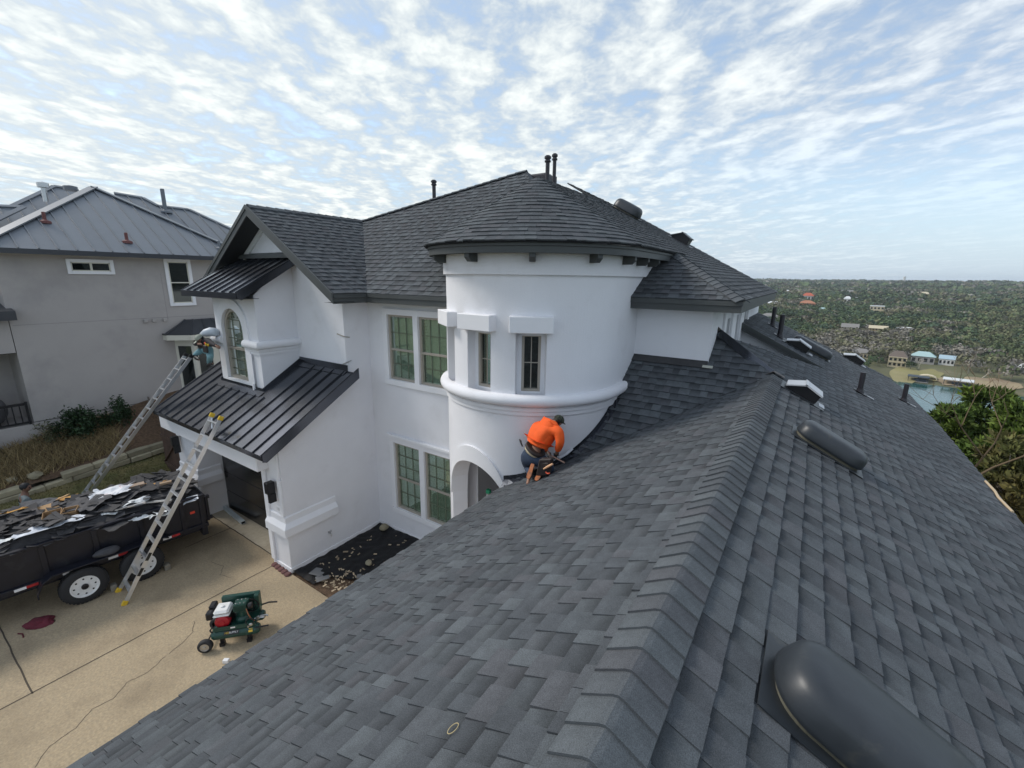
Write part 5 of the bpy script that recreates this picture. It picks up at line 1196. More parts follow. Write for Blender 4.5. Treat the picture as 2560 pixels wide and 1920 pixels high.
# ================================================================== dump trailer with its load
YAW = math.radians(6.5)
TP = Matrix.Translation(Vector((-12.20, 4.28, 0))) @ Matrix.Rotation(-YAW, 4, 'Z')   # local: -y runs forward, -x to the far side
def tl(x, y, z): return TP @ Vector((x, y, z))
TRP = mat('navy_black_paint', (.0075, .0085, .016), .38, var=.35, vscale=5, spec=.45, stain=(3.5, (.03, .032, .036), .58, .78))
TRW = mat('white_reflector', (.75, .75, .75), .4); TRR = mat('red_reflector', (.42, .015, .02), .35)
WHEELW = mat('white_wheel', (.74, .74, .73), .4, var=.08, vscale=14)
TR_ = thing('dump_trailer', 'black dump trailer heaped with torn-off roofing in front of the garage', 'trailer', (-13.4, 2.0, 0))
def tbox(mb, x0, x1, y0, y1, z0, z1):
    c = tl((x0+x1)/2, (y0+y1)/2, (z0+z1)/2); R3 = TP.to_3x3(); return mb.obox(c, R3@Vector(((x1-x0)/2, 0, 0)), R3@Vector((0, (y1-y0)/2, 0)), Vector((0, 0, (z1-z0)/2)))
Wt, Lt, zf, ztp = 2.05, 5.2, .80, 1.52
m = MB(); tbox(m, -.05, 0, -Lt, 0, zf-.02, ztp); m.build('side_panel', TRP, TR_, bevel=.008)
m = MB(); tbox(m, -Wt, -Wt+.05, -Lt, 0, zf-.02, ztp); m.build('side_panel', TRP, TR_, bevel=.008)
m = MB(); tbox(m, -Wt+.05, -.05, -Lt, -Lt+.05, zf-.02, ztp); m.build('front_panel', TRP, TR_)
m = MB(); tbox(m, -Wt+.02, -.02, .012, .06, zf-.0, ztp-.05); tg = m.build('tailgate', TRP, TR_, bevel=.008)
m = MB(); tbox(m, -.12, -.04, .06, .12, ztp-.12, ztp-.04); tbox(m, -.12, -.04, .06, .13, zf+.02, zf+.10); tbox(m, -.16, -.13, .06, .10, zf+.0, ztp-.1); m.build('latch', TRP, tg)
m = MB(); tbox(m, -Wt+.05, -.05, -Lt+.05, .01, zf-.02, zf+.04); m.build('bed_floor', TRP, TR_)
m = MB(); tbox(m, -.06, .035, -Lt, .01, ztp, ztp+.05); tbox(m, -Wt-.03, -Wt+.06, -Lt, .01, ztp, ztp+.05); m.build('top_rail', TRP, TR_, bevel=.006)
for y in (-.05, -.45, -1.25, -2.05, -2.85, -3.65, -4.45): m = MB(); tbox(m, 0, .045, y-.09, y, zf, ztp); m.build('side_post', TRP, TR_, bevel=.005)
m = MB(); tbox(m, -.02, .06, -Lt, 0, zf-.10, zf+.0); tbox(m, -.35, -.2, -Lt, -.1, .52, .68); tbox(m, -Wt+.2, -Wt+.35, -Lt, -.1, .52, .68); tbox(m, -.3, .0, -.14, -.02, .45, .72); m.build('frame_rail', TRP, TR_, bevel=.006)
# axles, fender, wheels
AX = (-1.42, -2.42)
m = MB()
for y in AX: m.tube([tl(-.0, y, .40), tl(-Wt, y, .40)], .05, 8)
m.build('axle', TRP, TR_)
m = MB(); fp_ = [(-.88, .86), (-.98, .90), (-2.84, .90), (-3.0, .80), (-3.10, .58), (-3.10, .50)]
for (a, b), (c, d) in zip(fp_[:-1], fp_[1:]):
    A, B = tl(.16, a, b), tl(.16, c, d); R3 = TP.to_3x3(); m.obox((A+B)/2, (B-A)/2*1.02, R3@Vector((.13, 0, 0)), (B-A).normalized().cross(R3@X)*.012)
m.build('fender', TRP, TR_, bevel=.004)
def wheel(c, axis, r, w, parent, rim, big=True, tyre=RUBBER):
    c, axis = Vector(c), Vector(axis).normalized()
    pr = [(r*.58, -w/2), (r*.80, -w/2), (r*.93, -w*.42), (r, -w*.28), (r, w*.28), (r*.93, w*.42), (r*.80, w/2), (r*.58, w/2), (r*.58, w*.3), (r*.58, -w*.3)]
    t = MB(); t.lathe(c, axis, pr+[pr[0]], 32, caps=False); wo = t.build('wheel', tyre, parent, smooth=35)
    if big:
        g = MB()
        for k in range(36):
            a = 2*PI*k/36; u = axis.orthogonal().normalized(); v = axis.cross(u); d = u*math.cos(a)+v*math.sin(a); tt = axis.cross(d)
            for s in (-1, 1): g.obox(c+d*(r*.995)+axis*s*w*.2+tt*(r*.03*s), d*.008, tt*r*.05, axis*w*.14)
        g.build('tread', tyre, wo)
    k = MB(); k.lathe(c, axis, [(r*.59, w*.40), (r*.60, w*.505), (r*.55, w*.50), (r*.52, w*.36), (r*.46, w*.33), (r*.40, w*.40), (r*.22, w*.38), (r*.20, w*.30)], 32); ro = k.build('rim', rim, wo, smooth=30)
    h = MB(); h.lathe(c, axis, [(r*.15, w*.28), (r*.15, w*.55), (r*.12, w*.58), (r*.04, w*.585)], 16); h.build('hub', BLACK if big else STEEL, wo, smooth=30)
    if big:
        h = MB()
        for q in range(8):
            a = 2*PI*q/8; u = axis.orthogonal().normalized(); v = axis.cross(u); d = u*math.cos(a)+v*math.sin(a); h.lathe(c+d*r*.43+axis*w*.365, axis, [(r*.045, 0), (r*.045, .012)], 10)
        h.build('vent_hole', BLACK, wo)
    return wo
R3 = TP.to_3x3()
for y in AX: wheel(tl(.14, y, .40), R3@X, .40, .23, TR_, WHEELW)
for y in AX: wheel(tl(-Wt-.14, y, .40), R3@-X, .40, .23, TR_, WHEELW)
for y, z in ((-.62, zf-.05), (-1.62, zf-.05), (-2.35, zf-.04), (-3.05, zf-.05), (-3.98, zf-.05)):
    m = MB(); tbox(m, .061, .066, y-.34, y-.17, z-.025, z+.03); m.build('white_reflector', TRW, TR_); m = MB(); tbox(m, .061, .066, y-.17, y-.0, z-.025, z+.03); m.build('red_reflector', TRR, TR_)
m = MB(); tbox(m, .05, .058, -4.2, -3.98, zf-.16, zf-.085); m.build('white_sticker', TRW, TR_); m = MB(); tbox(m, .0, .012, -.34, -.24, 1.14, 1.20); m.build('marker_light', mat('marker_red', (.75, .06, .03), .3), TR_)
for y in (AX[0]+.43, AX[1]+.44):
    m = MB(); tbox(m, .06, .22, y-.06, y+.06, 0, .15); tag(recenter(m.build('wheel_chock', mat('chock_wood', (.24, .215, .17), .9, var=.3), bevel=.015)), 'wooden block wedged against the %s trailer wheel' % ('rear' if y > -1.5 else 'front'), 'wheel chock')
# the heap of old roofing: a lumpy base and many pieces lying on it
FELT = mat('roofing_felt', (.050, .048, .050), .85, var=.35, vscale=6, island=.35)
CARD = mat('cardboard', (.44, .275, .14), .85, var=.14, vscale=5, island=.15); PLY = mat('orange_plywood', (.55, .29, .075), .8, var=.25, vscale=7, aniso=(1, 6, 1)); SHEET = mat('white_membrane', (.60, .63, .68), .6, var=.12, vscale=5, bump=.4, bscale=7)
PLAST = mat('white_plastic_bag', (.70, .72, .72), .5, var=.1, bump=.5, bscale=12)
def heap(x, y): # local coordinates in the bed
    u = min(1, max(0, (-x)/.35)); v = min(1, max(0, (x+Wt)/.3)); w = min(1, max(0, (-y+.05)/.35))
    return ztp-.10+(.22+.16*NZ.noise(Vector((x*1.4, y*1.1, 4)))+.10*NZ.noise(Vector((x*3.4, y*3.1, 7))))*min(u, 1)*min(v, 1)*w+.10*math.sin(min(1, max(0, -x/Wt))*PI)
mb = MB(); nx, ny = 26, 60
vs = [tl(-.06-(Wt-.12)*i/nx, -.03-(Lt-.1)*j/ny, heap(-.06-(Wt-.12)*i/nx, -.03-(Lt-.1)*j/ny)) for j in range(ny+1) for i in range(nx+1)]
mb.add(vs, [(j*(nx+1)+i, j*(nx+1)+i+1, (j+1)*(nx+1)+i+1, (j+1)*(nx+1)+i) for j in range(ny) for i in range(nx)])
rnd = random.Random(17)
for _ in range(420):   # loose strips of felt and shingle
    x, y = rnd.uniform(-Wt+.1, -.08), rnd.uniform(-Lt+.2, -.08); a = rnd.uniform(0, PI); s, t = rnd.uniform(.05, .26), rnd.uniform(.04, .16)
    c = tl(x, y, heap(x, y)+rnd.uniform(.0, .06)); tx, ty = rnd.uniform(-.35, .35), rnd.uniform(-.35, .35)
    mb.obox(c, R3@Vector((math.cos(a)*s, math.sin(a)*s, tx*s)), R3@Vector((-math.sin(a)*t, math.cos(a)*t, ty*t)), (0, 0, .004))
mb.build('debris', FELT, kind='stuff')
def sheet(name, label, cat, x, y, lift, a, s, t, m_, seed, crumple=.03, tilt=(0, 0), nx=10, ny=7, jag=.0, group=None):
    """torn sheet lying on the heap"""
    rn = random.Random(seed); mb = MB(); vs = []
    for j in range(ny+1):
        for i in range(nx+1):
            u, v = (i/nx-.5)*2*s, (j/ny-.5)*2*t
            if jag: u *= 1+jag*NZ.noise(Vector((j*.9, seed, 0))); v *= 1+jag*NZ.noise(Vector((i*.8, seed, 3)))
            xx, yy = x+u*math.cos(a)-v*math.sin(a), y+u*math.sin(a)+v*math.cos(a)
            z = max(heap(xx, yy), heap(x, y)-.05)*.35+heap(x, y)*.65+lift+tilt[0]*u+tilt[1]*v+crumple*NZ.noise(Vector((u*6+seed, v*6, seed)))
            vs.append(tl(xx, yy, z))
    mb.add(vs, [(j*(nx+1)+i, j*(nx+1)+i+1, (j+1)*(nx+1)+i+1, (j+1)*(nx+1)+i) for j in range(ny) for i in range(nx)])
    o = mb.build(name, m_); sm = o.modifiers.new('t', 'SOLIDIFY'); sm.thickness = .006
    return tag(recenter(o), label, cat, group)
H2 = lambda px, py, z=1.75: TP.inverted() @ onz(px, py, z)
def at(px, py, z=1.72): p = H2(px, py, z); return p.x, p.y
S = sheet
x, y = at(128, 1330, 1.62); S('membrane_sheet', 'long crumpled white sheet lying along the near edge of the trailer load', 'sheet', x, y, .07, 1.62, .52, .15, SHEET, 1, .05, (0, -.1), 14, 6, .25)
x, y = at(280, 1235, 1.85); S('membrane_sheet', 'white crumpled sheet with pink smears at the far side of the load', 'sheet', x, y, .13, 1.2, .36, .22, mat('smeared_membrane', (.66, .67, .70), .6, stain=(5., (.55, .22, .22), .60, .72), bump=.4, bscale=7), 2, .06, (.1, .1), 12, 8, .4)
x, y = at(15, 1262, 1.8); S('membrane_sheet', 'white sheet at the left end of the load beside a red scrap', 'sheet', x, y, .06, 1.4, .26, .15, SHEET, 3, .05, (0, 0), 10, 6, .4)
x, y = at(215, 1260, 1.82); S('felt_sheet', 'wide dark grey felt sheet in the middle of the load', 'felt', x, y, .10, .7, .38, .28, mat('felt_a', (.075, .072, .075), .85, var=.2), 4, .04, (.05, .12), 10, 7, .3)
x, y = at(90, 1262, 1.78); S('felt_sheet', 'slate grey felt sheet near the bare-headed worker', 'felt', x, y, .08, 1.1, .30, .24, mat('felt_b', (.085, .085, .092), .85, var=.2), 5, .03, (-.05, .15), 8, 6, .25)
x, y = at(30, 1305, 1.7); S('felt_sheet', 'broad brown-grey felt sheet at the left of the load', 'felt', x, y, .06, 1.9, .40, .25, mat('felt_c', (.070, .062, .062), .85, var=.25), 6, .03, (.05, 0), 8, 6, .25)
x, y = at(270, 1290, 1.7); S('felt_sheet', 'dark folded felt sheet right of the cardboard boxes', 'felt', x, y, .04, .5, .34, .2, FELT, 7, .05, (0, .1), 9, 6, .3)
x, y = at(345, 1275, 1.68); S('plastic_bag', 'crumpled clear-white plastic beside the silver strips', 'plastic', x, y, .08, .9, .22, .10, PLAST, 8, .09, (0, 0), 12, 8, .5)
x, y = at(398, 1262, 1.7); S('plastic_bag', 'small white crumpled bag near the ladder on the load', 'plastic', x, y, .08, .3, .12, .10, PLAST, 9, .10, (0, 0), 10, 8, .5)
x, y = at(395, 1275, 1.62); S('plastic_bag', 'dirty white bag on the trailer rim below the ladder rungs', 'plastic', x, y, .06, 1.3, .18, .07, PLAST, 10, .08, (0, 0), 10, 8, .5)
x, y = at(275, 1290, 1.6); S('plastic_bag', 'white bag caught on the rim beside the long sheet', 'plastic', x, y, .05, 1.0, .13, .06, PLAST, 11, .08, (0, 0), 10, 8, .5)
x, y = at(475, 1242, 1.6); S('membrane_sheet', 'white sheet curling over the rear corner of the trailer', 'sheet', x, y, .10, 1.4, .16, .09, SHEET, 12, .04, (.25, .1), 10, 6, .3)
x, y = at(20, 1368, 1.55); S('plastic_bag', 'white knotted bag on the near rim at the frame edge', 'plastic', x, y, .05, 1.5, .13, .06, PLAST, 13, .08, (0, 0), 10, 8, .5)
x, y = at(340, 1253, 1.75); S('plastic_bag', 'blue-white plastic strip at the back of the load', 'plastic', x, y, .08, 1.5, .24, .07, PLAST, 14, .06, (0, 0), 10, 6, .4)
def plank(name, label, cat, px, py, z, a, s, t, h, m_, tilt=(0, 0), pts=None):
    x, y = at(px, py, z); c = tl(x, y, max(heap(x, y)+.04, z-.12)); d = R3@Vector((math.cos(a), math.sin(a), tilt[0])); e = R3@Vector((-math.sin(a), math.cos(a), tilt[1]))
    n = d.cross(e).normalized(); m = MB()
    pts = pts or [(-1, -1), (1, -1), (1, 1), (-1, 1)]
    m.prism([c+d*s*u+e*t*v for u, v in pts], n*h); return tag(recenter(m.build(name, m_)), label, cat)
SPL = [(-1, -.5), (-.4, -.9), (.3, -.6), (1, -.8), (.55, -.3), (.95, .1), (.4, .2), (.8, .7), (.1, .5), (-.3, 1), (-.6, .4), (-1, .6)]
plank('plywood_piece', 'splintered orange plywood at the rear of the load', 'plywood', 375, 1205, 1.85, 1.35, .42, .20, .014, PLY, (.0, .15), SPL)
plank('plywood_piece', 'torn orange plywood behind the cardboard at mid-load', 'plywood', 160, 1236, 1.85, 1.5, .30, .12, .014, PLY, (0, .2), SPL)
plank('plywood_piece', 'narrow orange plywood strip at the left of the load', 'plywood', 38, 1290, 1.72, 1.7, .22, .06, .014, PLY, (0, .1), SPL)
plank('wood_board', 'pale board sticking up beside the torn plywood', 'board', 145, 1236, 1.9, 1.0, .20, .04, .02, CARD, (.4, 0))
plank('wood_board', 'thick tan lumber block on the splintered plywood', 'board', 332, 1210, 1.85, 1.5, .22, .09, .09, mat('tan_lumber', (.34, .255, .19), .85, var=.15), (0, 0))
plank('wood_board', 'short tan board at the rear end of the load', 'board', 415, 1212, 1.8, 1.4, .12, .05, .05, mat('tan_lumber_b', (.36, .25, .16), .85, var=.15), (0, 0))
plank('cardboard_flap', 'flat open cardboard sheet in the middle of the load', 'cardboard', 105, 1268, 1.8, 1.2, .30, .16, .006, CARD, (.05, .25), [(-1, -.6), (.2, -1), (1, -.2), (.5, 1), (-.6, .5)])
# open box: three walls
def open_box(label, px, py, z, a, s, h):
    x, y = at(px, py, z); c = tl(x, y, max(heap(x, y)+.05, z-.1)); d = (R3@Vector((math.cos(a), math.sin(a), .1))).normalized(); e = (R3@Vector((-math.sin(a), math.cos(a), .35))).normalized(); n = d.cross(e).normalized(); m = MB()
    for p, q, w_ in ((d, e, n), (-d, e, n)): m.obox(c+p*s, p*.004, e*s*.7, n*h)
    for q in (e, -e): m.obox(c+q*s*.7, d*s, q*.004, n*h)
    m.obox(c-n*h*.9, d*s, e*s*.7, n*.004); f = m.build('cardboard_box', CARD); return tag(recenter(f), label, 'box')
open_box('tan open cardboard box tipped over at mid-load', 132, 1285, 1.78, 1.35, .15, .09); open_box('brown cardboard box end facing the driveway beside the tipped box', 178, 1280, 1.76, 1.1, .13, .085)
for i, (pa, pb, lb) in enumerate((((288, 1279), (365, 1262), 'lower silver metal strip along the near edge of the load'), ((320, 1265), (430, 1255), 'upper pale blue metal strip across the load under the ladder'))):
    a, b = at(*pa, 1.66), at(*pb, 1.66); m = MB(); m.beam(tl(*a, 1.70), tl(*b, 1.72), .05, .03); tag(recenter(m.build('metal_strip', ALU)), lb, 'metal strip')
m = MB(); x, y = at(325, 1350, 1.02); bm = bmesh.new(); bmesh.ops.create_icosphere(bm, subdivisions=3, radius=.2)
for v in bm.verts: v.co *= 1+.25*NZ.noise(v.co*7); v.co.z *= .45
me = bpy.data.meshes.new('cloth'); bm.to_mesh(me); bm.free(); me.materials.append(mat('dusty_cloth', (.065, .065, .072), .9, var=.2, vscale=9)); me.shade_smooth()
o = bpy.data.objects.new('cloth', me); COL.objects.link(o); o.location = tl(.16, -1.95, .985); o.rotation_euler = (0, 0, PI/2); o.scale = (1.2, .62, 1); tag(o, 'dusty dark jacket lying on the trailer fender', 'jacket')
# red cloth on the driveway
bm = bmesh.new(); bmesh.ops.create_icosphere(bm, subdivisions=4, radius=.2)
for v in bm.verts:
    k = 1+.45*NZ.noise(v.co*6)+.18*NZ.noise(v.co*17); v.co = Vector((v.co.x*1.15*k, v.co.y*.72*k, max(-.02, v.co.z*.55*k)))
me = bpy.data.meshes.new('red_cloth'); bm.to_mesh(me); bm.free(); me.materials.append(mat('maroon_cloth', (.115, .014, .026), .85, var=.3, vscale=10)); me.shade_smooth()
o = bpy.data.objects.new('red_cloth', me); COL.objects.link(o); p = onz(102, 1560, 0); o.location = (p.x, p.y, .02); o.rotation_euler = (0, 0, .9); tag(o, 'crumpled maroon jacket on the bare driveway', 'jacket')
p = onz(45, 1585, 0); m = MB(); m.tube([(p.x, p.y, .01), (p.x+.1, p.y+.05, .02), (p.x+.22, p.y+.04, .01)], .012, 6); tag(recenter(m.build('strap', MAT['maroon_cloth'])), 'short dark red strap beside the maroon jacket', 'strap')
# downspout lying by the garage door
m = MB(); a, b = Vector((-14.02, 5.44, .05)), Vector((-12.78, 5.34, .05)); d = (b-a).normalized(); s = Vector((-d.y, d.x, 0))
GALV = mat('pale_galvanised', (.60, .66, .68), .45, metal=.2)
m.obox((a+b)/2, d*(b-a).length/2, s*.055, Z*.04); q = [a, a-d*.12+Z*.05, a-d*.17+Z*.15]
for p0, p1 in zip(q[:-1], q[1:]): m.beam(p0, p1, .11, .08)
dsp = m.build('downspout', GALV); tag(recenter(dsp), 'pale metal downspout lying on the slab before the garage door', 'downspout')
m = MB(); e = b-dsp.location; ROOTLOC[dsp.name] = Vector(dsp.location); m.obox(b+d*.002, d*.002, s*.046, Z*.031); m.build('dark_opening', BLACK, dsp)
p = onz(566, 1656, 0); m = MB(); m.box(p.x-.05, p.x+.05, p.y-.035, p.y+.035, 0, .07); o = m.build('small_carton', TRW, bevel=.006); o.rotation_euler = (0, 0, .6); tag(recenter(o), 'small white carton on the driveway by the roof edge', 'carton')
# ---------------------------------------------------------------- ladders
def ladder(name, label, foot_l, foot_r, top_l, top_r, nr, rail, parent_feet=None, tips=None, flare=0., wd=.07):
    A, B, C, D = Vector(foot_l), Vector(foot_r), Vector(top_l), Vector(top_r)
    t = thing(name, label, 'ladder', (A+B)/2); n = (C-A).cross(B-A).normalized(); sd = (B-A).normalized()
    for p, q, s in ((A, C, -1), (B, D, 1)):
        m = MB(); p2 = p+(q-p)*.10; m.beam(p2, q, .028, wd, up=n)
        m.beam(p+sd*s*flare, p2+(q-p)*.03, .03, wd*.9, up=n); m.build('rail', rail, t)
        if parent_feet:
            f = MB(); c = p+sd*s*flare; f.obox(c+Z*.02, sd*.03, n.cross(sd)*.055, n*.05); f.build('foot', parent_feet, t, bevel=.012)
        if tips:
            f = MB(); f.obox(q+(q-p).normalized()*.03, sd*.028, (q-p).normalized()*.05, n*.055); f.build('tip', tips, t, bevel=.012)
    for i in range(nr):
        k = (i+.7)/(nr); a, b = A+(C-A)*k, B+(D-B)*k; m = MB(); m.beam(a, b, .075, .03, up=(C-A)); m.build('rung', rail, t)
    return t, n
lt, ln_ = ladder('extension_ladder', 'aluminium ladder with yellow feet leaning on the garage roof edge', (-12.08, 2.33, 0.02), (-11.55, 2.27, .02), (-11.64, 4.50, 3.68), (-11.20, 4.50, 3.68), 12, ALU, YEL, YEL, .05, .085)
for a, b in (((-11.64, 4.50, 3.64), (-11.50, 4.42, 3.42)), ((-11.20, 4.50, 3.64), (-11.34, 4.42, 3.42))):
    m = MB(); m.beam(a, b, .025, .03); m.build('standoff', ALU, lt)
STK = mat('black_sticker', (.015, .015, .015), .5)
for k in (.08, .16, .24): 
    p = Vector((-11.55, 2.27, .02)); q = Vector((-11.20, 4.50, 3.68)); c = p+(q-p)*k; m = MB(); m.obox(c+Vector((.018, -.008, 0)), (q-p).normalized()*.09, (.001, .0, 0), ln_*.03); m.build('sticker', STK, lt)
F1 = onz(172, 1283, .05); T1p = Vector((-14.45, 4.95, 4.45)); T1p = ony(463, 889, 5.05)
sd1 = Vector((.42, -.02, 0))
ladder('extension_ladder', 'long aluminium ladder rising from the lawn past the far garage roof corner', F1, F1+sd1, T1p, T1p+sd1*.9, 17, ALU, BLACK, BLACK, 0, .085)
# green-tipped stepladder inside the porch
FIB = mat('grey_fibreglass', (.55, .56, .54), .6)
st = thing('stepladder', 'grey stepladder with green top caps standing in the arched porch', 'ladder', (-5.4, 7.7, .12))
tl_, tr2 = ony(1221, 1228, 7.55), ony(1257, 1202, 7.55)
for c in (tl_, tr2):
    m = MB(); m.beam(c-Z*.05, Vector((c.x-.18, c.y+.35, .14)), .05, .09, up=(0, 1, 0)); m.build('rail', FIB, st); m = MB(); m.obox(c, (.05, 0, 0), (0, .05, 0), (0, 0, .05)); m.build('top_cap', GREENP, st, bevel=.012)
for i in range(6):
    k = .1+.15*i; a = tl_+(Vector((tl_.x-.18, tl_.y+.35, .14))-tl_)*k; b = tr2+(Vector((tr2.x-.18, tr2.y+.35, .14))-tr2)*k; m = MB(); m.beam(a, b, .07, .03); m.build('rung', ALU, st)
# ---------------------------------------------------------------- wheeled compressor
cp0, cp1 = onz(519, 1623, 0), onz(655, 1600, 0)
cd = (cp1-cp0).normalized(); cs = Vector((-cd.y, cd.x, 0))
CPG = mat('dark_green_enamel', (.012, .055, .042), .35, var=.15, vscale=9, spec=.5); RED = mat('red_enamel', (.36, .008, .018), .35, spec=.5); WHT = mat('white_enamel', (.72, .72, .70), .4)
CB = cp0; Q = lambda a, b, c: CB+cd*a+cs*b+Z*c
CMP = thing('air_compressor', 'dark green twin-tank air compressor with a red and white petrol engine', 'compressor', Q(.45, .25, 0))
def cbox(mb, a0, a1, b0, b1, c0, c1): return mb.obox(Q((a0+a1)/2, (b0+b1)/2, (c0+c1)/2), cd*(a1-a0)/2, cs*(b1-b0)/2, Z*(c1-c0)/2)
for b in (.06, .42):
    m = MB(); m.lathe(Q(.08, b, .25), cd, [(.02, 0), (.07, .012), (.098, .05), (.10, .09), (.10, .76), (.098, .80), (.07, .84), (.02, .85)], 20); tk = m.build('tank', CPG, CMP, smooth=35)
    if b < .2:
        m = MB(); m.obox(Q(.45, b-.085, .305), cd*.13, cs*.004-Z*.004, Z*.030+cs*.022); m.build('sticker', STK, tk)
        rx = Matrix((cd, (-cs*0+Z*.8+cs*.6).normalized(), cd.cross((Z*.8+cs*.6).normalized()))).transposed().to_3x3()
        rot = rx.to_quaternion()
        nrm = rx.col[2]
        text('HD', .052, Q(.375, b-.085, .305)+nrm*.008, rot, YEL, tk, .001); text('SUPPLY', .048, Q(.49, b-.085, .305)+nrm*.008, rot, TRW, tk, .001)
        m = MB(); m.obox(Q(.78, b-.085, .29), cd*.035, cs*.004-Z*.004, Z*.028+cs*.018); m.build('yellow_label', YEL, tk)
m = MB(); cbox(m, .14, .86, .0, .48, .355, .375); cbox(m, .14, .86, -.01, .0, .355, .44); m.build('deck', CPG, CMP); m = MB(); cbox(m, .44, .52, -.013, -.010, .385, .415); m.build('white_label', TRW, CMP)
wheel(Q(.0, -.06, .13), -cs, .13, .10, CMP, STEEL, False); wheel(Q(.0, .54, .13), cs, .13, .10, CMP, STEEL, False)
m = MB(); m.tube([Q(.0, -.1, .13), Q(.0, .58, .13)], .014, 8); m.build('axle', BLACK, CMP)
for a in (.25, .72):
    for b in (.06, .42):
        m = MB(); cbox(m, a-.035, a+.035, b-.03, b+.03, .06, .17); cbox(m, a-.045, a+.045, b-.06, b-.03, .0, .07); cbox(m, a-.04, a+.04, b-.03, b+.03, 0.0, .06); m.build('foot', BLACK, CMP)
# engine
m = MB(); cbox(m, .17, .42, .08, .36, .376, .60); m.build('engine_block', BLACK, CMP, bevel=.02)
m = MB(); m.lathe(Q(.29, .085, .50), -cs, [(.135, -.06), (.135, .0), (.125, .035), (.085, .055), (.06, .056), (.055, .07), (.02, .072)], 24); m.build('recoil_housing', RED, CMP, smooth=35)
m = MB(); cbox(m, .14, .43, .04, .36, .615, .655); m.build('tank_base', WHT, CMP, bevel=.02); m = MB(); cbox(m, .15, .42, .05, .35, .656, .735); ft_ = m.build('fuel_tank', WHT, CMP, bevel=.035); m = MB(); m.lathe(Q(.28, .2, .735), Z, [(.035, 0), (.035, .025), (.02, .03)], 14); m.build('fuel_cap', WHT, ft_, smooth=35)
m = MB(); cbox(m, .02, .135, .06, .2, .56, .72); m.build('air_filter', BLACK, CMP, bevel=.02); m = MB(); cbox(m, .03, .14, .21, .40, .62, .76); m.build('muffler', BLACK, CMP, bevel=.02)
m = MB(); m.tube([Q(.14, .02, .46), Q(.09, .0, .40), Q(.10, .02, .34), Q(.15, .05, .33)], .014, 8); m.build('fuel_hose', RUBBER, CMP)
# pump, belt guard, handle, fittings
m = MB(); m.lathe(Q(.60, .2, .376), Z, [(.13, 0), (.12, .08), (.085, .12), (.085, .24), (.11, .26)], 12); m.build('crankcase', CPG, CMP, smooth=30)
m = MB()
for i in range(6): cbox(m, .485, .715, .10, .31, .645+.022*i, .658+.022*i)
cbox(m, .50, .70, .115, .295, .636, .78); m.build('cylinder_head', CPG, CMP); m = MB()
for a in (.53, .60, .67):
    for b in (.15, .26): m.lathe(Q(a, b, .78), Z, [(.012, 0), (.012, .02)], 8)
m.build('head_bolt', STEEL, CMP)
m = MB(); m.lathe(Q(.74, .14, .72), cd, [(.045, 0), (.06, .02), (.06, .07), (.03, .08)], 16); m.build('intake_filter', BLACK, CMP, smooth=30)
m = MB(); cbox(m, .20, .88, .385, .47, .42, .80); cbox(m, .80, .885, .30, .384, .44, .80); m.build('belt_guard', CPG, CMP, bevel=.012)
m = MB()
for k in range(5):
    a = 2*PI*k/5; m.beam(Q(.74, .30, .60), Q(.74+.12*math.cos(a), .30, .60+.12*math.sin(a)), .012, .016, up=cs)
for k in range(20):
    a, b = 2*PI*k/20, 2*PI*(k+1)/20; m.beam(Q(.74+.13*math.cos(a), .30, .60+.13*math.sin(a)), Q(.74+.13*math.cos(b), .30, .60+.13*math.sin(b)), .02, .02, up=cs)
m.build('flywheel', BLACK, CMP)
m = MB(); m.tube([Q(.70, .12, .70), Q(.75, .05, .60), Q(.80, .03, .50), Q(.84, .06, .42)], .011, 8); m.build('copper_pipe', mat('copper', (.32, .15, .08), .35, metal=.8), CMP)
for b in (.0, .5):
    m = MB(); m.tube([Q(.80, b, .30), Q(.95, b-.01, .32), Q(1.10, b-.02, .33)] if b < .1 else [Q(.86, b-.05, .46), Q(1.0, b-.03, .48), Q(1.16, b-.04, .47)], .016, 8); m.build('handle', BLACK, CMP)
m = MB(); m.tube([Q(.82, .15, .40), Q(.92, .13, .42), Q(1.0, .12, .42)], .016, 8); m.lathe(Q(.88, .13, .42), cs, [(.035, -.02), (.04, 0), (.035, .02)], 12); m.tube([Q(.9, .2, .40), Q(1.02, .2, .40), Q(1.05, .18, .39)], .015, 8); m.build('fittings', STEEL, CMP, smooth=40)
m = MB(); m.tube([Q(.78+.07*math.cos(t), -.01, .47+.08*math.sin(t)) for t in [PI*2*i/16 for i in range(17)]], .008, 6); m.build('regulator_hose', RUBBER, CMP); m = MB(); m.lathe(Q(.80, -.02, .42), -cs, [(.03, 0), (.034, .02), (.02, .03)], 12); m.lathe(Q(.75, -.015, .38), -cs, [(.02, 0), (.02, .02)], 10); m.build('gauge', STEEL, CMP)
# pale hair tie on the roof and other crumbs
p = onpl(1135, 1827, (-SL, 0, 1), ZRG-SL*XRG+.01); m = MB(); nLf = Vector((-SL, 0, 1)).normalized(); s_, f_, n_ = frame_on(nLf, (0, 1, 0)); m.tube([p+n_*.012+f_*.032*math.cos(t)+s_*.024*math.sin(t) for t in [2*PI*i/20 for i in range(21)]], .0022, 6, caps=False); tag(recenter(m.build('rubber_band', mat('tan_rubber', (.45, .36, .19), .6))), 'tan rubber band lying on the near shingles', 'rubber band')
# ================================================================== people
def zz(x, y, Y): return ony(1160+x/6.9125, 980+y/6.9125, Y)
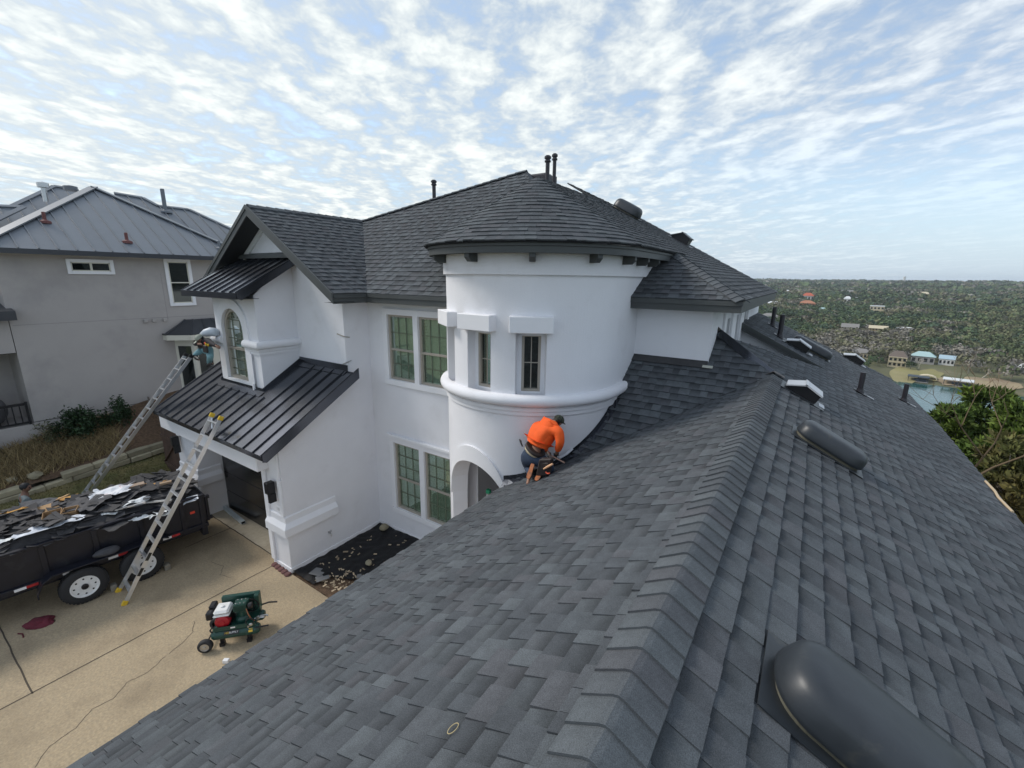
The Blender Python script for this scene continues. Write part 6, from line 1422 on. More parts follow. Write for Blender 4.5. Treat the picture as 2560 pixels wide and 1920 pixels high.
# --- the roofer in orange kneeling at the tower foot
RO = thing('person', 'kneeling roofer in orange hoodie and jeans, back turned, at the tower foot', 'person', (-3.75, 6.5, 3.45))
hipc = zz(1170, 1090, 6.60); wst = zz(1250, 960, 6.62); chs = zz(1390, 730, 6.72); nck = zz(1530, 540, 6.86); hd = zz(1625, 505, 6.98)
shl, shr = zz(1265, 600, 6.76), zz(1640, 690, 6.70); elr, hnr = zz(1665, 880, 6.66), zz(1590, 1080, 6.78); ell, hnl = zz(1300, 830, 7.02), zz(1470, 1090, 7.02)
hpl, hpr = zz(1090, 1130, 6.62), zz(1290, 1160, 6.58); knl = zz(1110, 1290, 6.98); ankl = zz(1150, 1400, 6.42); toel = zz(1095, 1600, 6.20)
knr = zz(1530, 1330, 6.62); ankr = zz(1330, 1440, 6.45); toer = zz(1300, 1480, 6.40)
body = skin('body', [(hipc, .10), (wst, .09), (chs, .11), (nck, .055), (hd, .07), (shl, .05), (ell, .038), (hnl, .03), (shr, .05), (elr, .038), (hnr, .03), (hpl, .075), (knl, .05), (ankl, .035), (toel, .03), (hpr, .075), (knr, .05), (ankr, .035), (toer, .03)],
    [(0, 1), (1, 2), (2, 3), (3, 4), (2, 5), (5, 6), (6, 7), (2, 8), (8, 9), (9, 10), (0, 11), (11, 12), (12, 13), (13, 14), (0, 15), (15, 16), (16, 17), (17, 18)], SKIN, RO)
mid1 = wst.lerp(chs, .5); shm = chs.lerp(nck, .45)
skin('hoodie', [(wst+Vector((0, 0, .0)), (.215, .185)), (mid1+Vector((-.03, 0, .01)), (.255, .205)), (chs+Vector((-.05, 0, .02)), (.255, .205)), (shm+Vector((-.03, 0, .01)), (.205, .165)), (nck, (.085, .08)), (shl, .105), (ell, .07), (hnl.lerp(ell, .2), .052), (shr, .105), (shr.lerp(elr, .5), .092), (elr, .082), (elr.lerp(hnr, .7), .064)],
    [(0, 1), (1, 2), (2, 3), (3, 4), (3, 5), (5, 6), (6, 7), (3, 8), (8, 9), (9, 10), (10, 11)], ORANGE, RO, root=2)
# hood lying on the shoulders
hc = zz(1480, 510, 6.78); skin('hood', [(zz(1375, 470, 6.86), .05), (zz(1450, 500, 6.74), .055), (zz(1540, 540, 6.72), .05), (zz(1620, 610, 6.78), .045), (zz(1640, 640, 6.86), .035)], [(0, 1), (1, 2), (2, 3), (3, 4)], ORANGE, RO, root=2)
skin('jeans', [(hipc, (.19, .165)), (wst.lerp(hipc, .55), (.175, .155)), (hpl, .15), (knl, .10), (ankl, .07), (hpr, .15), (hpr.lerp(knr, .5), .112), (knr, .09), (ankr, .064)], [(0, 1), (0, 2), (2, 3), (3, 4), (0, 5), (5, 6), (6, 7), (7, 8)], JEANS, RO)
# shirt tail between belt and jeans
m = MB(); d = (wst-hipc).normalized(); m.lathe(hipc.lerp(wst, .36), d, [(.180, 0), (.192, .03), (.190, .06)], 20); m.build('shirt_tail', mat('pale_shirt', (.55, .47, .33), .8), RO, smooth=True)
m = MB(); m.lathe(hipc.lerp(wst, .62), (d+Vector((.12, 0, .1))).normalized(), [(.196, 0), (.206, .008), (.206, .05), (.196, .06)], 24); m.build('tool_belt', LEATHER, RO, smooth=35)
def boot(nm, an, to, sole_n, m_=LEATHER):
    f = (to-an).normalized(); n = (Vector(sole_n)-f*Vector(sole_n).dot(f)).normalized(); s = f.cross(n); heel = an-f*.05
    pts = [(-.03, .030), (.0, .038), (.05, .036), (.11, .038), (.17, .046), (.22, .040), (.25, .022)]
    m = MB(); top = [heel+f*a+s*w for a, w in pts]+[heel+f*a-s*w for a, w in pts[::-1]]; m.prism([p+n*.052 for p in top], n*.016); bo = m.build('boot_sole', SOLE, RO, bevel=.004)
    skin('boot', [(an-n*.03, .055), (heel+n*.012, .046), (heel+f*.10+n*.010, .048), (heel+f*.19+n*.016, .044), (heel+f*.235+n*.022, .03)], [(0, 1), (1, 2), (2, 3), (3, 4)], m_, RO, root=1)
boot('boot', zz(1185, 1330, 6.40), zz(1095, 1600, 6.22), (.1, -1, .25)); boot('boot', ankr, toer+Vector((.02, -.10, -.03)), (.1, -1, .1))
# head with cap, ear, hair and face turned to the wall
hf = Vector((.25, .85, -.45)).normalized()
bm = bmesh.new(); bmesh.ops.create_uvsphere(bm, u_segments=20, v_segments=14, radius=.098)
for v in bm.verts: v.co.z *= 1.16; v.co.y *= 1.08
up_ = (Vector((.45, .25, .8))-hf*Vector((.45, .25, .8)).dot(hf)).normalized(); sx_ = hf.cross(up_)
mw = Matrix((sx_, hf, up_)).transposed().to_4x4()
def headpart(name, m_, parent, ops):
    me = bpy.data.meshes.new(name); b2 = bmesh.new(); ops(b2)
    rl = ROOTLOC[parent.name]; b2.transform(Matrix.Translation(HC-rl) @ mw); b2.to_mesh(me); b2.free(); me.materials.append(m_); me.shade_smooth(); o = bpy.data.objects.new(name, me); COL.objects.link(o); o.parent = parent; ROOTLOC[o.name] = rl; return o
bm.free(); HC = hd
def sph(b2, r, c=(0, 0, 0), s=(1, 1, 1), u=18, v=12): bmesh.ops.create_uvsphere(b2, u_segments=u, v_segments=v, radius=r, matrix=Matrix.Translation(c) @ Matrix.Diagonal((*s, 1)))
headpart('head', SKIN, RO, lambda b: (sph(b, .088, s=(.9, 1.05, 1.16)), sph(b, .018, (0, .098, -.01), (.8, 1, 1.2)), sph(b, .022, (.082, .0, -.01), (.4, .8, 1.2)), sph(b, .022, (-.082, .0, -.01), (.4, .8, 1.2)), sph(b, .03, (0, .075, -.065), (1.1, .7, .6))))
headpart('hair', HAIR, RO, lambda b: sph(b, .092, (0, -.012, -.01), (.92, 1.0, 1.05)))
headpart('eye', DARKIN, RO, lambda b: (sph(b, .010, (.032, .086, .012)), sph(b, .010, (-.032, .086, .012))))
def capmesh(b):
    sph(b, .104, (0, -.005, .022), (.95, 1.08, .98)); bmesh.ops.delete(b, geom=[v for v in b.verts if v.co.z < .012], context='VERTS')
    r = bmesh.ops.create_circle(b, cap_ends=True, segments=16, radius=.07, matrix=Matrix.Translation((0, .12, .016)) @ Matrix.Diagonal((1, 1.0, 1, 1)))
headpart('cap', CAMO, RO, capmesh)
# gloved right hand: palm, four fingers and a thumb
GLOVE = mat('dark_glove', (.03, .03, .034), .8)
def hand(c, d, side, m_, parent, L=.085):
    d = Vector(d).normalized(); s = d.cross(Z).normalized(); n = s.cross(d); js = [(c, .034), (c+d*.05, .036)]; es = [(0, 1)]
    for i, (o, ln) in enumerate(((-.03, .8), (-.011, 1), (.011, .95), (.03, .75))):
        b = len(js); js += [(c+d*.075+s*o, .0105), (c+d*(.075+L*.42*ln)+s*o*1.1-n*.012, .0095), (c+d*(.075+L*.62*ln)+s*o*1.1-n*.05*ln, .0085)]; es += [(1, b), (b, b+1), (b+1, b+2)]
    b = len(js); js += [(c+d*.025+s*.042*side, .0125), (c+d*.06+s*.062*side-n*.015, .0105)]; es += [(0, b), (b, b+1)]
    return skin('hand', js, es, m_, parent, sub=1)
hand(hnr-Vector((0, 0, -.02)), (hnr-elr), 1, GLOVE, RO); hand(hnl.lerp(ell, .1), (hnl-ell), -1, GLOVE, RO)
# pouch with tools
pc = zz(1400, 1290, 6.42); m = MB(); m.obox(pc, (.11, .03, .02), (0, .06, .0), (.03, 0, .17)); po = m.build('tool_pouch', LEATHER, RO, bevel=.02)
m = MB(); m.obox(pc+Vector((.02, -.052, .03)), (.06, .01, .01), (0, .012, 0), (.01, 0, .07)); m.build('pouch_pocket', LEATHER, po, bevel=.01)
m = MB(); m.obox(zz(1390, 1150, 6.40), (.04, .01, .0), (0, .004, 0), (0, 0, .007)); m.build('buckle', STEEL, po)
PINKH = mat('orange_red_grip', (.75, .12, .06), .5)
a, b = zz(1375, 1330, 6.32), zz(1530, 1245, 6.30); m = MB(); m.tube([a, a.lerp(b, .5), b], [.012, .022, .018], 10); h1 = m.build('utility_knife', mat('cream_grip', (.72, .42, .24), .5)); tag(recenter(h1), 'cream and red utility knife in the roofer\'s leather pouch', 'knife')
m = MB(); c0 = zz(1450, 1385, 6.32); m.tube([c0+Vector((.035*math.cos(t), -.01, .022*math.sin(t))) for t in [PI+PI*i/10 for i in range(11)]], .011, 8); tag(recenter(m.build('tape_measure', PINKH)), 'orange tool hooked low on the roofer\'s pouch', 'tool')
a, b = zz(1470, 1080, 6.55), zz(1740, 1225, 6.46); m = MB(); m.tube([a, b], .013, 8); hm_ = m.build('hammer', mat('hickory', (.10, .06, .05), .6)); ROOTLOC[hm_.name] = Vector(); m = MB(); m.obox(a, (.03, .0, -.05), (0, .015, 0), (.012, 0, .008)); m.build('hammer_head', STEEL, hm_); tag(hm_, 'wooden-handled hammer resting across the roofer\'s knee', 'hammer')
a, b, c = zz(955, 815, 6.70), zz(985, 880, 6.66), zz(1010, 940, 6.64); m = MB(); m.tube([a, a.lerp(b, .5)+Vector((.01, 0, -.0)), b, c], [.008, .02, .016, .014], 8); tag(recenter(m.build('claw_bar', STK)), 'black curved claw sticking out at the roofer\'s left hip', 'tool')
# pale flashing strip peeled up beside the roofer
a, b, c, d = zz(2005, 870, 7.72), zz(1910, 970, 7.6), zz(1760, 1100, 7.2), zz(1640, 1165, 7.05)
m = MB()
for p, q in ((a, b), (b, c), (c, d)): m.beam(p+Z*.03, q+Z*.03, .012, .045, up=(-.4, -.6, .7))
tag(recenter(m.build('flashing_strip', mat('pale_flashing', (.68, .69, .72), .5))), 'bent pale flashing strip lying along the tower foot', 'flashing')
m = MB(); p = zz(930, 1500, 6.95); m.prism([p, p+Vector((.10, -.02, .05)), p+Vector((.16, -.05, .0)), p+Vector((.05, -.04, -.05))], (0, -.01, .005)); tag(recenter(m.build('flashing_scrap', GALV)), 'curled grey metal scrap at the eave corner below the roofer', 'flashing')
# --- the roofer stepping off the far ladder with a bundle on his back
def z8(x, y, Y): return ony(380+x/9.217, 780+y/9.217, Y)
P2 = thing('person', 'roofer in dark jacket and pale jeans stepping off the far ladder', 'person', (-13.9, 5.5, 3.9))
Yb = 5.42
h2, w2, c2, n2_, d2 = z8(1250, 860, Yb), z8(1235, 790, Yb), z8(1200, 680, Yb-.05), z8(1150, 615, Yb-.08), z8(1100, 620, Yb-.16)
ll = [z8(1180, 850, Yb), z8(1080, 920, Yb-.18), z8(975, 1000, Yb-.22), z8(1000, 1045, Yb-.25), z8(1090, 1095, Yb-.30)]; rr_ = [z8(1320, 890, Yb), z8(1345, 1030, Yb-.12), z8(1315, 1180, Yb+.0), z8(1300, 1215, Yb), z8(1400, 1190, Yb-.1)]
al_ = [z8(1090, 660, Yb-.1), z8(975, 740, Yb-.18), z8(1090, 735, Yb-.26)]; ar_ = [z8(1290, 660, Yb-.05), z8(1400, 740, Yb-.12), z8(1500, 790, Yb-.15)]
skin('body', [(h2, .10), (w2, .09), (c2, .11), (n2_, .05), (d2, .075)]+[(p, r) for p, r in zip(ll, (.07, .05, .04, .03, .025))]+[(p, r) for p, r in zip(rr_, (.07, .05, .04, .03, .025))]+[(p, r) for p, r in zip(al_, (.05, .04, .03))]+[(p, r) for p, r in zip(ar_, (.05, .04, .03))],
    [(0, 1), (1, 2), (2, 3), (3, 4), (0, 5), (5, 6), (6, 7), (7, 8), (8, 9), (0, 10), (10, 11), (11, 12), (12, 13), (13, 14), (2, 15), (15, 16), (16, 17), (2, 18), (18, 19), (19, 20)], DSKIN, P2)
skin('jacket', [(w2, (.16, .14)), (c2, (.18, .15)), (n2_, .08), (al_[0], .08), (al_[1], .06), (al_[2].lerp(al_[1], .2), .05), (ar_[0], .08), (ar_[1], .06), (ar_[2].lerp(ar_[1], .2), .05)], [(0, 1), (1, 2), (1, 3), (3, 4), (4, 5), (1, 6), (6, 7), (7, 8)], mat('black_jacket', (.012, .011, .016), .85), P2, root=1)
skin('jeans', [(h2, (.14, .13)), (ll[0], .105), (ll[1], .082), (ll[2], .062), (rr_[0], .11), (rr_[1], .085), (rr_[2], .065)], [(0, 1), (1, 2), (2, 3), (0, 4), (4, 5), (5, 6)], LJEANS, P2)
for a, b in ((ll[3], ll[4]), (rr_[3], rr_[4])): skin('boot', [(a+Z*.05, .055), (a, .058), (a.lerp(b, .5), .052), (b, .04)], [(0, 1), (1, 2), (2, 3)], STK, P2, root=1)
HC = d2; hf = Vector((-.1, -.75, -.65)).normalized(); up_ = (Z-hf*hf.z).normalized(); sx_ = hf.cross(up_); mw = Matrix((sx_, hf, up_)).transposed().to_4x4()
headpart('head', DSKIN, P2, lambda b: (sph(b, .088, s=(.9, 1.05, 1.16)), sph(b, .018, (0, .098, -.01), (.8, 1, 1.2)), sph(b, .022, (.082, .0, -.01), (.4, .8, 1.2)), sph(b, .022, (-.082, .0, -.01), (.4, .8, 1.2))))
headpart('eye', DARKIN, P2, lambda b: (sph(b, .012, (.032, .086, .012)), sph(b, .012, (-.032, .086, .012))))
headpart('hair', HAIR, P2, lambda b: sph(b, .094, (0, -.02, .02), (.94, 1.0, 1.0)))
headpart('cap', mat('grey_green_cap', (.30, .32, .27), .8), P2, capmesh)
m = MB(); m.lathe(h2.lerp(w2, .5), w2-h2, [(.15, 0), (.165, .01), (.165, .06), (.15, .07)], 18); tb = m.build('tool_belt', LEATHER, P2, smooth=35)
m = MB(); p = z8(1230, 850, Yb-.18); m.obox(p, (.11, 0, 0), (0, .03, 0), (0, 0, .10)); m.build('tool_pouch', LEATHER, P2, bevel=.02)
for px, py, m_ in ((1100, 735, YEL), (1240, 750, YEL), (1290, 765, YEL), (1215, 725, PINKH)): 
    m = MB(); p = z8(px, py, Yb-.24); m.lathe(p-Z*.03, (.3, 0, 1), [(.012, 0), (.022, .02), (.02, .06), (.008, .07)], 8); m.build('tool', m_, P2)
hand(al_[2], (al_[2]-al_[1]), 1, DSKIN, P2); hand(ar_[2], (ar_[2]-ar_[1]), -1, DSKIN, P2)
mb = MB(); a, b = z8(1130, 520, Yb+.0), z8(1540, 480, Yb+.3); k = 12; rings = []
pts = [a, a.lerp(b, .25)+Z*.03, a.lerp(b, .55)+Z*.05, a.lerp(b, .85)+Z*.02, b]
mb.tube(pts, [.05, .105, .125, .12, .06], 12); o = mb.build('shingle_bundle', mat('bundle_wrap', (.55, .60, .66), .45, var=.12, vscale=6), smooth=True); tag(recenter(o), 'pale wrapped shingle bundle carried over the stepping roofer\'s shoulder', 'bundle')
# --- the bare-headed worker behind the trailer
P3 = thing('person', 'dark-haired worker in a grey shirt half hidden behind the trailer load', 'person', (-16.1, 1.75, 0))
B3 = Vector((-16.1, 1.75, 0)); J = lambda x, y, z: B3+Vector((x, y, z))
skin('body', [(J(0, 0, .92), .12), (J(0, 0, 1.12), .11), (J(0, 0, 1.34), .13), (J(.0, .03, 1.50), .055), (J(0, .05, 1.60), .07), (J(-.19, 0, 1.38), .055), (J(-.25, .06, 1.12), .042), (J(-.2, .24, 1.02), .034), (J(.19, 0, 1.38), .055), (J(.26, .08, 1.12), .042), (J(.2, .28, 1.04), .034), (J(-.1, 0, .86), .09), (J(-.11, .02, .47), .06), (J(-.12, -.02, .09), .045), (J(-.13, .13, .04), .038), (J(.1, 0, .86), .09), (J(.11, .02, .47), .06), (J(.12, -.02, .09), .045), (J(.13, .13, .04), .038)],
    [(0, 1), (1, 2), (2, 3), (3, 4), (2, 5), (5, 6), (6, 7), (2, 8), (8, 9), (9, 10), (0, 11), (11, 12), (12, 13), (13, 14), (0, 15), (15, 16), (16, 17), (17, 18)], DSKIN, P3)
skin('shirt', [(J(0, 0, .95), (.17, .13)), (J(0, 0, 1.15), (.175, .13)), (J(0, 0, 1.36), (.185, .13)), (J(0, .02, 1.47), .07), (J(-.20, 0, 1.38), .078), (J(-.26, .06, 1.12), .06), (J(.20, 0, 1.38), .078), (J(.27, .08, 1.12), .06)], [(0, 1), (1, 2), (2, 3), (2, 4), (4, 5), (2, 6), (6, 7)], mat('grey_teal_shirt', (.17, .20, .205), .85, var=.15), P3, root=1)
skin('trousers', [(J(0, 0, .92), (.16, .125)), (J(-.1, 0, .84), .105), (J(-.11, .02, .47), .08), (J(-.12, -.02, .12), .065), (J(.1, 0, .84), .105), (J(.11, .02, .47), .08), (J(.12, -.02, .12), .065)], [(0, 1), (1, 2), (2, 3), (0, 4), (4, 5), (5, 6)], JEANS, P3)
HC = J(.02, .07, 1.63); hf = Vector((.65, .75, -.05)).normalized(); up_ = (Z-hf*hf.z).normalized(); sx_ = hf.cross(up_); mw = Matrix((sx_, hf, up_)).transposed().to_4x4()
headpart('head', DSKIN, P3, lambda b: (sph(b, .092, s=(.9, 1.05, 1.16)), sph(b, .02, (0, .1, -.01), (.8, 1, 1.2)), sph(b, .022, (.084, .0, -.01), (.4, .8, 1.2)), sph(b, .022, (-.084, .0, -.01), (.4, .8, 1.2))))
headpart('hair', HAIR, P3, lambda b: sph(b, .103, (0, -.022, .028), (.95, 1.02, 1.0)))
headpart('eye', DARKIN, P3, lambda b: (sph(b, .012, (.032, .088, .012)), sph(b, .012, (-.032, .088, .012))))
for s in (-1, 1): hand(J(.2*s, .27, 1.03), (0, 1, -.3), s, DSKIN, P3)
# ================================================================== far bank: forest, houses, docks
def hit(px, py, lift=0.):
    d = ray(px, py); t = 330.
    hn = math.hypot(d[0], d[1]); d = d/hn
    while t < 6500:
        x, y = d[0]*t, d[1]*t; g = terrain(x, y)+lift
        if CH+d[2]*t <= g: return Vector((x, y, terrain(x, y)))
        t += max(1., t*.004)
    return Vector((d[0]*3000, d[1]*3000, terrain(d[0]*3000, d[1]*3000)))
SPOTS = []                                          # clearings: (x, y, radius)
HWALLS = {'white': mat('far_white', (.62, .62, .60), .8), 'cream': mat('far_cream', (.55, .48, .33), .8), 'tan': mat('far_tan', (.38, .29, .17), .85), 'grey': mat('far_grey', (.30, .29, .28), .85), 'terra': mat('far_terracotta_wall', (.42, .20, .12), .85), 'brown': mat('far_brown', (.17, .13, .10), .85)}
HROOF = {'red': mat('far_red_roof', (.45, .10, .05), .8), 'terra': mat('far_orange_roof', (.38, .16, .09), .8), 'white': mat('far_white_roof', (.66, .68, .68), .5), 'teal': mat('far_teal_roof', (.36, .50, .50), .5), 'grey': mat('far_grey_roof', (.22, .21, .20), .85), 'brown': mat('far_brown_roof', (.15, .12, .10), .85), 'blue': mat('far_blue_roof', (.36, .48, .56), .4), 'cream': mat('far_cream_roof', (.55, .48, .34), .7)}
FWIN = mat('far_window', (.02, .022, .025), .15)
def far_house(px, py, wpx, hpx, roof, wc, rc, label, deep=.7, floors=1, nwin=3, yaw=0., veranda=False):
    p = hit(px, py); D = math.hypot(p.x, p.y); ct = project(p)[2]/D; s = D/CF
    W, Ht = wpx*s*ct*ct, hpx*s*ct; dv = Vector((p.x, p.y, 0)).normalized(); u = Vector((dv.y, -dv.x, 0)); R_ = Matrix.Rotation(yaw, 3, 'Z'); u = R_ @ u; dv = R_ @ dv; Dp = W*deep
    t = thing('lake_house', label, 'house', (p.x, p.y, p.z)); SPOTS.append((p.x, p.y, W*.62+4)); [SPOTS.append((p.x-dv.x*k*D*.012, p.y-dv.y*k*D*.012, W*.55+2)) for k in (1, 2, 3.4, 5)]
    hw = Ht*(.62 if roof != 'flat' else .92); o = p-Z*1.5
    B = lambda a, b, c: p+u*a+dv*b+Z*c
    m = MB(); m.obox(B(0, Dp/2, hw/2-.75), u*W/2, dv*Dp/2, Z*(hw/2+.75)); wo = m.build('wall', HWALLS[wc], t)
    ov = W*.04; m = MB()
    if roof == 'hip':
        k = min(W, Dp)*.5; e = [B(-W/2-ov, -ov, hw), B(W/2+ov, -ov, hw), B(W/2+ov, Dp+ov, hw), B(-W/2-ov, Dp+ov, hw)]; a, b = B(-W/2+k*.9, Dp/2, Ht), B(W/2-k*.9, Dp/2, Ht)
        m.add(e+[a, b], [(0, 1, 5, 4), (1, 2, 5), (2, 3, 4, 5), (3, 0, 4), (0, 3, 2, 1)])
    elif roof == 'gable':
        e = [B(-W/2-ov, -ov, hw), B(W/2+ov, -ov, hw), B(W/2+ov, Dp+ov, hw), B(-W/2-ov, Dp+ov, hw)]; a, b = B(-W/2-ov, Dp/2, Ht), B(W/2+ov, Dp/2, Ht); m.add(e+[a, b], [(0, 1, 5, 4), (1, 2, 5), (2, 3, 4, 5), (3, 0, 4), (0, 3, 2, 1)])
    else:
        m.obox(B(0, Dp/2, (hw+Ht)/2), u*(W/2+ov*.4), dv*(Dp/2+ov*.4), Z*(Ht-hw)/2)
    m.build('roof', HROOF[rc], t)
    for f in range(floors):
        for i in range(nwin):
            a = -W/2+W*(i+.5)/nwin; c = hw*(f+.52)/floors; m = MB(); m.obox(B(a, -.06, c), u*W/nwin*.27, dv*.08, Z*hw/floors*.24); m.build('window', FWIN, t)
    if veranda:
        for f in range(floors+1): m = MB(); m.obox(B(0, -W*.06, hw*f/floors), u*W*.5, dv*W*.06, Z*.14); m.build('balcony', HWALLS[wc], t)
        for i in range(5): m = MB(); a = -W*.48+W*.24*i; m.obox(B(a, -W*.115, hw/2-.4), u*.14, dv*.14, Z*(hw/2+.4)); m.build('post', HWALLS[wc], t)
    return t
fh = far_house
fh(1967, 736, 13, 11, 'hip', 'white', 'white', 'small pale house high on the far hillside left of the red roof', nwin=2)
fh(1941, 732, 12, 5, 'gable', 'white', 'white', 'long white roof on the hill just clear of the charcoal eave', nwin=2)
fh(2018, 752, 31, 19, 'hip', 'white', 'red', 'white hillside house with a bright red hip roof', nwin=4)
fh(2016, 770, 42, 18, 'hip', 'terra', 'terra', 'terracotta house with an orange roof below the red-roofed one', nwin=4)
fh(1928, 766, 27, 12, 'gable', 'white', 'white', 'white low house beside the dark eave corner on the far hill', nwin=3)
fh(2117, 740, 31, 14, 'gable', 'grey', 'grey', 'grey-brown long house high on the far hillside', nwin=3, yaw=.2)
fh(2117, 757, 20, 16, 'hip', 'white', 'white', 'white house with a pale hip roof, left half of a close pair', nwin=2)
fh(2137, 756, 17, 12, 'flat', 'white', 'white', 'white flat-roofed house, right half of a close pair', nwin=3)
fh(2054, 781, 26, 12, 'hip', 'white', 'teal', 'small house with a pale teal hip roof among scrub', nwin=2)
fh(2190, 784, 37, 19, 'flat', 'cream', 'white', 'big cream flat-roofed box house standing alone on the hill', floors=2, nwin=4)
fh(2236, 768, 30, 6, 'flat', 'cream', 'cream', 'long low cream roof right of the flat-roofed box house', nwin=2)
fh(2166, 799, 15, 8, 'gable', 'white', 'white', 'little white roof at the bend of the far road', nwin=2)
fh(2217, 799, 23, 8, 'gable', 'white', 'teal', 'low house with a pale blue-green roof below the box house', nwin=2)
fh(2122, 833, 43, 23, 'gable', 'cream', 'grey', 'cream three-storey hillside house with many windows and a chimney', floors=3, nwin=6)
fh(2193, 833, 46, 18, 'gable', 'tan', 'cream', 'long tan two-storey house with a flat pale roof', floors=2, nwin=6, deep=.4)
fh(1922, 800, 42, 16, 'hip', 'white', 'grey', 'house with a grey roof partly behind the dark roof edge', nwin=3)
fh(2152, 897, 46, 24, 'hip', 'cream', 'grey', 'grey-roofed lakeside house just above the dark roof edge', nwin=5)
fh(2263, 829, 54, 10, 'hip', 'grey', 'white', 'wide low pavilion with a white roof in the trees', nwin=3)
fh(2240, 918, 46, 40, 'hip', 'cream', 'brown', 'brown-roofed lakeside house with two white verandas', floors=2, nwin=4, veranda=True, deep=.6)
fh(2304, 909, 60, 29, 'hip', 'grey', 'teal', 'large lakeside house with a pale teal metal roof', nwin=4, deep=.6)
fh(2364, 913, 40, 24, 'gable', 'white', 'blue', 'white lakeside house with a light blue metal gable roof', nwin=4, floors=1, deep=.6)
fh(2305, 742, 44, 12, 'hip', 'cream', 'cream', 'sunlit cream house cluster near the skyline', nwin=4)
fh(2308, 739, 9, 9, 'flat', 'white', 'white', 'white tower-like block beside the cream skyline house', nwin=1)
fh(2450, 749, 26, 10, 'hip', 'brown', 'grey', 'round-looking grey roof on the right of the far hill', nwin=2)
fh(2447, 724, 8, 3, 'flat', 'white', 'white', 'tiny white roof on the distant ridge, lower one', nwin=1)
fh(2461, 720, 10, 3, 'flat', 'white', 'white', 'tiny white roof on the distant ridge, upper one', nwin=1)
fh(2414, 768, 9, 7, 'flat', 'cream', 'cream', 'tiny pale house front among olive trees', nwin=1)
fh(2509, 886, 22, 7, 'gable', 'brown', 'cream', 'sunlit pale roof among bare trees on the right bank', nwin=1)
fh(2553, 935, 26, 26, 'hip', 'grey', 'white', 'dark lakeside cabin at the right edge with a white roof rim', nwin=2)
wt = hit(2258, 712); m = MB(); D = math.hypot(wt.x, wt.y); s = project(wt)[2]/CF; m.tube([wt, wt+Z*20*s], [2.0*s, 2.6*s], 10); tag(recenter(m.build('water_tower', HWALLS['white'])), 'slim white water tower on the skyline', 'water tower')
# boat docks on the far shore
DOCKD = mat('dock_dark', (.03, .045, .06), .6)
def dock(px, py, W, D, Ht, top, lab):
    p = onz(px, py, -48); dv = Vector((p.x, p.y, 0)).normalized(); u = Vector((dv.y, -dv.x, 0)); t = thing('boat_dock', lab, 'dock', (p.x, p.y, -48.0)); B = lambda a, b, c: p+u*a+dv*b+Z*c
    m = MB(); m.obox(B(0, D/2, .5), u*W/2, dv*D/2, Z*.12); m.build('deck', HWALLS['grey'], t)
    m = MB(); m.obox(B(0, D/2, Ht), u*W*.52, dv*D*.52, Z*.16); m.build('canopy', top, t)
    for a in (-.46, 0, .46):
        for b in (.05, .95): m = MB(); m.obox(B(W*a, D*b, Ht/2-.5), u*.12, dv*.12, Z*(Ht/2+.5)); m.build('post', DOCKD, t)
    m = MB(); m.obox(B(W*.1, D*.5, 1.3), u*W*.3, dv*D*.3, Z*.6); m.build('boat_hull', DOCKD, t)
dock(2293, 957, 9, 7, 3.2, DOCKD, 'dark canopied boat dock on the far shore below the lawn'); dock(2392, 968, 12, 8, 3.6, HROOF['white'], 'boat dock with a white flat roof on the far shore')
p = onz(2425, 970, -48); m = MB(); dv = Vector((p.x, p.y, 0)).normalized(); u = Vector((dv.y, -dv.x, 0)); m.obox(p+Z*.45, u*6, dv*1.2, Z*.14); tag(recenter(m.build('jetty', DOCKD)), 'low dark jetty right of the white-roofed dock', 'jetty')
p = hit(2317, 950); m = MB(); dv = Vector((p.x, p.y, 0)).normalized(); u = Vector((dv.y, -dv.x, 0))
for k in range(6):
    a0, a1 = PI*k/6, PI*(k+1)/6; m.prism([p+u*4.2*math.cos(a0)+Z*(.5+2.2*math.sin(a0)), p+u*4.2*math.cos(a1)+Z*(.5+2.2*math.sin(a1)), p+u*3.9*math.cos(a1)+Z*(.4+2.0*math.sin(a1)), p+u*3.9*math.cos(a0)+Z*(.4+2.0*math.sin(a0))], dv*5)
tag(recenter(m.build('boat_shelter', HWALLS['cream'])), 'pale rounded boat cover on the lawn by the dark dock', 'boat cover')
# lawns, bare earth and a road drawn as thin ground sheets
def patch(px, py, rw, rd, m_, name, seed):
    p = hit(px, py); D = math.hypot(p.x, p.y); s = D/CF*(project(p)[2]/D)**2; dv = Vector((p.x, p.y, 0)).normalized(); u = Vector((dv.y, -dv.x, 0)); mb = MB(); nr, na = 5, 28; vs = [tuple(p+Z*.35)]
    for j in range(1, nr+1):
        for i in range(na):
            a = 2*PI*i/na; k = (1+.35*NZ.noise(Vector((math.cos(a)*1.5+seed, math.sin(a)*1.5, seed))))*j/nr; q = p+u*math.cos(a)*rw*s*k+dv*math.sin(a)*rd*k; vs.append((q.x, q.y, terrain(q.x, q.y)+.35))
    fs = [(0, 1+i, 1+(i+1) % na) for i in range(na)]+[(1+j*na+i, 1+(j+1)*na+i, 1+(j+1)*na+(i+1) % na, 1+j*na+(i+1) % na) for j in range(nr-1) for i in range(na)]
    mb.add(vs, fs); mb.build(name, m_, kind='structure', nofix=True)
    for a in (-.6, 0, .6): SPOTS.append((p.x+u.x*rw*s*a, p.y+u.y*rw*s*a, max(rd, rw*s*.5)*.85))
SAND = mat('bare_earth', (.50, .40, .23), .95, var=.2, vscale=.08); FLAWN = mat('far_lawn', (.22, .205, .075), .95, hue=(.27, .235, .12), vscale=.06, var=.15); SHORE = mat('shore_earth', (.36, .29, .17), .95, var=.2, vscale=.1, hue=(.24, .18, .12))
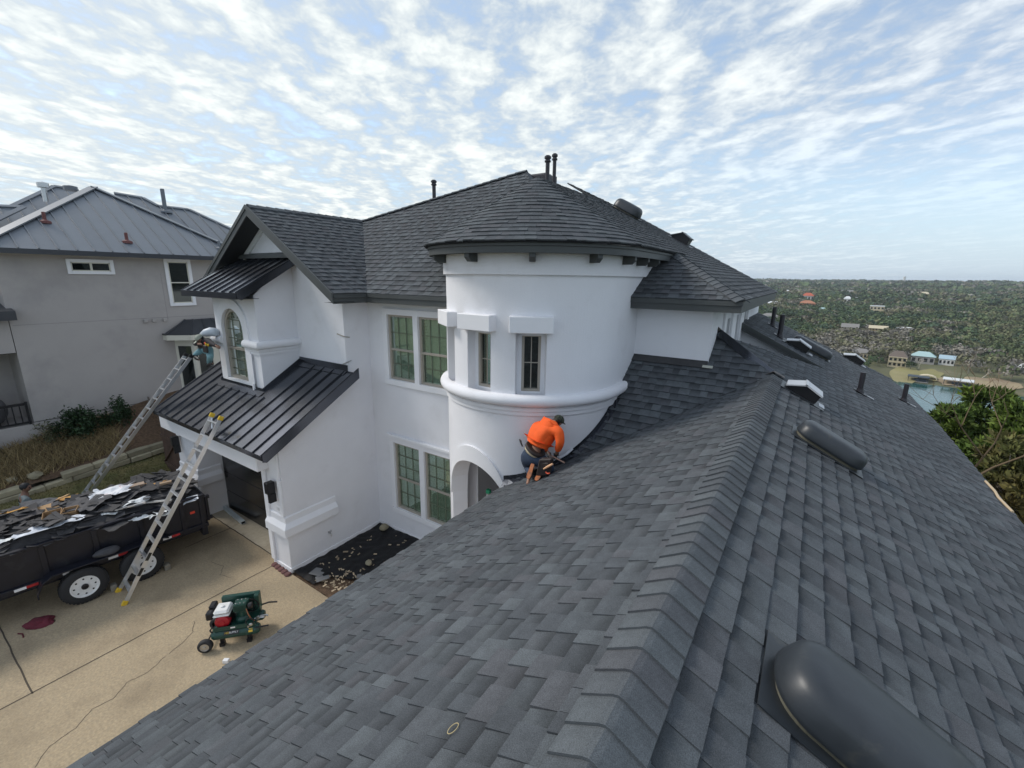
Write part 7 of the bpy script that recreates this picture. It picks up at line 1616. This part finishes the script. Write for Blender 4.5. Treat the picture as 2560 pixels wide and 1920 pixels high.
patch(1986, 806, 17, 26, SAND, 'bare_earth', 1); patch(2012, 806, 16, 14, SAND, 'bare_earth', 2); patch(2083, 828, 18, 8, SAND, 'dirt_road', 3); patch(2140, 792, 16, 6, SAND, 'dirt_road', 4); patch(2080, 838, 14, 10, mat('red_earth', (.30, .2, .11), .95, var=.2, vscale=.08), 'bare_earth', 8)
patch(2262, 938, 42, 19, FLAWN, 'lawn', 5); patch(2325, 938, 34, 14, FLAWN, 'lawn', 6); patch(2480, 960, 80, 12, SHORE, 'lake_shore', 7); patch(2380, 955, 40, 9, SHORE, 'lake_shore', 9)
# forest: leaf tufts on crowns, many trees joined
rng = np.random.default_rng(5)
def forest(name, pts, hgt, cols, per, size, mat_, shell=.75):
    """pts (n,3), heights (n), colours (n,3): each tree becomes `per` small leaf tufts"""
    n = len(pts)
    if n == 0: return
    d = rng.normal(size=(n, per, 3)); d /= np.linalg.norm(d, axis=2, keepdims=True); d[:, :, 2] = np.abs(d[:, :, 2])*1.0-.25
    r = rng.uniform(shell, 1.0, (n, per, 1)); lob = 1+.25*np.sin(d[:, :, :1]*5+rng.uniform(0, 6, (n, 1, 1)))*np.cos(d[:, :, 1:2]*4)
    wid = hgt[:, None, None]*rng.uniform(.46, .72, (n, 1, 1)); c = pts[:, None, :]+np.concatenate([d[:, :, :2]*r*lob*wid, (.52+.44*d[:, :, 2:3]*r*lob)*hgt[:, None, None]], axis=2)
    sz = size*hgt[:, None, None]*rng.uniform(.6, 1.3, (n, per, 1))
    nn = d+rng.normal(size=d.shape)*.45; nn /= np.linalg.norm(nn, axis=2, keepdims=True)
    a = np.cross(nn, rng.normal(size=nn.shape)); a /= np.linalg.norm(a, axis=2, keepdims=True); b = np.cross(nn, a)
    v = np.stack([c-a*sz, c-b*sz*.8, c+a*sz, c+b*sz*.8], axis=2).reshape(-1, 3); nf = n*per
    me = bpy.data.meshes.new(name); me.vertices.add(len(v)); me.vertices.foreach_set('co', v.astype(np.float32).ravel()); me.loops.add(nf*4); me.loops.foreach_set('vertex_index', np.arange(nf*4, dtype=np.int32)); me.polygons.add(nf); me.polygons.foreach_set('loop_start', np.arange(0, nf*4, 4, dtype=np.int32))
    at = me.attributes.new('tint', 'FLOAT_COLOR', 'POINT'); cc = cols[:, None, :]*rng.uniform(.62, 1.4, (n, per, 1)); cc = np.repeat(cc.reshape(-1, 3), 4, axis=0); at.data.foreach_set('color', np.concatenate([cc, np.ones((len(cc), 1))], axis=1).astype(np.float32).ravel())
    me.update(calc_edges=True); me.materials.append(mat_); o = bpy.data.objects.new(name, me); COL.objects.link(o); o['kind'] = 'stuff'; return o
FOR = mat('forest_leaf', (.05, .07, .03), .9, attr='tint', spec=.15)
PAL = np.array([[.070, .105, .050], [.085, .120, .052], [.105, .130, .060], [.125, .132, .070], [.155, .148, .095], [.20, .185, .155], [.24, .222, .195], [.060, .092, .058]])
def scatter(q0, q1, n, hmin, hmax, wts):
    q = np.sqrt(rng.uniform(q0**2, q1**2, n*2)); az = np.radians(rng.uniform(-14, 23, n*2)); x, y = q*np.sin(az), q*np.cos(az)
    qq = x*QX+y*QY; ok = qq > 343
    cl = np.array([NZ.noise(Vector((float(a)*.009, float(b)*.009, 2.))) for a, b in zip(x, y)]); ok &= rng.uniform(size=len(x)) < np.clip(.95+cl*1.1, .25, 1)
    for sx_, sy_, sr_ in SPOTS: ok &= (x-sx_)**2+(y-sy_)**2 > sr_**2
    x, y, cl = x[ok][:n], y[ok][:n], cl[ok][:n]; z = np.array([terrain(float(a), float(b)) for a, b in zip(x, y)])
    kind = rng.choice(len(PAL), len(x), p=np.array(wts)/sum(wts)); near = np.hypot(x, y) < 430
    cn = np.array([NZ.noise(Vector((float(a)*.013, float(b)*.013, 8.))) for a, b in zip(x, y)]); dkm = cn > .10; kind[dkm] = rng.choice([0, 1, 7], dkm.sum()); ltm = cn < -.22; kind[ltm] = rng.choice([3, 4, 5], ltm.sum())
    bare = near & (rng.uniform(size=len(x)) < .5); kind[bare] = rng.choice([5, 6, 4], bare.sum())
    ol = (np.degrees(np.arctan2(x, y)) > 12) & (np.hypot(x, y) < 900) & ~bare & (rng.uniform(size=len(x)) < .7); kind[ol] = rng.choice([2, 3], ol.sum())
    return np.stack([x, y, z-.4], 1), rng.uniform(hmin, hmax, len(x)), PAL[kind]*rng.uniform(.8, 1.2, (len(x), 1))
W8 = [3, 3, 2.2, 1.5, 1.2, .8, .5, 3]
forest('forest', *scatter(345, 520, 1700, 5.5, 11.5, W8), 110, .085, FOR); forest('forest', *scatter(520, 900, 3800, 6, 13, W8), 44, .12, FOR); forest('forest', *scatter(900, 1700, 7500, 7, 15, W8), 14, .22, FOR); forest('forest', *scatter(1700, 3700, 9000, 10, 22, W8), 6, .42, FOR)
# single trees one can tell apart
BARK = mat('pale_bark', (.42, .38, .31), .9, var=.2, vscale=3); GBARK = mat('grey_bark', (.20, .175, .15), .9); JUN = mat('juniper_leaf', (.105, .145, .022), .75, island=.55, hue=(.060, .105, .024), vscale=.9, spec=.25); JUNB = mat('juniper_leaf_tan', (.15, .12, .035), .8, island=.5, hue=(.09, .11, .03), vscale=.8)
def bare_tree(name, label, base, h, m_, seed, spread=.55, r0=None, dep=5, lean=(0, 0), par=None, group=None):
    rnd = random.Random(seed); t = thing(name, label, 'tree', base, group); mb = MB(); tw = MB(); B = Vector(base); r0 = r0 or h*.022
    def grow(p, d, ln, r, k):
        q = p+d*ln*.5+Vector((rnd.gauss(0, .05), rnd.gauss(0, .05), .02))*ln; e = q+(d+Vector((rnd.gauss(0, .12), rnd.gauss(0, .12), .05))).normalized()*ln*.5
        (mb if k > dep-2 else tw).tube([p, q, e], [r, r*.82, r*.62], 5 if k > 2 else 3, caps=False)
        if k == 0: return
        for i in range(rnd.choice((2, 2, 3)) if k > 1 else 3):
            dd = (d+Vector((rnd.gauss(0, spread), rnd.gauss(0, spread), rnd.uniform(-.1, .4)))).normalized(); grow(e, dd, ln*rnd.uniform(.62, .86), r*.6, k-1)
    grow(B-Z*.3, Vector((lean[0], lean[1], 1)).normalized(), h*.30, r0, dep); mb.build('trunk', m_, t, nofix=True); tw.build('crown', m_, t, nofix=True); return t
def far_tree(px, py, hpx, m_, seed, label, **k):
    p = hit(px, py); D = math.hypot(p.x, p.y); return bare_tree('bare_tree', label, tuple(p), hpx*project(p)[2]/CF*1.1, m_, seed, **k)
far_tree(2385, 868, 30, BARK, 1, 'pale white-limbed bare tree standing out above the grey thicket', r0=.42)
far_tree(2455, 945, 24, BARK, 2, 'leaning white-barked bare tree on the right shore', lean=(.6, 0), r0=.35)
far_tree(2297, 922, 26, BARK, 3, 'thin pale bare tree in front of the teal-roofed house', r0=.22)
far_tree(2420, 935, 44, GBARK, 4, 'broad grey bare tree left of the leaning white one'); far_tree(2490, 930, 46, GBARK, 5, 'tall grey bare tree right of the leaning white one'); far_tree(2440, 905, 40, GBARK, 6, 'grey bare tree behind the leaning white one'); far_tree(2180, 905, 34, GBARK, 7, 'grey bare tree between the grey-roofed and brown-roofed lakeside houses'); far_tree(2530, 945, 46, GBARK, 8, 'bare grey tree beside the dark cabin at the right edge')
def round_tree(label, px, py, hpx, col, seed):
    p = hit(px, py); D = math.hypot(p.x, p.y); h = hpx*project(p)[2]/CF*1.05; t = thing('evergreen_tree', label, 'tree', tuple(p)); o = forest('crown', np.array([[p.x, p.y, p.z-.3]]), np.array([h]), np.array([col]), 340, .055, FOR, .35); del o['kind']; o.data.transform(Matrix.Translation(-p)); o.parent = t
    m = MB(); m.tube([p-Z*.5, p+Z*h*.5], [h*.03, h*.015], 6); m.build('trunk', GBARK, t)
round_tree('dark round evergreen between the veranda house and the teal roof', 2275, 925, 26, (.040, .062, .030), 1)
round_tree('bright green tree below the white-roofed pavilion', 2305, 868, 26, (.055, .095, .026), 2); round_tree('dark evergreen behind the light blue roof', 2385, 890, 22, (.034, .06, .03), 3)
# junipers just beyond the right-hand eave
def juniper(label, base, h, w, n, seed, m_=JUN):
    rnd = random.Random(seed); t = thing('juniper_tree', label, 'tree', base, 'junipers below the right-hand eave'); B = Vector(base); mb = MB(); st = MB(); st.tube([B-Z*.5, B+Z*h*.55, B+Z*h*.9], [h*.03, h*.02, .01], 8)
    cl = []
    for i in range(110):
        k = rnd.random()**.8; a = rnd.uniform(0, 2*PI); rr = w*(1-.72*k)*rnd.uniform(.35, 1.); c = Vector((math.cos(a)*rr, math.sin(a)*rr, h*(.02+.96*k))); cl.append((c, rnd.uniform(.28, .55)*(1-.35*k)*w/2.2)); st.tube([B+Z*c.z*.75, B+c*.6+Z*c.z*.1, B+c], [.035, .02, .006], 4, caps=False)
    for _ in range(n):
        c, r = rnd.choice(cl); d = Vector((rnd.gauss(0, 1), rnd.gauss(0, 1), rnd.gauss(0, .8))).normalized(); p = B+c+Vector((d.x, d.y, d.z*.75))*r*rnd.uniform(.35, 1.05)
        ax = (d+Vector((0, 0, .55))+Vector((rnd.gauss(0, .35), rnd.gauss(0, .35), rnd.gauss(0, .35)))).normalized(); b = ax.orthogonal().normalized(); b.rotate(Matrix.Rotation(rnd.uniform(0, PI), 3, ax)); s = rnd.uniform(.11, .24); wd = s*.34
        mb.add([p-ax*s*.5, p+b*wd, p+ax*s, p-b*wd], [(0, 1, 2, 3)])
    mb.build('crown', m_, t, nofix=True); st.build('trunk', GBARK, t, nofix=True)
def jt(px, py, D, h, w, n, seed, label, m_=JUN):
    d = ray(px, py); d = d/math.hypot(d[0], d[1]); p = Vector((d[0]*D, d[1]*D, CH+d[2]*D-h)); juniper(label, (p.x, p.y, p.z), h, w, n, seed, m_)
jt(2490, 972, 31, 7.6, 3.3, 15000, 1, 'tallest yellow-green juniper beyond the right-hand eave'); jt(2395, 1015, 29, 6.2, 2.3, 9000, 2, 'dark green juniper left of the tallest one, nearest the roof edge'); jt(2600, 1005, 27, 6.5, 2.6, 9000, 3, 'juniper cut by the right frame edge beside the tallest one'); jt(2330, 1075, 32, 4.6, 1.9, 6000, 4, 'small low juniper where the eave meets the lake'); jt(2560, 1100, 24, 4.8, 2.3, 9000, 5, 'browned juniper low at the right frame edge', JUNB); jt(2470, 1110, 25, 4.4, 2.0, 8000, 6, 'yellow-green juniper low in front of the tallest one')
d = ray(2660, 1000); d = d/math.hypot(d[0], d[1]); bare_tree('bare_tree', 'bare brown tree reaching thin twigs in from the right frame edge', (d[0]*24, d[1]*24, -5.5), 12.5, mat('brown_twig', (.16, .115, .07), .9), 21, spread=.62, r0=.13, dep=6, lean=(-.12, 0))
# near bank fence below the right-hand eave
FN2 = thing('board_fence', 'brown board fence on the slope below the right-hand eave', 'fence', (7.3, 22, -3)); PN = mat('brown_fence_wood', (.26, .165, .10), .9, island=.2, var=.2)
a, b = onpl(2505, 1243, (0, 0, 1), -.7), onpl(2640, 1420, (0, 0, 1), -.7); d = (b-a).normalized(); n_ = int((b-a).length/.16)
for i in range(min(n_, 60)):
    p = a+d*.16*i; m = MB(); m.obox(p-Z*1.0, d*.072, Vector((-d.y, d.x, 0))*.012, Z*1.0); m.build('board', PN, FN2)
p = onpl(2530, 1270, (SR, 0, 1), ZRG+SR*XRG+.01)
m = MB(); q = [Vector((3.10, 11.2, zRr(3.10)+.03)), Vector((3.12, 10.75, zRr(3.12)+.035)), Vector((3.08, 10.4, zRr(3.08)+.03)), Vector((3.13, 9.9, zRr(3.13)+.03))]; m.tube(q, .02, 6); tag(recenter(m.build('wood_lath', CHIP)), 'pale splintered lath lying on the right-hand eave', 'lath')
# ================================================================== air between here and the far hills
m = MB(); m.box(-7200, 7200, -7200, 7200, -64, 60); hz = m.build('haze', [], kind='stuff')
hm = bpy.data.materials.new('haze_air'); hm.use_nodes = True; t = hm.node_tree; t.nodes.clear(); o = N(t, 'ShaderNodeOutputMaterial'); v = N(t, 'ShaderNodeVolumePrincipled'); v.inputs['Color'].default_value = (.80, .87, .95, 1); v.inputs['Density'].default_value = .00012; v.inputs['Anisotropy'].default_value = .1; L(t, v.outputs[0], o.inputs['Volume']); hz.data.materials.append(hm)
